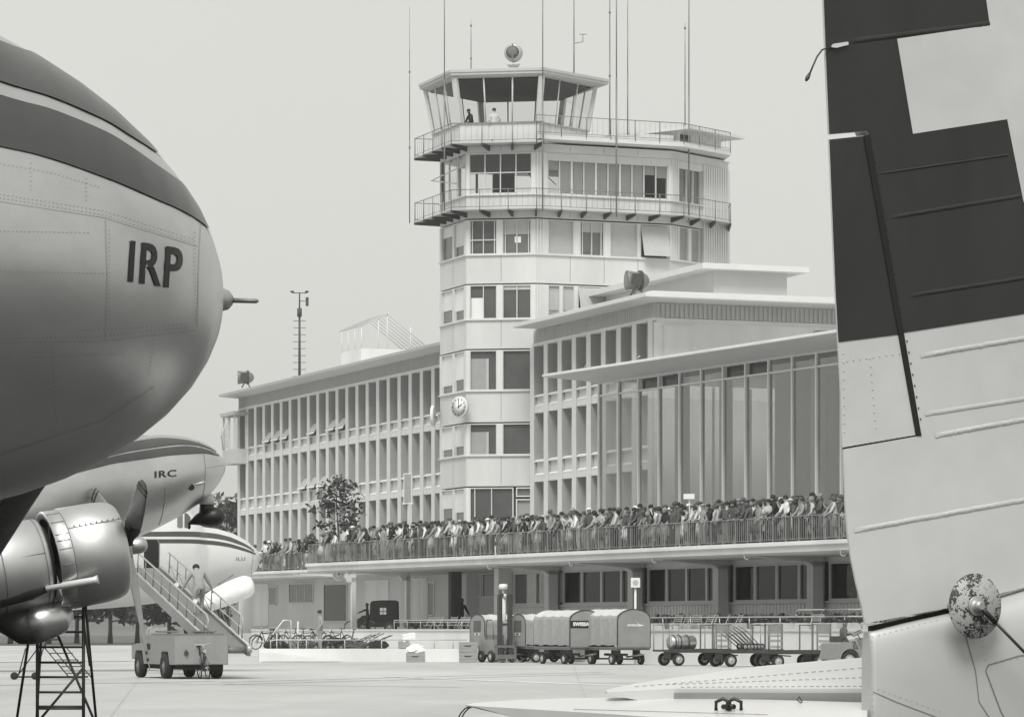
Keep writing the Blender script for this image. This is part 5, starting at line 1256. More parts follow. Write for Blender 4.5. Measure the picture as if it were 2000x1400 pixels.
# teardrop pod
Yp = 49.9
b = MB(); b.path([P2.Wi @ Vector(at(*p)) for p in ((404,965,Yp),(404,985,Yp))], [.11,.115], 14); pd = P2.T.put('pod_stem', b.mesh('pod_stem', 'wall_white'))
b = MB(); b.path([P2.Wi @ Vector(at(*p)) for p in ((404,982,Yp),(404,1003,Yp))], [.105,.12], 14); P2.T.put('pod_collar', b.mesh('pod_collar', 'black_paint'), parent=pd)
b = MB(); b.path([P2.Wi @ Vector(at(*p)) for p in ((367,1023,Yp),(376,1019,Yp),(386,1015,Yp),(398,1012,Yp),(412,1010,Yp),(424,1009,Yp),(433,1008.5,Yp),(438,1008.5,Yp),(440,1008.5,Yp))], [.012,.045,.085,.125,.150,.150,.115,.07,.02], 18); pod = P2.T.put('teardrop_pod', b.mesh('teardrop_pod', 'black_paint'))
b = MB(); b.path([P2.Wi @ Vector(at(*p)) for p in ((369,1022,Yp),(370,1028,Yp),(369,1033,Yp))], [.02,.025,.015], 8); P2.T.put('pod_tail', b.mesh('pod_tail', 'black_paint'), parent=pod)
# engine: local frame along the thrust line
Ye = 46.8; PC = P2.Wi @ Vector(at(252, 1068, Ye))
ET = Matrix.Translation(PC) @ Matrix.Rotation(-radians(10.5), 4, 'Y')     # x forward along the thrust line
def ep(name, b, matk, parent=None): b2 = MB(ET); b2.v = [tuple(ET @ Vector(v)) for v in b.v]; b2.f, b2.m, b2.sm = b.f, b.m, b.sm; return P2.T.put(name, b2.mesh(name, matk), parent=parent)
b = MB(); b.lathe([(-.50,.40),(-.30,.50),(-.20,.545),(-.155,.585),(-.16,.625),(-.20,.66),(-.30,.69),(-.45,.705),(-.95,.712),(-.955,.70),(-.955,.60)], 56, 'X', cap=False); cw = ep('cowling', b, 'alu_bright')
b = MB(); b.lathe([(-.96,.700),(-1.16,.705),(-1.17,.66),(-1.15,.60)], 56, 'X', cap=False); ep('cowl_flap', b, 'alu', cw)
b = MB()
for k in range(20): a = k*2*pi/20+.1; b.tube((-.965,cos(a)*.706,sin(a)*.706), (-1.16,cos(a)*.711,sin(a)*.711), .004, 4)
ep('flap_joint', b, 'seam', cw)
b = MB(); b.lathe([(-.50,.05),(-.50,.60)], 40, 'X'); b.lathe([(-1.20,.52),(-1.55,.52)], 40, 'X'); ep('engine_bay', b, 'black_matt')
b = MB(); b.lathe([(-.5,.2),(-.30,.2),(-.18,.12),(-.05,.10)], 20, 'X'); 
for k in range(9): a = k*2*pi/9; b.tube((-.42,cos(a)*.18,sin(a)*.18), (-.42,cos(a)*.55,sin(a)*.55), .085, 8)
ep('radial_engine', b, 'steel_mid')
b = MB(); b.lathe([(-1.26,.60),(-1.30,.625),(-1.9,.63),(-3.0,.60),(-4.2,.50),(-6.0,.30),(-7.0,.08)], 48, 'X'); nac = ep('nacelle', b, 'alu_bright')
b = MB(); b.lathe([(-1.93,.637),(-1.95,.637)], 48, 'X', cap=False); b.lathe([(-1.33,.632),(-1.342,.632)], 48, 'X', cap=False); ep('nacelle_seam', b, 'seam', nac)
b = MB(); b.tube((-.18,-.57,.42),(-.95,-.58,.415),.005,4); b.tube((-1.33,-.612,.14),(-3,-.585,.13),.006,4); b.tube((-.97,-.66,.27),(-1.16,-.66,.27),.005,4)
for k in range(9): b.lathe([(0,.012),(.004,.012)], 6, 'Y', (-.22-.08*k,-.572,.435))
ep('cowl_seam', b, 'seam', cw)
b = MB(); b.lathe([(-.22,.13),(-.06,.14),(.02,.12)], 16, 'X'); b.lathe([(.0,.09),(.03,.112),(.16,.118),(.22,.10),(.255,.06),(.265,.01)], 20, 'X'); hub = ep('propeller_hub', b, 'alu_bright')
def blade(ang, pale):
    b = MB(); R_ = 1.76; rings = []; st = ((.06,.055,.05,-60),(.25,.06,.05,-55),(.42,.11,.03,-46),(.7,.135,.022,-36),(1.1,.135,.018,-27),(1.4,.12,.013,-22),(1.62,.10,.009,-20),(1.73,.06,.006,-20),(1.76,.02,.003,-20))
    for (r, c, t, tw) in st:
        tw = radians(tw); ring = []
        for i in range(12):
            a = 2*pi*i/12; u, w_ = cos(a)*c, sin(a)*t; ring.append((u*sin(tw)*1.0+w_*cos(tw)-.02, u*cos(tw)-w_*sin(tw), r))
        rings.append(ring)
    Rb = Matrix.Rotation(ang, 4, 'X')
    b.loft([[tuple(Rb @ Vector(p)) for p in rg] for rg in rings], 0, True)
    o = ep('propeller_blade', b, 'blade_pale' if pale else 'blade', hub)
    s_ = MB()
    for r in (1.48, 1.58):
        rr = []
        for q in (r, r+.045):
            c = .118 if q < 1.6 else .10; tw = radians(-21); rr.append([(cos(2*pi*i/12)*c*sin(tw)+sin(2*pi*i/12)*.016*cos(tw)-.02, cos(2*pi*i/12)*c*cos(tw)-sin(2*pi*i/12)*.016*sin(tw), q) for i in range(12)])
        s_.loft([[tuple(Rb @ Vector(p)) for p in rg] for rg in rr], 0, True, False)
    ep('tip_band', s_, 'black_paint', hub)
    s_ = MB(); rr = []
    for (r, c, t, tw) in st[:4]:
        tw = radians(tw); rr.append([(cos(2*pi*i/12)*(c+.003)*sin(tw)+sin(2*pi*i/12)*(t+.003)*cos(tw)-.02, cos(2*pi*i/12)*(c+.003)*cos(tw)-sin(2*pi*i/12)*(t+.003)*sin(tw), min(r,.58)) for i in range(12)])
    if not pale: s_.loft([[tuple(Rb @ Vector(p)) for p in rg] for rg in rr], 0, True, False); ep('blade_boot', s_, 'black_paint', hub)
for k, a in enumerate((180, 60, -60)): blade(radians(a), k == 0)
b = MB(); b.path([P2.Wi @ Vector(at(*p)) for p in ((-120,1192,45.7),(0,1165,45.8),(60,1150,45.9),(92,1146,45.9))], [.17,.16,.15,.07], 16); ex = P2.T.put('exhaust', b.mesh('exhaust', 'exhaust'))
b = MB(); b.path([P2.Wi @ Vector(at(*p)) for p in ((90,1149,45.85),(120,1144,45.85),(122,1143.5,45.8),(183,1133,45.8),(192,1131,45.8))], [.04,.04,.05,.05,.062], 12); P2.T.put('drain_pipe', b.mesh('drain_pipe', 'alu_white'), parent=ex)
b = MB(); b.path([P2.Wi @ Vector(at(*p)) for p in ((128,1192,46.4),(112,1203,46.3),(80,1216,46.2),(58,1222,46.2))], [.16,.25,.27,.26], 24); sc_ = P2.T.put('oil_cooler_scoop', b.mesh('oil_cooler_scoop', 'alu'))
b = MB(); b.path([P2.Wi @ Vector(at(*p)) for p in ((62,1221,46.2),(54,1223,46.2),(36,1207,46.3),(0,1180,46.4),(-60,1160,46.4))], [.265,.268,.30,.34,.36], 24); P2.T.put('scoop_shroud', b.mesh('scoop_shroud', 'exhaust'), parent=sc_)
# starboard wing reaching towards the camera side, leading edge boot
def wing_sections(LE, ch, th):
    fw = Vector((cos(radians(21)), sin(radians(21)), 0.12)); out = []
    for p, c, t in zip(LE, ch, th):
        ring = []
        for u, h in ((0,0),(.02,.05),(.08,.09),(.25,.12),(.5,.10),(.8,.04),(1,.0),(.8,-.015),(.5,-.03),(.25,-.04),(.08,-.035),(.02,-.02)): ring.append(P2.Wi @ (Vector(p)-fw*(u*c)+Vector((0,0,h*c*t))))
        out.append(ring)
    return out
LE = [(-7.75,47.6,1.92),(-7.32,46,2.10),(-5.80,40,2.90),(-4.5,35,3.58),(-3.2,30,4.25),(-3.15,29.4,4.30)]; CH = [4.4,4.2,3.2,2.4,1.5,.5]; TH = [1.2]*6
b = MB(); b.loft(wing_sections(LE, CH, TH), 0, True); wgo = P2.T.put('wing', b.mesh('wing', 'alu_dull'))
b = MB(); fw = Vector((cos(radians(21)), sin(radians(21)), .12)); rr = []
for p, c in zip(LE[1:5], CH[1:5]):
    rr.append([P2.Wi @ (Vector(p)+fw*.012-fw*(u*c)+Vector((0,0,h*c*1.2+d))) for u, h, d in ((.12,.098,.01),(.05,.075,.012),(.0,.0,.0),(.03,-.025,-.012),(.10,-.037,-.012),(.17,-.040,-.012))])
b.loft(rr, 0, True, False, False); P2.T.put('deicer_boot', b.mesh('deicer_boot', 'boot', False), parent=wgo)
b = MB(); Xg, Yg_ = P2.fr.loc(X_(-230, 46.5), 46.5)
b.tube((Xg,Yg_-.35,1.9),(Xg+.1,Yg_-.35,.5),.07,8); b.tube((Xg,Yg_+.35,1.9),(Xg+.1,Yg_+.35,.5),.07,8); b.tube((Xg+.1,Yg_-.4,.56),(Xg+.1,Yg_+.4,.56),.06,8); P2.T.put('gear_strut', b.mesh('gear_strut', 'steel_light'))
b = MB(); b.lathe([(-.18,.30),(-.18,.48),(-.1,.56),(.1,.56),(.18,.48),(.18,.30)], 24, 'Y', (Xg+.1,Yg_,.56)); P2.T.put('wheel', b.mesh('wheel', 'rubber'))
# --- far airliner being unloaded
P3 = Plane_('airliner', 'far airliner lettered ILU with open door served by the belt loader', 507, 116.0, 21)
o3 = [(508,1085,1091),(506,1080,1097),(502,1075,1107),(494,1067,1119),(479,1054.5,1130),(453,1041,1140),(422,1032,1149),(394,1028.5,1157),(386,1023,1159),(372,1003,1163),(358,992,1166),(345,986,1169),(320,979,1174),(300,976,1178),(250,973,1184),(200,972,1188),(0,974,1198),(-300,980,1205),(-700,1000,1205),(-1000,1060,1150)]
P3.body(secs(P3, o3, 1.62, .98), 48, 'alu_white')
P3.decal('stripe', [(250,1038),(311,1038),(345,1037.5),(380,1038),(400,1039.5),(422,1042),(440,1046),(453,1050),(479,1062),(496,1074)], [(250,1047.5),(311,1047.5),(345,1047.5),(380,1048),(400,1049.5),(422,1052),(440,1055),(453,1058.5),(479,1067.5),(496,1077)], 'livery', ny=3)
P3.decal('stripe', [(250,1052.5),(311,1052.5),(345,1052.5),(380,1053),(400,1054.5),(422,1056.5),(440,1059.5),(453,1062.5),(479,1071),(499,1080)], [(250,1060.5),(311,1060.5),(345,1060.5),(380,1061),(400,1062.5),(422,1064.5),(440,1067),(453,1069.5),(479,1076.5),(499,1083)], 'livery', ny=3)
P3.letters('ILU', 470, 1091, 6.5, -.03, 0, 1.3, 'seam', .01, .012)
P3.decal('cockpit_window', [(346,1002),(352,1000.5),(357,1001)], [(346,1029),(352,1031),(357,1030)], 'pane_mid', 8, 6, .01, False); P3.decal('cockpit_window', [(360,1002),(366,1003),(372,1010)], [(360,1030),(366,1031),(372,1028)], 'pane_dark', 8, 6, .01, False)
P3.line('seam', [(489,1062),(494,1085),(490,1122)], .5, 'seam', .01)
dr = P3.decal('door', [(281,1056),(284,1054),(305,1054),(309,1058),(310,1062)], [(281,1122),(284,1124),(302,1124),(308,1120),(310,1114)], 'black_matt', 14, 10, .012, False)
P3.line('door_frame', [(283,1126),(303,1126),(310,1120),(311,1062),(307,1053),(283,1053)], 1.6, 'seam', .02); b = MB()
b.path([P3.Wi @ Vector(at(*p)) for p in ((455,1122,114.6),(440,1132,114.5),(425,1141,114.4))], .02, 5); P3.T.put('aerial', b.mesh('aerial', 'steel_mid'))
gx = P3.fr.x_at(395, 0)
b = MB(); b.tube((gx,0,2.7),(gx+.1,0,.5),.10,8); b.tube((gx+.1,-.3,.5),(gx+.1,.3,.5),.06,8); P3.T.put('nose_strut', b.mesh('nose_strut', 'steel_light'))
for s_ in (-.3, .3): b = MB(); b.lathe([(-.12,.25),(-.12,.45),(0,.5),(.12,.45),(.12,.25)], 18, 'Y', (gx+.1,s_,.5)); P3.T.put('wheel', b.mesh('wheel', 'rubber'))
gx = P3.fr.x_at(-250, -3.2)
b = MB(); b.tube((gx,-2.6,2.6),(gx,-3.2,.6),.14,8); P3.T.put('gear_strut', b.mesh('gear_strut', 'steel_light')); b = MB(); b.lathe([(-.25,.3),(-.25,.55),(-.1,.62),(.1,.62),(.25,.55),(.25,.3)], 18, 'Y', (gx,-3.2,.62)); P3.T.put('wheel', b.mesh('wheel', 'rubber'))
# fat air duct under its nose
b = MB(); Yd = 113.5; b.path([at(*p, Yd) for p in ((392,1186),(405,1178),(425,1168),(450,1157),(470,1149),(484,1144),(493,1141),(496,1140.5))], [.20,.30,.36,.39,.40,.38,.27,.06], 18)
b.path([at(*p, Yd) for p in ((400,1181),(380,1186),(360,1184),(340,1172),(330,1160))], [.28,.26,.24,.22,.2], 12)
o = link('air_duct', b.mesh('air_duct', 'sheet')); tag(o, 'fat white fabric air duct slung below the nose of the far airliner', 'air duct')
# --- near tail on the right
TA = radians(30); Yt0 = 16.6; FT = Fr((1690-1000)/FPX*Yt0, Yt0, TA)
P4 = Thing('airliner', 'close airliner tail with white cross on dark rudder and drooping elevator', 'airliner', FT, (0, 0, 0))
YS = -.05
def tp_(px, py, y=YS): x, z = FT.pt(px, py, y); return (x, z)
rud = [(1603,-240),(1608,0),(1613,130),(1619,263),(1690,257),(1696,262),(1797,851),(1648,877),(1652,990),(1657,1050),(1663,1092),(1673,1140),(1684,1185),(1690,1217),(1850,1187),(2030,1138),(2560,960),(2378,-320),(2300,-395),(2100,-420),(1860,-400),(1680,-340),(1630,-300)]
b = MB(); pts = [tp_(*p) for p in rud]; b.prism_y(pts, YS, .05); nn_ = len(pts)
for i_, p_ in enumerate(rud):
    if p_[0] < 1692: b.v[nn_+i_] = (b.v[nn_+i_][0], YS+.012, b.v[nn_+i_][2])
ru = P4.put('rudder', b.mesh('rudder', 'fabric_white'))
tab = [(1620,272),(1688,265),(1791,849),(1647,873.5),(1643,760),(1638,668),(1632,560),(1626,420)]
def split_dark(poly, name, y, m_, th=.004, parent=None): b = MB(); b.prism_y([tp_(*p, y) for p in poly], y, y+th); return P4.put(name, b.mesh(name, m_), parent=parent)
b = MB(); b.prism_y([tp_(*p) for p in tab], YS+.004, .045)
for i_, p_ in enumerate(tab):
    if p_[0] < 1660: b.v[len(tab)+i_] = (b.v[len(tab)+i_][0], YS+.014, b.v[len(tab)+i_][2])
tb = P4.put('trim_tab', b.mesh('trim_tab', 'fabric_white'))
split_dark([(1620.5,273),(1687.5,266),(1757,653),(1638.2,668),(1632.3,560),(1626.4,420)], 'flag_field', YS+.001, 'flag_dark', .003, tb)
dk = [(1603.8,-205),(1608.4,0),(1613.4,130),(1619.2,262),(1691,256),(1697,262),(1763,650),(2000,613),(2440,545),(2330,-312)]
b = MB(); q = [tp_(*p) for p in dk]; n = len(q)
b.add([(x, YS-.003, z) for x, z in q], [list(range(n))]); b.v = b.v
fl = P4.put('flag_field', b.mesh('flag_field', 'flag_dark', False), parent=ru)
bm = bmesh.new(); bm.from_mesh(fl.data); bmesh.ops.triangulate(bm, faces=bm.faces, ngon_method='EAR_CLIP'); bmesh.ops.recalc_face_normals(bm, faces=bm.faces); bm.to_mesh(fl.data); bm.free()
cr_ = [(1751,76.5),(1932,50),(1908,-120),(2090,-147),(2116,23),(2297,-4),(2328,182),(2147,208),(2180,368),(1998,395),(1966,233.5),(1782,262)]
b = MB(); b.add([(x, YS-.0050, z) for x, z in [tp_(*p) for p in cr_]], [list(range(12))]); cro = P4.put('white_cross', b.mesh('white_cross', 'fabric_white', False), parent=ru)
bm = bmesh.new(); bm.from_mesh(cro.data); bmesh.ops.triangulate(bm, faces=bm.faces, ngon_method='EAR_CLIP'); bmesh.ops.recalc_face_normals(bm, faces=bm.faces); bm.to_mesh(cro.data); bm.free()
b = MB(); b.prism_y([tp_(*p) for p in ((2386,-318),(2450,-290),(2560,-140),(2900,480),(3300,930),(3300,1100),(2569,1060))], -.06, .06); P4.put('fin', b.mesh('fin', 'tail_skin'))
b = MB(); hp_ = [tp_(1692,262,.0), tp_(1700,262,.0), tp_(1800,851,.0), tp_(1788,853,.0)]; hp_ = [tp_(1687,268), tp_(1698,262), tp_(1799,851), tp_(1789,850)]; b.prism_y(hp_, YS-.0045, .02); b.prism_y([tp_(1648,872), tp_(1795,846), tp_(1795,853), tp_(1648,878.5)], YS+.006, YS+.010); P4.put('hinge_gap', b.mesh('hinge_gap', 'black_matt'), parent=ru)
random.seed(3)
def ridge(pa, pb, w_px, h, matk, k=60, rough=.5):
    b = MB(); rings = []
    for i in range(k+1):
        u = i/k; px, py = pa[0]+(pb[0]-pa[0])*u, pa[1]+(pb[1]-pa[1])*u+random.uniform(-.8,.8)*rough
        fade = min(1, u*12); hh = h*fade*(1+random.uniform(-.5,.5)*rough); x, z = tp_(px, py); w_ = w_px/FPX*17*.5
        rings.append([(x, YS-.0035, z-w_), (x, YS-.0035-hh*.8, z-w_*.45), (x, YS-.0035-hh, z), (x, YS-.0035-hh*.7, z+w_*.5), (x, YS-.0035, z+w_)])
    b.loft(rings, 0, True, False, False); return P4.put('rib_tape', b.mesh('rib_tape', matk, False), parent=ru)
for pa, pb in (((1737,425),(1992,383)),((1775,578),(2095,528))): ridge(pa, pb, 9, .004, 'flag_dark', 110, .9)
for pa, pb in (((1655,82),(1932,47)),): ridge(pa, pb, 11, .0045, 'flag_dark', 90, .6)
for pa, pb in (((1714,340),(1968,303)),): ridge(pa, pb, 5, .004, 'flag_dark', rough=.2)
for pa, pb in (((1798,694),(2095,644)),((1826,850),(2095,801)),((1668,1035),(2095,958))): ridge(pa, pb, 9, .0032, 'fabric_white', 110, 1.0)
for pa, pb in (((1806,808),(2095,763)),): ridge(pa, pb, 8, .002, 'fabric_white', 80, .5)
b = MB()
for i in range(26):
    x, z = tp_(1697+98*i/26+6, 275+565*i/26); b.lathe([(0,.005),(-.003,.003)], 6, 'Y', (x, YS-.003, z))
P4.put('rivets', b.mesh('rivets', 'flag_dark'), kind='stuff', parent=ru); b = MB()
for (xa, ya), (xb, yb), k in (((1655,705),(1770,688),9), ((1700,700),(1712,850),10), ((1660,870),(1785,848),12), ((1648,690),(1650,860),10)):
    for i in range(k): x, z = tp_(xa+(xb-xa)*i/k, ya+(yb-ya)*i/k, YS); b.lathe([(0,.0045),(-.0025,.003)], 6, 'Y', (x, YS+.003, z))
P4.put('rivets', b.mesh('rivets', 'fabric_white'), kind='stuff', parent=ru)
# wick on the rudder
b = MB(); q = [tp_(p, r_, YS-.02) for p, r_ in ((1652,88),(1640,90),(1622,93),(1608,97),(1598,110),(1590,128),(1583,145))]; b.path([(x, YS-.012, z) for x, z in q], .0045, 6); wk_ = P4.put('static_wick', b.mesh('static_wick', 'black_paint'), parent=ru)
b = MB(); q = [tp_(p, r_, YS-.02) for p, r_ in ((1584,142),(1579,152),(1576,158))]; b.path([(x, YS-.012, z) for x, z in q], [.006,.011,.006], 6); P4.put('wick_tip', b.mesh('wick_tip', 'steel_dark'), parent=wk_)
b = MB(); b.prism_y([tp_(1620,94),(tp_(1626,87)),(tp_(1652,83)),(tp_(1653,89)),(tp_(1630,95))], YS-.02, YS-.004); P4.put('wick_clamp', b.mesh('wick_clamp', 'alu_white'), parent=wk_)
# tail cone
rows = []
for px, t, bt, wy in ((1692,1234,1520,.04),(1700,1231,1530,.06),(1760,1216,1560,.10),(1850,1196,1600,.155),(2000,1150,1650,.235),(2300,1050,1700,.42),(3200,800,1760,.85),(5200,300,1800,1.15)):
    x = FT.x_at(px, 0) if px < 3000 else FT.x_at(2300, 0)+(px-2300)/FPX*17*1.6; Yv = 17.0; z1, z0 = HC+(HY-t)/FPX*17, HC+(HY-bt)/FPX*17
    ring = []
    for i in range(40):
        a = 2*pi*i/40; c, s_ = cos(a), sin(a); ring.append((x, wy*abs(c)**.5*(1 if c > 0 else -1), (z0+z1)/2+(z1-z0)/2*abs(s_)**.55*(1 if s_ > 0 else -1)))
    rows.append(ring)
b = MB(); b.loft(rows, 0, True); tcn = P4.put('tail_cone', b.mesh('tail_cone', 'tail_skin'))
b = MB(); xq = FT.x_at(1900, 0); b.tube((xq,0,.7),(xq+.15,0,.25),.05,8); P4.put('tail_strut', b.mesh('tail_strut', 'steel_light')); b = MB(); b.lathe([(-.08,.12),(-.08,.22),(0,.25),(.08,.22),(.08,.12)], 18, 'Y', (xq+.15,0,.25)); P4.put('tail_wheel', b.mesh('tail_wheel', 'rubber'))
vs = [(P4.e.location+Vector((v.co.x*FT.u[0]+v.co.y*FT.v[0], v.co.x*FT.u[1]+v.co.y*FT.v[1], v.co.z))) for v in tcn.data.vertices]
class Q: pass
PQ = Plane_.__new__(Plane_); PQ.fr = FT; PQ.T = P4; PQ.body_o = tcn; PQ.bvh = BVHTree.FromPolygons(vs, [list(p.vertices) for p in tcn.data.polygons]); PQ.W = Matrix.Translation((FT.o[0], FT.o[1], 0)) @ Matrix.Rotation(TA, 4, 'Z'); PQ.Wi = PQ.W.inverted()
PQ.line('seam', [(1705,1350),(1750,1370),(1830,1400),(1900,1430)], 1.6, 'seam'); PQ.line('seam', [(1886,1242),(1905,1310),(1912,1370),(1945,1420)], 1.6, 'seam'); PQ.line('seam', [(2090,1270),(1990,1280),(1930,1298),(1925,1310),(1955,1390),(1975,1420)], 2.2, 'seam')
PQ.rivets([[(1702,1240),(1704,1400)], [(1715,1345),(1845,1392)], [(1705,1243),(1840,1208)], [(1918,1250),(1925,1300)], [(1960,1290),(2000,1282)], [(1932,1325),(1958,1395)]], 1.3, 'alu_dull', 11)
b = MB(); b.prism_y([tp_(1700,1222,.0), tp_(1850,1189,.0), tp_(1858,1192,.0), tp_(1853,1201,.0), tp_(1800,1210,.0), tp_(1700,1236,.0)], -.02, .02); P4.put('rudder_gap', b.mesh('rudder_gap', 'black_matt'), parent=ru)
# lock disc and rod
YD = -.26; xd, zd = tp_(1906, 1183, YD)
b = MB(); b.lathe([(.0,.13),(-.006,.160),(-.012,.164),(-.018,.162),(-.020,.01)], 40, 'Y', (xd, YD+.02, zd)); dsc = P4.put('lock_disc', b.mesh('lock_disc', 'mottled'))
b = MB(); b.lathe([(.0,.05),(-.010,.05),(-.012,.046),(-.012,.03),(-.03,.028),(-.05,.018)], 24, 'Y', (xd, YD, zd)); b.tube((xd, 0, zd), (xd, YD, zd), .02, 8); P4.put('disc_hub', b.mesh('disc_hub', 'alu_dull'), parent=dsc)
b = MB(); x2_, z2_ = tp_(2110, 1385, YD-.2); b.tube((xd, YD-.03, zd), (x2_, YD-.2, z2_), .008, 8); b.tube((xd, YD-.03, zd), (xd+(x2_-xd)*.16, YD-.057, zd+(z2_-zd)*.16), .014, 8); P4.put('lock_rod', b.mesh('lock_rod', 'black_paint'), parent=dsc)
# port tailplane: stabiliser and drooping elevator on pitched planes
def on_plane(px, py, P0, pit):
    p = radians(pit); v = Vector((-sin(TA), cos(TA), 0)); w_ = Vector((cos(TA)*cos(p), sin(TA)*cos(p), sin(p))); n_ = w_.cross(v); r = ray(px, py); t = (P0-CAMV).dot(n_)/r.dot(n_); return PQ.Wi @ (CAMV+r*t)
Ps = CAMV+ray(1690,1344)*17.1; Pe = CAMV+ray(1690,1371)*16.95
def slab(name, poly, P0, pit, th, matk, mats2=None, parent=None):
    top = [on_plane(*p, P0, pit) for p in poly]; c = sum(top, Vector())/len(top); n = len(top); b = MB()
    bot = [p+Vector((0,0,-th(i))) if callable(th) else p+Vector((0,0,-th)) for i, p in enumerate(top)]
    b.add(top+bot, [list(range(n)), list(range(n,2*n))[::-1]]+[(i,(i+1)%n,n+(i+1)%n,n+i) for i in range(n)], 0); return P4.put(name, b.mesh(name, matk), parent=parent)
st = [(1186,1351),(1183,1347),(1195,1343.5),(1240,1334),(1320,1322),(1480,1300.5),(1600,1290),(1690,1283),(1694,1282.7),(1694,1344),(1690,1344),(1316,1344),(1240,1348)]
sb_ = slab('stabilizer', st, Ps, 9, lambda i: .085 if i in (9,10,11) else (.05 if i == 12 else .012), 'alu_white')
el = [(908,1375.5),(930,1371.5),(1010,1366),(1120,1362),(1260,1361.5),(1500,1365.5),(1690,1371),(1694,1371.2),(1694,1432.5),(1690,1432),(1400,1408),(1200,1394),(1000,1382),(930,1378)]
elo = slab('elevator', el, Pe, 9, lambda i: .006 if i < 2 or i == 13 else .05, 'alu_white')
for pa, pb in (((1240,1340),(1690,1303)), ((1300,1336),(1690,1322)), ((1330,1341),(1690,1339))):
    b = MB(); q = [on_plane(pa[0]+(pb[0]-pa[0])*i/30, pa[1]+(pb[1]-pa[1])*i/30, Ps+Vector((0,0,.003)), 9) for i in range(31)]
    for i in range(30): b.tube(q[i], q[i].lerp(q[i+1], .55), .0022, 4)
    P4.put('rivet_row', b.mesh('rivet_row', 'rivet_soft'), parent=sb_, kind='stuff')
b = MB(); q = [on_plane(1120+i*20, 1384+i*.55, Pe+Vector((0,0,.004)), 9) for i in range(20)]
for i in range(19): b.tube(q[i], q[i+1], .002, 4)
P4.put('rivet_row', b.mesh('rivet_row', 'rivet_soft'), parent=elo, kind='stuff')
b = MB(); c = on_plane(1316, 1345, Ps, 9); c2 = on_plane(1340, 1345, Ps, 9); b.box(0,0,0,0,0,0)
b = MB(); q1 = on_plane(1185,1350,Ps,9)+Vector((0,0,-.015)); q2 = on_plane(1316,1345,Ps,9)+Vector((0,0,-.02)); q3 = on_plane(1690,1345,Ps,9)+Vector((0,0,-.02)); d_ = Vector((0,0,-.065))
b.add([q2, q3, q3+d_, q2+d_], [(0,1,2,3)]); b2 = b; P4.put('cove', b.mesh('cove', 'alu_dull', False), parent=sb_)
b = MB(); c = on_plane(1412,1388,Pe,9); c.z += .003; e2 = on_plane(1434,1388,Pe,9); e2.z += .003
for q in (c, e2): b.path([q+Vector((.03,-.02,0)), q+Vector((.03,-.02,.045)), q+Vector((0,0,.062)), q+Vector((-.03,.02,.045)), q+Vector((-.03,.02,0))], .010, 8)
b.tube(c+Vector((0,0,.02)), e2+Vector((0,0,.02)), .014, 8); P4.put('lock_clamp', b.mesh('lock_clamp', 'black_paint'), parent=elo)
b = MB(); c = on_plane(1567,1371,Pe,9); b.path([c, c+Vector((-.02,0,.03)), c+Vector((-.035,0,.015)), c+Vector((-.02,-.02,-.004))], .003, 6); P4.put('wire_loop', b.mesh('wire_loop', 'black_paint'), parent=elo)
b = MB()
for k, dx in enumerate((0, 16)):
    P_ = [PQ.Wi @ Vector(at(px+dx*.4, py, 20.0)) for px, py in ((930,1376.5),(918,1378),(908,1383),(900,1392),(893,1405),(889,1418))]; b.path(P_, .005, 6)
P4.put('static_wick', b.mesh('static_wick', 'black_paint'), parent=elo)
# ------------------------------------------------------------------ baggage carts, loader, ladders and small things
def wheel_mesh(r, w_, hubm='hub'):
    b = MB(); b.lathe([(-w_/2,r*.62),(-w_/2,r*.9),(-w_*.3,r),(w_*.3,r),(w_/2,r*.9),(w_/2,r*.62)], 20, 'Y', cap=False); t = b.mesh('tyre', 'rubber')
    h = MB(); h.lathe([(-w_*.60,.005),(-w_*.58,r*.12),(-w_*.44,r*.2),(-w_*.30,r*.48),(-w_*.46,r*.66),(w_*.46,r*.66),(w_*.30,r*.48),(w_*.44,r*.2),(w_*.58,r*.12),(w_*.60,.005)], 18, 'Y')
    return t, h.mesh('rim', hubm)
WH = {}
def wheel(T, at_, r=.23, w_=.14, rz=0.0, hubm='hub'):
    k = (r, w_, hubm)
    if k not in WH: WH[k] = wheel_mesh(r, w_, hubm)
    o = T.put('wheel', WH[k][0], at_, (0, 0, rz)); h = T.put('rim', WH[k][1], at_, parent=o); return o
class Loc:                                    # a local thing at a world point with its own heading
    def __new__(cls, name, label, cat, X, Y, z, rz, group=None):
        t = Thing(name, label, cat, None, (0,0,0), group); t.e.location = (X, Y, z); t.e.rotation_euler = (0,0,rz); return t
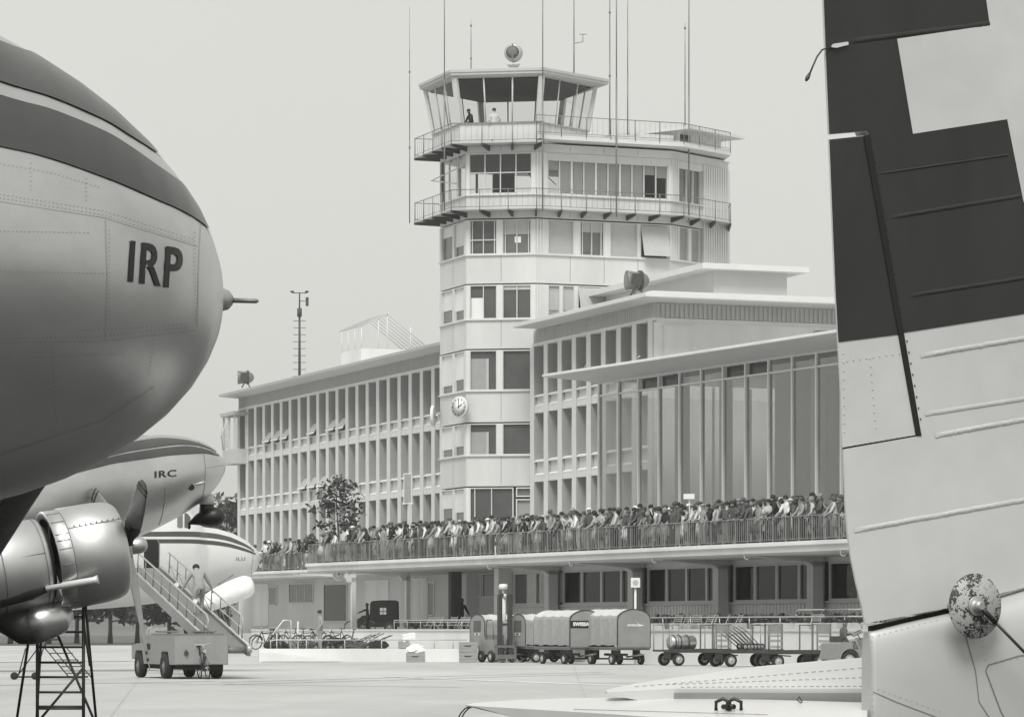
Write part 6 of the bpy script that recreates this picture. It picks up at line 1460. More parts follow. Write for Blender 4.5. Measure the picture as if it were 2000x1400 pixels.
def canvas_cart(label, X, Y, rz, Lc=3.0, Wc=1.45, H=2.22, sign=None, group='canvas-covered baggage carts'):
    t = Loc('baggage_cart', label, 'cart', X, Y, 0, rz, group)
    zb = .70
    b = MB(); b.box(-Lc/2, Lc/2, -Wc/2, Wc/2, zb-.10, zb); b.box(-Lc/2-.05, Lc/2+.05, -Wc/2-.03, Wc/2+.03, zb-.02, zb+.03); t.put('bed', b.mesh('bed', 'steel_mid'))
    b = MB()
    for sx in (-1, 1):
        b.box(sx*Lc*.30-.05, sx*Lc*.30+.05, -Wc*.42, Wc*.42, .20, .27); b.box(sx*Lc*.30-.25, sx*Lc*.30+.25, -Wc*.33, -Wc*.27, .25, zb-.1); b.box(sx*Lc*.30-.25, sx*Lc*.30+.25, Wc*.27, Wc*.33, .25, zb-.1)
    b.box(-Lc*.3, Lc*.3, -.06, .06, .36, .46); t.put('axle', b.mesh('axle', 'steel_dark'))
    for sx in (-1, 1):
        for sy in (-1, 1): wheel(t, (sx*Lc*.30, sy*Wc*.44, .23))
    b = MB(); b.tube((Lc*.3,0,.32), (Lc/2+.75,0,.42), .035, 6); b.torus((Lc/2+.8,0,.43), .06, .02, 'Z', 10, 5); t.put('drawbar', b.mesh('drawbar', 'steel_mid'))
    def arch(x, k=0.0, n=14):
        pts = [(x, -Wc/2-k, zb+.03)]
        for i in range(n+1): a = pi-pi*i/n; pts.append((x, cos(a)*(Wc/2+k), H-.42+sin(a)*(.42+k)))
        return pts+[(x, Wc/2+k, zb+.03)]
    for nm, x0, x1 in (('end_panel', Lc/2-.04, Lc/2+.02), ('end_panel', -Lc/2-.02, -Lc/2+.04)):
        b = MB(); b.loft([arch(x0), arch(x1)], 0, False); pn = t.put(nm, b.mesh(nm, 'cart_panel')); pn_f = pn if x0 > 0 else None
        if x0 > 0: front = pn
        b = MB(); b.path(arch(x1 if x0 > 0 else x0), .018, 5); t.put('panel_rim', b.mesh('panel_rim', 'steel_dark'), parent=pn)
    rings = []; random.seed(int(X*10)); nx = 26
    for i in range(nx+1):
        x = -Lc/2+.02+(Lc-.04)*i/nx; ring = []
        sag = .045*sin(pi*((i*4/nx) % 1))
        for j, p in enumerate(arch(x, .022)):
            m_ = sin(i*1.9+j*.7)*.012+sin(i*.8+j*2.1)*.012; inward = 1-sag*.6/(Wc/2)+m_*.8
            z = p[2]-(sag if 2 < j < 14 else 0); z = z if j not in (0, 16) else p[2]+.06+.02*sin(i*.9+j)+random.uniform(-.012,.012)
            ring.append((x, p[1]*inward, z))
        rings.append(ring)
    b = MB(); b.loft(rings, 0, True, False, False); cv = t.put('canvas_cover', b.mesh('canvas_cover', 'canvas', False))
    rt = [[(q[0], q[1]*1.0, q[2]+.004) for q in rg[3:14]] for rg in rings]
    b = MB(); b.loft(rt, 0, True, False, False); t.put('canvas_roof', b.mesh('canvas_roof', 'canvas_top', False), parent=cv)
    xf = Lc/2+.028
    R_ = (pi/2, 0, pi/2)
    if sign == 'board':
        b = MB(); b.box(xf-.004, xf+.006, -Wc/2+.02, .42, 1.50, 1.80); t.put('sign_board', b.mesh('sign_board', 'black_paint'), parent=front)
        o = t.put('lettering', text_mesh('SWISSAIR', .20, .012, .003, 'white_paint', 1.05), (xf+.012, -.16, 1.65), R_, parent=front)
        o.scale = (1.05, 1, 1)
    elif sign == 'arrow':
        o = t.put('lettering', text_mesh('SWISSAIR', .125, .006, .003, 'white_paint', 1.05), (xf+.006, 0, 1.60), R_, parent=front); o.scale = (1.15, 1, 1)
        b = MB(); b.prism_x([(.02,1.82),(.24,1.64),(.46,1.61),(.38,1.57),(.22,1.60),(.18,1.66)], xf, xf+.006); t.put('arrow_mark', b.mesh('arrow_mark', 'white_paint'), parent=front)
    elif sign == 'window':
        b = MB(); b.box(xf, xf+.012, -.36, .36, 1.35, 1.82); t.put('panel_window', b.mesh('panel_window', 'interior'), parent=front)
        b = MB(); b.box(xf, xf+.01, -.24, .24, 1.18, 1.28); t.put('label_plate', b.mesh('label_plate', 'white_paint'), parent=front)
        o = t.put('lettering', text_mesh('SWISSAIR', .09, .004, .002, 'black_paint'), (xf+.012, 0, 1.23), R_, parent=front); o.scale = (.8, 1, 1)
    return t
# end panel corner pixel -> cart centre; carts with ends along the terrace direction
def cart_at(px_corner, py, Lc, Wc, ang):
    X, Y = ground(px_corner, py); u = Vector((cos(ang), sin(ang))); v = Vector((-sin(ang), cos(ang)))
    c = Vector((X, Y))-u*Lc/2+v*Wc/2; return c.x, c.y
aU = FG.a
X, Y = cart_at(1206, 1298, 3.1, 1.5, aU); canvas_cart('canvas-covered baggage cart with a white arrow mark on its grey end panel', X, Y, aU, 3.1, 1.5, 2.25, 'arrow')
X, Y = cart_at(1113, 1297, 3.3, 1.5, aU); canvas_cart('canvas-covered baggage cart with a black lettered board on its end panel', X, Y, aU, 3.3, 1.5, 2.22, 'board')
aV = FG.a-pi/2                                 # end panel faces out of the facade (left)
for px, lb in ((1012, 'canvas-covered baggage cart with a dark panel window beside the forklift mast'), (933, 'canvas-covered baggage cart with a dark panel window behind the stacked crates')):
    c = FG.w(FG.x_at(px, -3.9), -3.9+1.3); c = FG.w(FG.x_at(px, -3.9), -2.6); canvas_cart(lb, c[0], c[1], aV, 2.6, 1.5, 2.1, 'window')
# forklift
X, Y = FG.w(FG.x_at(986, -4.6), -4.6)
t = Loc('forklift', 'forklift with a tall dark mast standing between the canvas carts', 'forklift', X, Y, 0, FG.a)
b = MB()
for s in (-.24, .24): b.box(-.08, .08, s-.09, s+.09, .05, 2.95)
for z in (.5, 1.6, 2.9): b.box(-.05, .05, -.22, .22, z, z+.10)
t.put('mast', b.mesh('mast', 'steel_dark'))
b = MB(); b.tube((.0,0,.2),(.0,0,2.9),.05,8); b.lathe([(2.75,.05),(2.80,.10),(2.98,.10)],10,'Z'); t.put('hydraulic_ram', b.mesh('hydraulic_ram', 'steel_light'))
b = MB(); b.box(.06,.14,-.5,.5,.15,.35); b.box(.06,.12,-.5,-.4,.1,.75); b.box(.06,.12,.4,.5,.1,.75); b.box(.06,.12,-.5,.5,.65,.75); t.put('fork_carriage', b.mesh('fork_carriage', 'steel_mid'))
for s in (-.35, .3): b = MB(); b.box(.1, 1.0, s-.05, s+.05, .06, .10); t.put('fork', b.mesh('fork', 'steel_mid'))
b = MB(); b.box(-1.5, -.1, -.5, .5, .35, 1.0); b.box(-1.5,-1.0,-.5,.5,1.0,1.2); t.put('body', b.mesh('body', 'vehicle'))
b = MB()
for s in (-.45, .45): b.path([(-.2,s,1.0),(-.25,s,1.75),(-.35,s,1.85),(-.8,s,1.85),(-.9,s,1.75),(-.95,s,1.1)], .03, 6)
t.put('guard', b.mesh('guard', 'steel_mid'))
for sx in (-.3, -1.25):
    for sy in (-.5, .5): wheel(t, (sx, sy, .26), .26, .18)
# lamp posts
def lamp(label, px, py_top, Y, drum):
    X = X_(px, Y); zt = HC+(HY-py_top)/FPX*Y; t = Loc('lamp_post', label, 'lamp post', X, Y, 0, 0)
    b = MB(); b.tube((0,0,0),(0,0,zt-.2),.05,8); t.put('pole', b.mesh('pole', 'wall_white'))
    b = MB()
    if drum: b.lathe([(zt-.24,.12),(zt-.22,.20),(zt-.05,.20),(zt,.14)], 18, 'Z'); b2 = None
    else: b.box(-.19,.19,-.15,.15,zt-.40,zt)
    hd = t.put('lamp_head', b.mesh('lamp_head', 'white_paint'))
    if not drum: b = MB(); b.lathe([(-.16,.11),(-.155,.12)], 18, 'Y', (0,0,zt-.2)); t.put('lens', b.mesh('lens', 'blind'), parent=hd)
lamp('white drum lamp on a pole behind the forklift mast', 983, 1140, 149, True)
lamp('white square lamp on a slim pole above the canvas carts', 1241, 1128, 139.5, False)
# crates and paper
def crate(label, px, py, w_, d_, h, z=0.0, rz=0.0, Y=None):
    if Y is None: X, Y = ground(px, py, z)
    else: X = X_(px, Y)
    t = Loc('crate', label, 'crate', X, Y, z, rz); n = 3
    b = MB(); b.box(-w_/2+.02, w_/2-.02, -d_/2+.02, d_/2-.02, 0, h-.01); t.put('box', b.mesh('box', 'wood'))
    for k in range(n):
        z0 = .01+(h-.02)*k/n; b = MB(); b.box(-w_/2, w_/2, -d_/2, -d_/2+.018, z0, z0+(h-.02)/n-.012); t.put('plank', b.mesh('plank', 'wood'))
    for s in (-1, 1): b = MB(); b.box(s*(w_/2-.025)-.025, s*(w_/2-.025)+.025, -d_/2-.02, -d_/2-.001, 0, h); t.put('batten', b.mesh('batten', 'wood'))
    b = MB(); b.box(-.18,.12,-d_/2-.004,-d_/2-.001,h*.52,h*.66); t.put('stencil', b.mesh('stencil', 'steel_dark'))
    return X, Y
X, Y0_ = crate('lower of two stacked wooden crates beside the canvas carts', 915, 1293, .82, .6, .46)
crate('upper of two stacked wooden crates beside the canvas carts', 914, 0, .82, .6, .44, .46, .06, Y=Y0_)
X, Yc = crate('low wooden crate holding crumpled white paper by the ramp wall', 812, 1292.5, .84, .55, .42)
X2, Y2 = crate('tall pale packing crate standing behind the paper-filled crate', 790, 1291.5, .55, .5, .92)
def crumple(name, label, X, Y, z, rx, rz, seed):
    random.seed(seed); b = MB(); n, k = 16, 9; rings = []
    for i in range(k):
        a = -pi/2+pi*i/(k-1); rings.append([(cos(a)*cos(2*pi*j/n)*rx*random.uniform(.75,1.2), cos(a)*sin(2*pi*j/n)*rx*.6*random.uniform(.8,1.15), sin(a)*rz*random.uniform(.8,1.2)+rz*.7) for j in range(n)])
    b.loft(rings, 0, False); o = link(name, b.mesh(name, 'sheet')); o.location = (X, Y, z); tag(o, label, 'paper'); return o
crumple('crumpled_paper', 'heap of crumpled white paper filling the low wooden crate', X, Yc, .38, .42, .22, 4)
b = MB(); b.box(-.28,.28,-.2,.2,0,.16); b.box(-.24,.33,-.17,.23,.16,.30); o = link('paper_bundle', b.mesh('paper_bundle', 'sheet')); o.location = (X2+.18, Y2, .93); o.rotation_euler = (.05,-.2,.25); tag(o, 'stack of white papers lying on the tall packing crate', 'paper')
# flat carts
def flat_cart(label, x, y, Lc=2.75, Wc=1.35):
    X, Y = FG.w(x, y); rz = FG.a+pi/2; t = Loc('flat_cart', label, 'cart', X, Y, 0, rz, 'flat luggage carts in a row')
    b = MB(); b.box(-Lc/2,Lc/2,-Wc/2,Wc/2,.56,.64); b.box(-Lc/2-.02,Lc/2+.02,-Wc/2-.02,-Wc/2,.52,.68); t.put('bed', b.mesh('bed', 'steel_dark'))
    b = MB()
    for sx in (-.33,.33): b = MB(); b.box(sx*Lc-.05,sx*Lc+.05,-Wc*.42,Wc*.42,.22,.30); b.box(sx*Lc-.18,sx*Lc+.18,-.3,.3,.299,.56); t.put('axle', b.mesh('axle', 'steel_dark'))
    for sx in (-.33,.33):
        for sy in (-.44,.44): wheel(t, (sx*Lc, sy*Wc, .255), .255, .15)
    for s in (-1, 1): b = MB(); b.tube((-Lc/2+.03,s*Wc*.47,.6),(-Lc/2+.03,s*Wc*.47,1.62),.022,6); b.tube((-Lc/2+.45,s*Wc*.47,.6),(-Lc/2+.45,s*Wc*.47,1.62),.02,6); b.tube((-Lc/2+.03,s*Wc*.47,1.62),(-Lc/2+.45,s*Wc*.47,1.62),.02,6); t.put('stake', b.mesh('stake', 'steel_mid'))
    b = MB()
    for s in (-1, 1): b.box(Lc/2-.06,Lc/2,s*Wc*.47-.03,s*Wc*.47+.03,.6,1.66)
    for s in (-1, 1): b.box(Lc/2-.62,Lc/2-.57,s*Wc*.47-.02,s*Wc*.47+.02,.6,1.62)
    b.box(Lc/2-.05, Lc/2-.01, -Wc*.47, Wc*.47, 1.60, 1.64); b.box(Lc/2-.62, Lc/2-.02, -Wc*.47-.01, -Wc*.47+.02, 1.58, 1.62); b.box(Lc/2-.62, Lc/2-.02, Wc*.47-.01, Wc*.47+.02, 1.58, 1.62)
    t.put('rack', b.mesh('rack', 'steel_mid'))
    for k, (z, h) in enumerate(((.72,.10),(.95,.10),(1.15,.08),(1.28,.36))): b = MB(); b.box(Lc/2-.60,Lc/2-.02,-Wc*.47-.025,-Wc*.47-.005,z,z+h); t.put('slat', b.mesh('slat', 'wood' if k < 3 else 'vehicle'))
    b = MB(); b.tube((Lc/2,0,.45),(Lc/2+.75,0,.40),.03,6); t.put('drawbar', b.mesh('drawbar', 'steel_dark'))
    return X, Y, rz
fy = -3.3
fx = [FG.x_at(p, fy) for p in (1350, 1452, 1562)]
c1_ = flat_cart('flat luggage cart carrying a hooped metal barrel', fx[0], fy); c2_ = flat_cart('flat luggage cart heaped with tubular hand trucks', fx[1], fy); c3_ = flat_cart('empty flat luggage cart coupled behind the towing tractor', fx[2], fy-.4)
t = Loc('metal_barrel', 'hooped silver barrel lying on a flat luggage cart', 'barrel', c1_[0]+.0, c1_[1], .64, c1_[2])
b = MB(); b.lathe([(-.55,.02),(-.55,.25),(-.5,.28),(.5,.28),(.55,.25),(.55,.02)], 22, 'X', (-.55,-.2,.28)); t.put('drum', b.mesh('drum', 'alu'))
for x in (-.95,-.7,-.35): b = MB(); b.torus((x,-.2,.28), .295, .025, 'X', 22, 6); t.put('hoop', b.mesh('hoop', 'steel_dark'))
random.seed(9)
for k in range(6):
    t = Loc('hand_truck', 'folded tubular hand truck lying in the heap on the flat cart', 'hand truck', c2_[0], c2_[1], .66, c2_[2]); t.e['group'] = 'hand trucks heaped on the flat cart'
    x0, y0, a = -.75+.22*k, -.45+.12*k, radians(28+5*k)
    b = MB()
    for s in (0, .42): b.path([(x0+.6,y0+s,.02),(x0-.1,y0+s,.5+.04*k),(x0-.35-.03*k,y0+s,.72+.04*k)], .018, 6)
    p = b.v[-1]; b.tube((x0-.1,y0,.5+.04*k), (x0-.1,y0+.42,.5+.04*k), .015, 5); b.tube((x0+.59,y0,.02),(x0+.59,y0+.42,.02),.015,5); t.put('frame', b.mesh('frame', 'steel_mid'))
    wheel(t, (x0+.55, y0-.02, .12), .12, .05, hubm='steel_light'); wheel(t, (x0+.55, y0+.44, .12), .12, .05, hubm='steel_light')
# towing tractor and driver
X, Y = FG.w(FG.x_at(1668, -3.6), -3.6); rz = FG.a+pi/2
t = Loc('towing_tractor', 'small grey towing tractor with an open seat in front of the flat carts', 'tractor', X, Y, 0, rz)
b = MB(); b.prism_y([(-1.05,.35),(-1.05,.92),(-.85,.98),(-.45,.98),(-.40,.72),(.15,.72),(.2,1.02),(1.05,.95),(1.1,.8),(1.1,.35)], -.6, .6); bd = t.put('body', b.mesh('body', 'vehicle'))
b = MB(); b.prism_y([(.25,1.0),(.3,1.14),(1.0,1.05),(1.06,.95)], -.42, .42); t.put('bonnet', b.mesh('bonnet', 'vehicle'), parent=bd)
b = MB(); b.box(-.75,-.25,-.35,.35,.73,.86); b.box(-.82,-.72,-.35,.35,.86,1.2); t.put('seat', b.mesh('seat', 'steel_dark'))
b = MB(); T_ = Matrix.Translation((.12,0,1.30)) @ Matrix.Rotation(radians(-35), 4, 'Y'); b.T = T_; b.torus((0,0,0), .19, .014, 'Z', 20, 6); b.tube((0,0,0),(0,0,-.5),.018,6); b.tube((-.19,0,0),(.19,0,0),.01,5); t.put('steering_wheel', b.mesh('steering_wheel', 'black_paint'))
for sx, r in ((-.62,.34),(.72,.28)):
    for sy in (-.62,.62): wheel(t, (sx, sy, r), r, .2)
    for sy in (-1, 1):
        b = MB(); n = 10; r2 = r+.07
        b.loft([[(sx+cos(pi*i/n)*r2, sy*.50, r+sin(pi*i/n)*r2) for i in range(n+1)], [(sx+cos(pi*i/n)*r2, sy*.74, r+sin(pi*i/n)*r2) for i in range(n+1)]], 0, True, False, False); t.put('mudguard', b.mesh('mudguard', 'vehicle', False))
Pd = joints(pelvis=(0,0,.12), spine=(0,-.02,.30), chest=(0,-.06,.52), neck=(0,-.09,.68), head0=(0,-.12,.745), head1=(0,-.13,.82), head2=(0,-.125,.895), shL=(.17,-.06,.58), shR=(-.17,-.06,.58), elL=(.25,-.22,.38), elR=(-.27,.05,.32), wrL=(.12,-.47,.42), wrR=(-.34,-.06,.12),
    hpL=(.1,-.06,.10), hpR=(-.1,-.06,.10), knL=(.14,-.47,.16), knR=(-.14,-.46,.20), anL=(.14,-.60,-.22), anR=(-.20,-.62,-.16), toL=(.15,-.78,-.25), toR=(-.22,-.80,-.18))
dX, dY = X+cos(rz)*(-.5), Y+sin(rz)*(-.5)
worker('man in grey work clothes and cap sitting sideways driving the towing tractor', dX, dY, .85, rz+pi/2, Pd, 1.0, 'cloth_charcoal', 'cloth_grey', 'cap', 'cloth_black')
# folding chairs on the raised floor
def chair_thing(x, y, rz, label, group):
    X, Y = FG.w(x, y); t = Loc('folding_chair', label, 'chair', X, Y, ZF, FG.a+rz, group)
    b = MB(); b.box(-.2,.2,-.2,.2,.43,.46); t.put('seat', b.mesh('seat', 'blind'))
    for s in (-1, 1): b = MB(); b.tube((s*.2,-.22,0),(s*.19,.20,.86),.012,5); t.put('leg', b.mesh('leg', 'steel_light')); b = MB(); b.tube((s*.18,.22,0),(s*.18,-.2,.45),.012,5); t.put('leg', b.mesh('leg', 'steel_light'))
    for k in range(4): b = MB(); b.box(-.19,.19,.12+.04*k*.5,.14+.04*k*.5,.56+.075*k,.61+.075*k); t.put('backrest_slat', b.mesh('backrest_slat', 'vehicle'))
    return t
c0_ = chair_thing(FG.x_at(838,.3), .3, .3, 'folding slatted chair behind the rail by the entrance recess', 'folding chairs by the entrance recess')
random.seed(2)
for px in (850, 862, 878, 893, 905, 918): X, Y = FG.w(FG.x_at(px,.25), .25+random.uniform(-.1,.2)); copy_thing(c0_.e, (X, Y, ZF), FG.a+random.uniform(-.6,.9))
c0_ = chair_thing(FG.x_at(1322,.1), .1, .4, 'folding slatted chair behind the pipe rail below the flower boxes', 'folding chairs below the flower boxes')
for px in (1337, 1356, 1376, 1390, 1420, 1438, 1592, 1690): X, Y = FG.w(FG.x_at(px,.1), .1+random.uniform(-.1,.2)); copy_thing(c0_.e, (X, Y, ZF), FG.a+random.uniform(-.6,.9))
# bicycles
def bicycle(X, Y, z, rz, label, group=None, tilt=0.0):
    t = Loc('bicycle', label, 'bicycle', X, Y, z, rz, group); t.e.rotation_euler = (tilt, 0, rz)
    for x in (-.52, .52):
        b = MB(); b.torus((x,0,.34), .315, .018, 'Y', 22, 6); wo_ = t.put('wheel', b.mesh('wheel', 'rubber'))
        b = MB()
        for k in range(9): a = k*pi/9; b.tube((x-cos(a)*.31,0,.34-sin(a)*.31),(x+cos(a)*.31,0,.34+sin(a)*.31),.0025,3)
        b.tube((x,-.05,.34),(x,.05,.34),.02,6); t.put('spokes', b.mesh('spokes', 'steel_light'), parent=wo_)
        b = MB(); b.path([(x+cos(a)*.36,0,.34+sin(a)*.36) for a in [radians(q) for q in range(15,171,20)]], .022, 5); t.put('mudguard', b.mesh('mudguard', 'steel_mid'))
    b = MB(); S, H_, Bk, Rr, Fr_ = (-.20,0,.86), (.36,0,.88), (-.06,0,.30), (-.52,0,.34), (.52,0,.34)
    for p, q in ((S,Bk),(Bk,H_),((-.17,0,.76),(.35,0,.80)),(S,Rr),(Bk,Rr),(H_,Fr_)): b.tube(p, q, .017, 6)
    t.put('frame', b.mesh('frame', 'black_paint'))
    b = MB(); b.path([(.22,-.27,1.0),(.34,-.22,1.03),(.36,0,1.0),(.34,.22,1.03),(.22,.27,1.0)], .014, 6); b.tube((.36,0,.86),(.36,0,1.0),.014,6); t.put('handlebar', b.mesh('handlebar', 'steel_light'))
    b = MB(); b.loft([[(-.36,-.09,.95),(-.36,.09,.95),(-.36,.08,.99),(-.36,-.08,.99)],[(-.08,-.025,.95),(-.08,.025,.95),(-.08,.02,.98),(-.08,-.02,.98)]], 0, False); b.tube((-.2,0,.84),(-.22,0,.95),.015,6); t.put('saddle', b.mesh('saddle', 'black_paint'))
    b = MB(); b.torus((-.06,.03,.30), .09, .008, 'Y', 14, 4); b.tube((-.06,-.12,.16),(-.06,.12,.44),.01,5); t.put('crank', b.mesh('crank', 'steel_mid'))
    b = MB(); b.lathe([(0,.02),(.05,.055),(.07,.05)], 10, 'X', (.40,0,.82)); t.put('lamp', b.mesh('lamp', 'steel_light'))
    return t
X, Y = ground(402, 1326); bicycle(X-.05, Y, 0, radians(-72), 'black bicycle leaning against the belt loader truck', None, .10)
GB = 'bicycles parked on the ramp platform'
random.seed(12)
bp = bicycle(X_(520,155), 155, .5, .4, 'bicycle parked in the crowded row behind the pipe rail', GB)
for k in range(7):
    px = 515+(k % 8)*28+random.uniform(-7,7); Yk = 150.5+random.uniform(0,3)+(4 if k > 7 else 0)
    c_ = copy_thing(bp.e, (X_(px,Yk), Yk, .5), random.choice((pi/2, -pi/2))+random.uniform(-1.0,1.0)); c_.rotation_euler[0] = random.uniform(-.3,.3)
GH = 'equipment heaps on the ramp platform'
heap_l = ('dark tarpaulin heap beside the bicycles behind the pipe rail', 'pile of black sacks behind the standing man in overalls', 'grey covered bundle behind the pipe rail', 'long dark roll of canvas lying behind the pipe rail', 'low black heap at the end of the pipe rail', 'round grey bundle tied up beside the bicycles')
for k, (px, w_, h, mk, Yh) in enumerate(((540,1.2,.34,'cloth_black',152),(655,1.5,.42,'cloth_black',152.5),(600,1.1,.36,'cloth_charcoal',153.5),(700,1.7,.30,'cloth_charcoal',151.5),(738,.9,.36,'cloth_black',151),(568,.8,.42,'cloth_grey',154))):
    o = crumple('equipment_heap', heap_l[k], X_(px,Yh), Yh, .5, w_*.5, h*.75, 40+k); o['category'] = 'bundle'; o['group'] = GH; o.data.materials.clear(); o.data.materials.append(M[mk])
random.seed(44)
for k in range(7):
    px, Yh = 640+17*k, 151.2+.3*(k % 3); t = Loc('luggage_barrow', 'tubular luggage barrow tipped up among the dark heaps behind the rail', 'barrow', X_(px,Yh), Yh, .5, random.uniform(-.5,.5), 'luggage barrows behind the rail')
    b = MB(); a = radians(random.uniform(25,50))
    for s in (-.22,.22): b.path([(-.55,s,.12),(.15,s,.12+.7*sin(a)),(.55,s,.12+.95*sin(a))], .02, 6)
    for u in (.1,.35,.6,.85): b.tube((-.55+.9*u,-.22,.12+.8*sin(a)*u),(-.55+.9*u,.22,.12+.8*sin(a)*u),.016,5)
    t.put('frame', b.mesh('frame', 'steel_dark')); wheel(t, (-.5,-.27,.13), .13, .06, hubm='steel_mid'); wheel(t, (-.5,.27,.13), .13, .06, hubm='steel_mid')
Xt = X_(556,150.5); b = MB(); b.path([(-.35,0,.0),(-.35,0,.75),(-.5,0,.78),(-.05,0,1.35),(.28,0,1.35),(.28,0,.0)], .035, 6); o = link('bent_pipe_frame', b.mesh('bent_pipe_frame', 'wall_white')); o.location = (Xt,150.5,.5); tag(o, 'bent white pipe frame standing behind the ramp rail', 'pipe frame')
b = MB(); b.tube((0,0,0),(0,0,1.3),.035,6); b.lathe([(0,.14),(.04,.14)], 12, 'Z'); o = link('white_pole', b.mesh('white_pole', 'wall_white')); o.location = (X_(582,150.8),150.8,.5); tag(o, 'single white pole beside the bent pipe frame', 'pole')
# dark van and bicycle rider in the entrance recess
X, Y = FG.w(FG.x_at(745, 6.2), 6.2)
t = Loc('delivery_van', 'small black canvas-topped delivery van in the entrance recess', 'van', X, Y, ZF, radians(-3)); t.e.scale = (1.12, 1.1, 1.22)
b = MB(); b.prism_y([(-.55,.45),(-.50,1.35),(-.42,1.46),(.0,1.5),(.70,1.5),(.80,1.44),(.82,.45)], -.6, .6); bd = t.put('canopy', b.mesh('canopy', 'black_matt'))
b = MB(); b.box(-1.1, .85, -.62, .62, .30, .52); b.prism_y([(-1.15,.3),(-1.15,.62),(-.9,.8),(-.55,.86),(-.55,.3)], -.5, .5); t.put('chassis', b.mesh('chassis', 'black_paint'))
b = MB(); b.box(-.02,.12,-.612,-.601,1.02,1.16); b.box(.15,.29,-.612,-.601,1.02,1.16); b.box(-.02,.12,-.612,-.601,.86,.99); b.box(.15,.29,-.612,-.601,.86,.99); t.put('side_window', b.mesh('side_window', 'blind'), parent=bd)
for sx in (-.85, .45):
    for sy in (-.58, .58): wheel(t, (sx, sy, .27), .27, .12, hubm='steel_mid')
X, Y = FG.w(FG.x_at(703, 4.4), 4.4)
bicycle(X, Y, ZF, radians(185), 'black bicycle held by the man with outstretched arm beside the van')
Pr = joints(elL=(.22,-.22,1.30), wrL=(.16,-.46,1.20), elR=(-.22,-.24,1.32), wrR=(-.16,-.50,1.22))
worker('man in dark clothes with outstretched arms beside the black delivery van', X+.42, Y-.35, ZF, radians(-95), Pr, .95, 'cloth_black', 'cloth_black', 'short', 'hair_dark')
# hanging clock and signs
xh, zh = FG.pt(661, 1122, 1.2)
t = Thing('hanging_clock', 'pale round clock hanging under the terrace slab', 'clock', FG, (xh, 1.2, zh)); t.e.rotation_euler = (0,0,0)
def lp(n_, b, mk, par=None): o = link(n_, b.mesh(n_, mk)); o.parent = par or t.e; return o
b = MB(); b.torus((0,0,0), .29, .03, 'Y', 26, 6); b.lathe([(-.03,.28),(.03,.28)], 26, 'Y'); cs_ = lp('case', b, 'white_paint')
b = MB()
for k in range(12): b.T = Matrix.Rotation(k*pi/6, 4, 'Y'); b.box(-.014,.014,-.045,-.031,.17,.25)
lp('hour_mark', b, 'steel_mid', cs_)
b = MB(); b.T = Matrix.Rotation(radians(4), 4, 'Y'); b.box(-.015,.015,-.055,-.047,-.03,.2); b.T = Matrix.Rotation(radians(58), 4, 'Y'); b.box(-.015,.015,-.062,-.056,-.03,.13); lp('hand', b, 'black_paint', cs_)
b = MB(); b.tube((0,0,.28),(0,0,.60),.02,6); lp('hanger', b, 'steel_light')
X, Y = FG.w(FG.x_at(797, 3.2), 3.2); z1_, z0_ = HC+(HY-925)/FPX*Y, HC+(HY-983)/FPX*Y
t = Loc('information_board', 'tall grey board on a white pole rising behind the terrace crowd', 'sign', X, Y, ZT, radians(-25)); z1_ -= ZT; z0_ -= ZT
b = MB(); b.box(-.20,.20,-.03,.03,z0_+.05,z1_-.03); pn = t.put('panel', b.mesh('panel', 'blind_grey'))
b = MB(); b.box(-.24,-.20,-.05,.05,z0_,z1_); b.box(.20,.24,-.05,.05,z0_,z1_); b.box(-.30,.30,-.06,.06,z0_-.03,z0_+.03); b.box(-.24,.24,-.05,.05,z1_-.03,z1_+.02); t.put('frame', b.mesh('frame', 'wall_white'), parent=pn)
b = MB(); b.tube((0,0,0),(0,0,z0_),.035,6); t.put('pole', b.mesh('pole', 'steel_light'))
X, Y = FG.w(FG.x_at(1346, .12), .12); z1_ = HC+(HY-964)/FPX*Y-ZT
t = Loc('direction_sign', 'small white direction sign on a post at the terrace railing', 'sign', X, Y, ZT, radians(-20))
b = MB(); b.box(-.24,.24,-.02,.02,z1_-.22,z1_); t.put('panel', b.mesh('panel', 'wall_white')); b = MB(); b.tube((0,.03,-.05),(0,.03,z1_-.05),.025,6); t.put('pole', b.mesh('pole', 'steel_light'))
# young tree on the terrace and a leafy shrub in the crowd
random.seed(31)
X, Y = FG.w(FG.x_at(660, 4.5), 4.5); zt = HC+(HY-918)/FPX*Y
tree('young_tree', 'young dark-leaved tree rising above the terrace crowd', X, Y, ZT, zt-ZT-.2, 1.5, 12, .17, 17, .07, None, ('leaf','leaf'), .42, 1.0)
bush('leafy_shrub', 'dark round shrub among the spectators at the terrace step', FG, FG.x_at(606, 3.2), 3.2, ZT+.7, .6, .5, 90, .13)
# ------------------------------------------------------------------ belt loader truck
X, Y = ground(340, 1326)
t = Loc('belt_loader', 'grey belt loader truck raised to the open door of the far airliner', 'loader truck', X, Y, 0, AA)   # x towards the camera side (end panel), y to the right and away
Lt, Wt = 3.7, 1.62
b = MB(); b.prism_y([(-4.9,.55),(-4.9,.95),(-4.3,1.02),(-3.2,1.05),(-3.1,1.27),(-.0,1.27),(.0,.42),(-.5,.42),(-.7,.80),(-1.4,.80),(-1.6,.42),(-3.45,.42),(-3.65,.82),(-4.4,.82),(-4.6,.55)], 0, Wt); bd = t.put('body', b.mesh('body', 'vehicle'))
b = MB(); b.box(-3.0,-.1,.1,Wt-.1,1.27,1.32); b.tube((-2.8,.2,1.38),(-.2,.2,1.38),.03,6); b.tube((-2.8,1.3,1.38),(-.2,1.3,1.38),.03,6); t.put('deck', b.mesh('deck', 'steel_mid'))
b = MB(); b.box(-3.3,-2.7,-.012,0,.85,1.02); t.put('vent', b.mesh('vent', 'black_matt'), parent=bd)
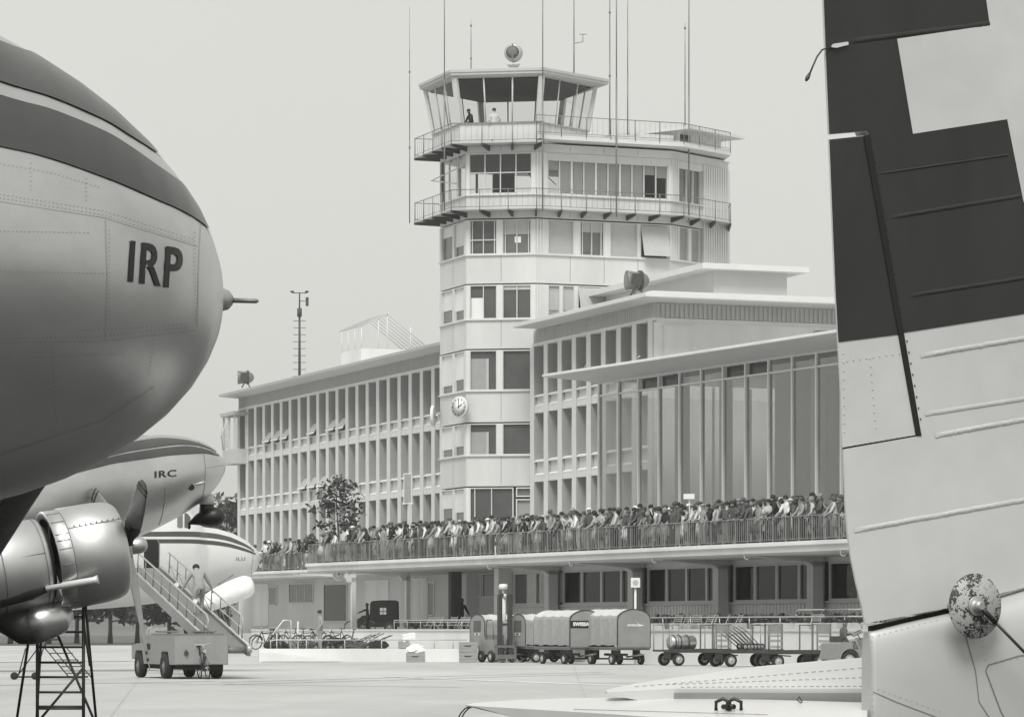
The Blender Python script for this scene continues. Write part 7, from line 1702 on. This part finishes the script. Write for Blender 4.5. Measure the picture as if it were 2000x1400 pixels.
b = MB(); b.box(.0,.015,.02,Wt-.02,.44,1.25); t.put('end_panel', b.mesh('end_panel', 'cart_panel'), parent=bd)
b = MB(); b.torus((.05,.35,.75), .05, .02, 'X', 10, 5); b.tube((.0,.35,.82),(.06,.35,.82),.03,6); t.put('tow_hook', b.mesh('tow_hook', 'steel_dark'), parent=bd)
b = MB(); b.box(-4.7,-.1,.2,Wt-.2,.28,.5); t.put('chassis', b.mesh('chassis', 'black_matt'))
for sx in (-4.02, -1.05):
    for sy in (.06, Wt-.06): wheel(t, (sx, sy, .36), .36, .24, hubm='steel_mid')
b = MB(); b.box(-4.3,-3.6,.25,.75,1.02,1.15); b.box(-3.7,-3.55,.25,.75,1.15,1.5); b.tube((-4.5,.5,1.0),(-4.3,.5,1.35),.02,6); b.torus((-4.3,.5,1.35), .18, .015, 'X', 16, 5); t.put('driver_seat', b.mesh('driver_seat', 'steel_light'))
# conveyor: straight frame from the low end near the camera side up to the door
P0_ = Vector(at(451, 1266, 97.0)); P1_ = Vector(at(283, 1112, 109.5))
t.e_inv = (Matrix.Translation((X, Y, 0)) @ Matrix.Rotation(AA, 4, 'Z')).inverted()
p0, p1 = t.e_inv @ P0_, t.e_inv @ P1_
ax = (p1-p0).normalized(); sd_ = Vector((0,1,0)); sd_ = (sd_-ax*sd_.dot(ax)).normalized(); up = sd_.cross(ax)*-1
if up.z < 0: up = -up
Lb = (p1-p0).length; hw = .52
def cv(s, w_, h): return p0+ax*s+sd_*w_+up*h
b = MB(); b.loft([[cv(0,-hw+.1,.06),cv(0,hw-.1,.06),cv(0,hw-.1,-.14),cv(0,-hw+.1,-.14)],[cv(Lb,-hw+.1,.06),cv(Lb,hw-.1,.06),cv(Lb,hw-.1,-.14),cv(Lb,-hw+.1,-.14)]], 0, False); b.path([cv(0,-hw+.1,-.04),cv(0,hw-.1,-.04)], .10, 12); be = t.put('belt', b.mesh('belt', 'steel_mid'))
for s in (-1, 1):
    b = MB(); b.loft([[cv(q,s*hw-.05,.12),cv(q,s*hw+.05,.12),cv(q,s*hw+.05,-.20),cv(q,s*hw-.05,-.20)] for q in (-.1,Lb)], 0, False); t.put('side_beam', b.mesh('side_beam', 'vehicle'))
    b = MB(); b.path([cv(-.1,s*hw,.10),cv(Lb,s*hw,.10)], .05, 6); b.path([cv(-.12,s*hw-.07,.02),cv(-.12,s*hw+.07,.02)], .11, 10); t.put('edge_guard', b.mesh('edge_guard', 'steel_light'))
    hr = .78; b = MB(); b.path([cv(.9,s*hw,.10),cv(.95,s*hw,hr-.1),cv(1.15,s*hw,hr),cv(Lb-1.2,s*hw,hr)], .028, 6); b.path([cv(1.0,s*hw,.42),cv(Lb-1.2,s*hw,.42)], .016, 5); hd = t.put('handrail', b.mesh('handrail', 'steel_light'))
    for k in range(9):
        q = 1.4+k*(Lb-2.8)/8; b = MB(); b.path([cv(q,s*hw,.05),cv(q,s*hw,hr)], .02, 5); t.put('rail_post', b.mesh('rail_post', 'steel_mid'), parent=hd)
        if k < 8: b = MB(); b.path([cv(q,s*hw,.10),cv(q+(Lb-2.8)/8,s*hw,.42)], .012, 4); t.put('rail_brace', b.mesh('rail_brace', 'steel_mid'), parent=hd)
for q in (2.6, 5.4):
    b = MB(); c = cv(q+.3,-hw,.86); b.lathe([(-.06,.05),(.06,.07)], 10, 'X', c); t.put('work_lamp', b.mesh('work_lamp', 'white_paint'))
b = MB(); m0 = cv(Lb*.34,0,-.2)
for s in (-.4, .4): b.tube((m0.x,m0.y+s,1.28),cv(Lb*.36,s,-.18),.06,6); b.tube((-2.0,m0.y+s*.8,1.28),cv(Lb*.62,s,-.18),.05,6)
t.put('lift_arm', b.mesh('lift_arm', 'steel_dark'))
# man climbing the belt
s_m = Lb*.36; foot = cv(s_m, .05, .07); fw_ = t.e_inv.inverted() @ foot
dirw = ((t.e_inv.inverted().to_3x3()) @ ax); hd_ = atan2(dirw.y, dirw.x)
sl = dirw.z/sqrt(dirw.x**2+dirw.y**2)
Pc_ = joints(pelvis=(0,.06,.86), spine=(0,-.04,1.03), chest=(0,-.20,1.20), neck=(0,-.33,1.30), head0=(0,-.40,1.335), head1=(0,-.455,1.39), head2=(0,-.49,1.45), shL=(.17,-.22,1.25), shR=(-.17,-.22,1.25), elL=(.31,-.26,1.02), elR=(-.31,-.26,1.02), wrL=(.42,-.30,.80), wrR=(-.42,-.32,.82),
    hpL=(.1,.05,.82), hpR=(-.1,.05,.82), knL=(.13,-.06,.46), knR=(-.13,-.22,.54), anL=(.12,.06,.07), anR=(-.12,-.22,.07+.32*sl), toL=(.13,-.1,.05+.1*sl), toR=(-.13,-.38,.05+.38*sl))
worker('man in pale overalls climbing the belt loader bent forward', fw_.x, fw_.y, fw_.z, hd_+pi/2, Pc_, 1.05)
# ------------------------------------------------------------------ maintenance ladders
def ladder_front():
    Yl = 46.6; X = X_(118, Yl); t = Loc('maintenance_ladder', 'dark steel maintenance ladder standing below the engine', 'ladder', X, Yl, 0, 0)
    k = lambda px, py, dy=0.0: ((px-1000)/FPX*(Yl+dy)-X, dy, HC+(HY-py)/FPX*(Yl+dy))
    for px in (73, 163): b = MB(); b.tube(k(px,1185), (k(px,1185)[0],0,0), .024, 6); t.put('upright', b.mesh('upright', 'steel_dark'))
    for py in (1204,1233.5,1263,1293,1321.5,1351,1379,1383,1409): b = MB(); b.tube(k(73,py), k(163,py), .019, 6); t.put('rung', b.mesh('rung', 'steel_dark'))
    for a, c in (((162,1304),(80,1402)), ((110,1233),(190,1420)), ((167,1180),(190,1429)), ((56,1250),(29,1429)), ((84,1185),(70,1429)), ((163,1215),(176,1300))):
        b = MB(); b.tube(k(*a), k(c[0],c[1],1.2 if a[1] in (1180,1250) else 0), .020, 6); t.put('brace', b.mesh('brace', 'steel_dark'))
    b = MB()
    for px in (70, 196): c = k(px,1398,.0); b.lathe([(-.03,.02),(-.03,.05),(.03,.05),(.03,.02)], 10, 'Y', (c[0],c[1],.05))
    t.put('caster', b.mesh('caster', 'rubber'))
ladder_front()
Yl = 95.5; X = X_(100, Yl); t = Loc('stair_ladder', 'small wheeled stair ladder standing on the apron beyond the engine', 'ladder', X, Yl, 0, 0)
k_ = lambda px, py, dy=0.0: ((px-1000)/FPX*(Yl+dy)-X, dy, HC+(HY-py)/FPX*(Yl+dy))
for px in (28, 69): b = MB(); b.lathe([(-.05,.03),(-.05,.11),(.05,.11),(.05,.03)], 14, 'Y', (k_(px,1322)[0],0,.11)); t.put('wheel', b.mesh('wheel', 'rubber'))
for i in range(5): x0, y_ = 97+11.3*i-11.3, 1275+13*i-13; b = MB(); b.box(k_(x0,0)[0],k_(x0+43,0)[0],-.05,.25,k_(0,y_+1)[2],k_(0,y_-1)[2]); t.put('tread', b.mesh('tread', 'steel_dark'))
for px in (85, 128, 100): b = MB(); b.tube(k_(px,1262), k_(px+50,1322), .018, 5); t.put('stringer', b.mesh('stringer', 'steel_dark'))
b = MB(); b.tube(k_(30,1321), k_(172,1321), .03, 6); b.tube(k_(35,1318), k_(92,1240), .02, 5); b.tube(k_(69,1318), k_(92,1240), .02, 5); b.tube(k_(36,1318), k_(50,1265), .02, 5); b.tube(k_(76,1248),k_(116,1248),.03,5); b.tube(k_(92,1240),k_(88,1262),.02,5); t.put('base_frame', b.mesh('base_frame', 'steel_dark'))

# ------------------------------------------------------------------ thin summer haze
hb = MB(); hb.box(-1600, 1600, -200, 2500, -1.0, 62)
hz = link('haze', hb.mesh('haze', 'glass')); hz.data.materials.clear()
hm = bpy.data.materials.new('haze'); hm.use_nodes = True; t_ = hm.node_tree; t_.nodes.clear()
vp = t_.nodes.new('ShaderNodeVolumePrincipled'); vp.inputs['Color'].default_value = (.98, .98, .96, 1); vp.inputs['Density'].default_value = .00028; vp.inputs['Anisotropy'].default_value = .2
ho = t_.nodes.new('ShaderNodeOutputMaterial'); t_.links.new(vp.outputs[0], ho.inputs['Volume']); hz.data.materials.append(hm); hz['kind'] = 'stuff'
tag(hz, 'thin pale summer haze in the air over the airfield', 'haze')
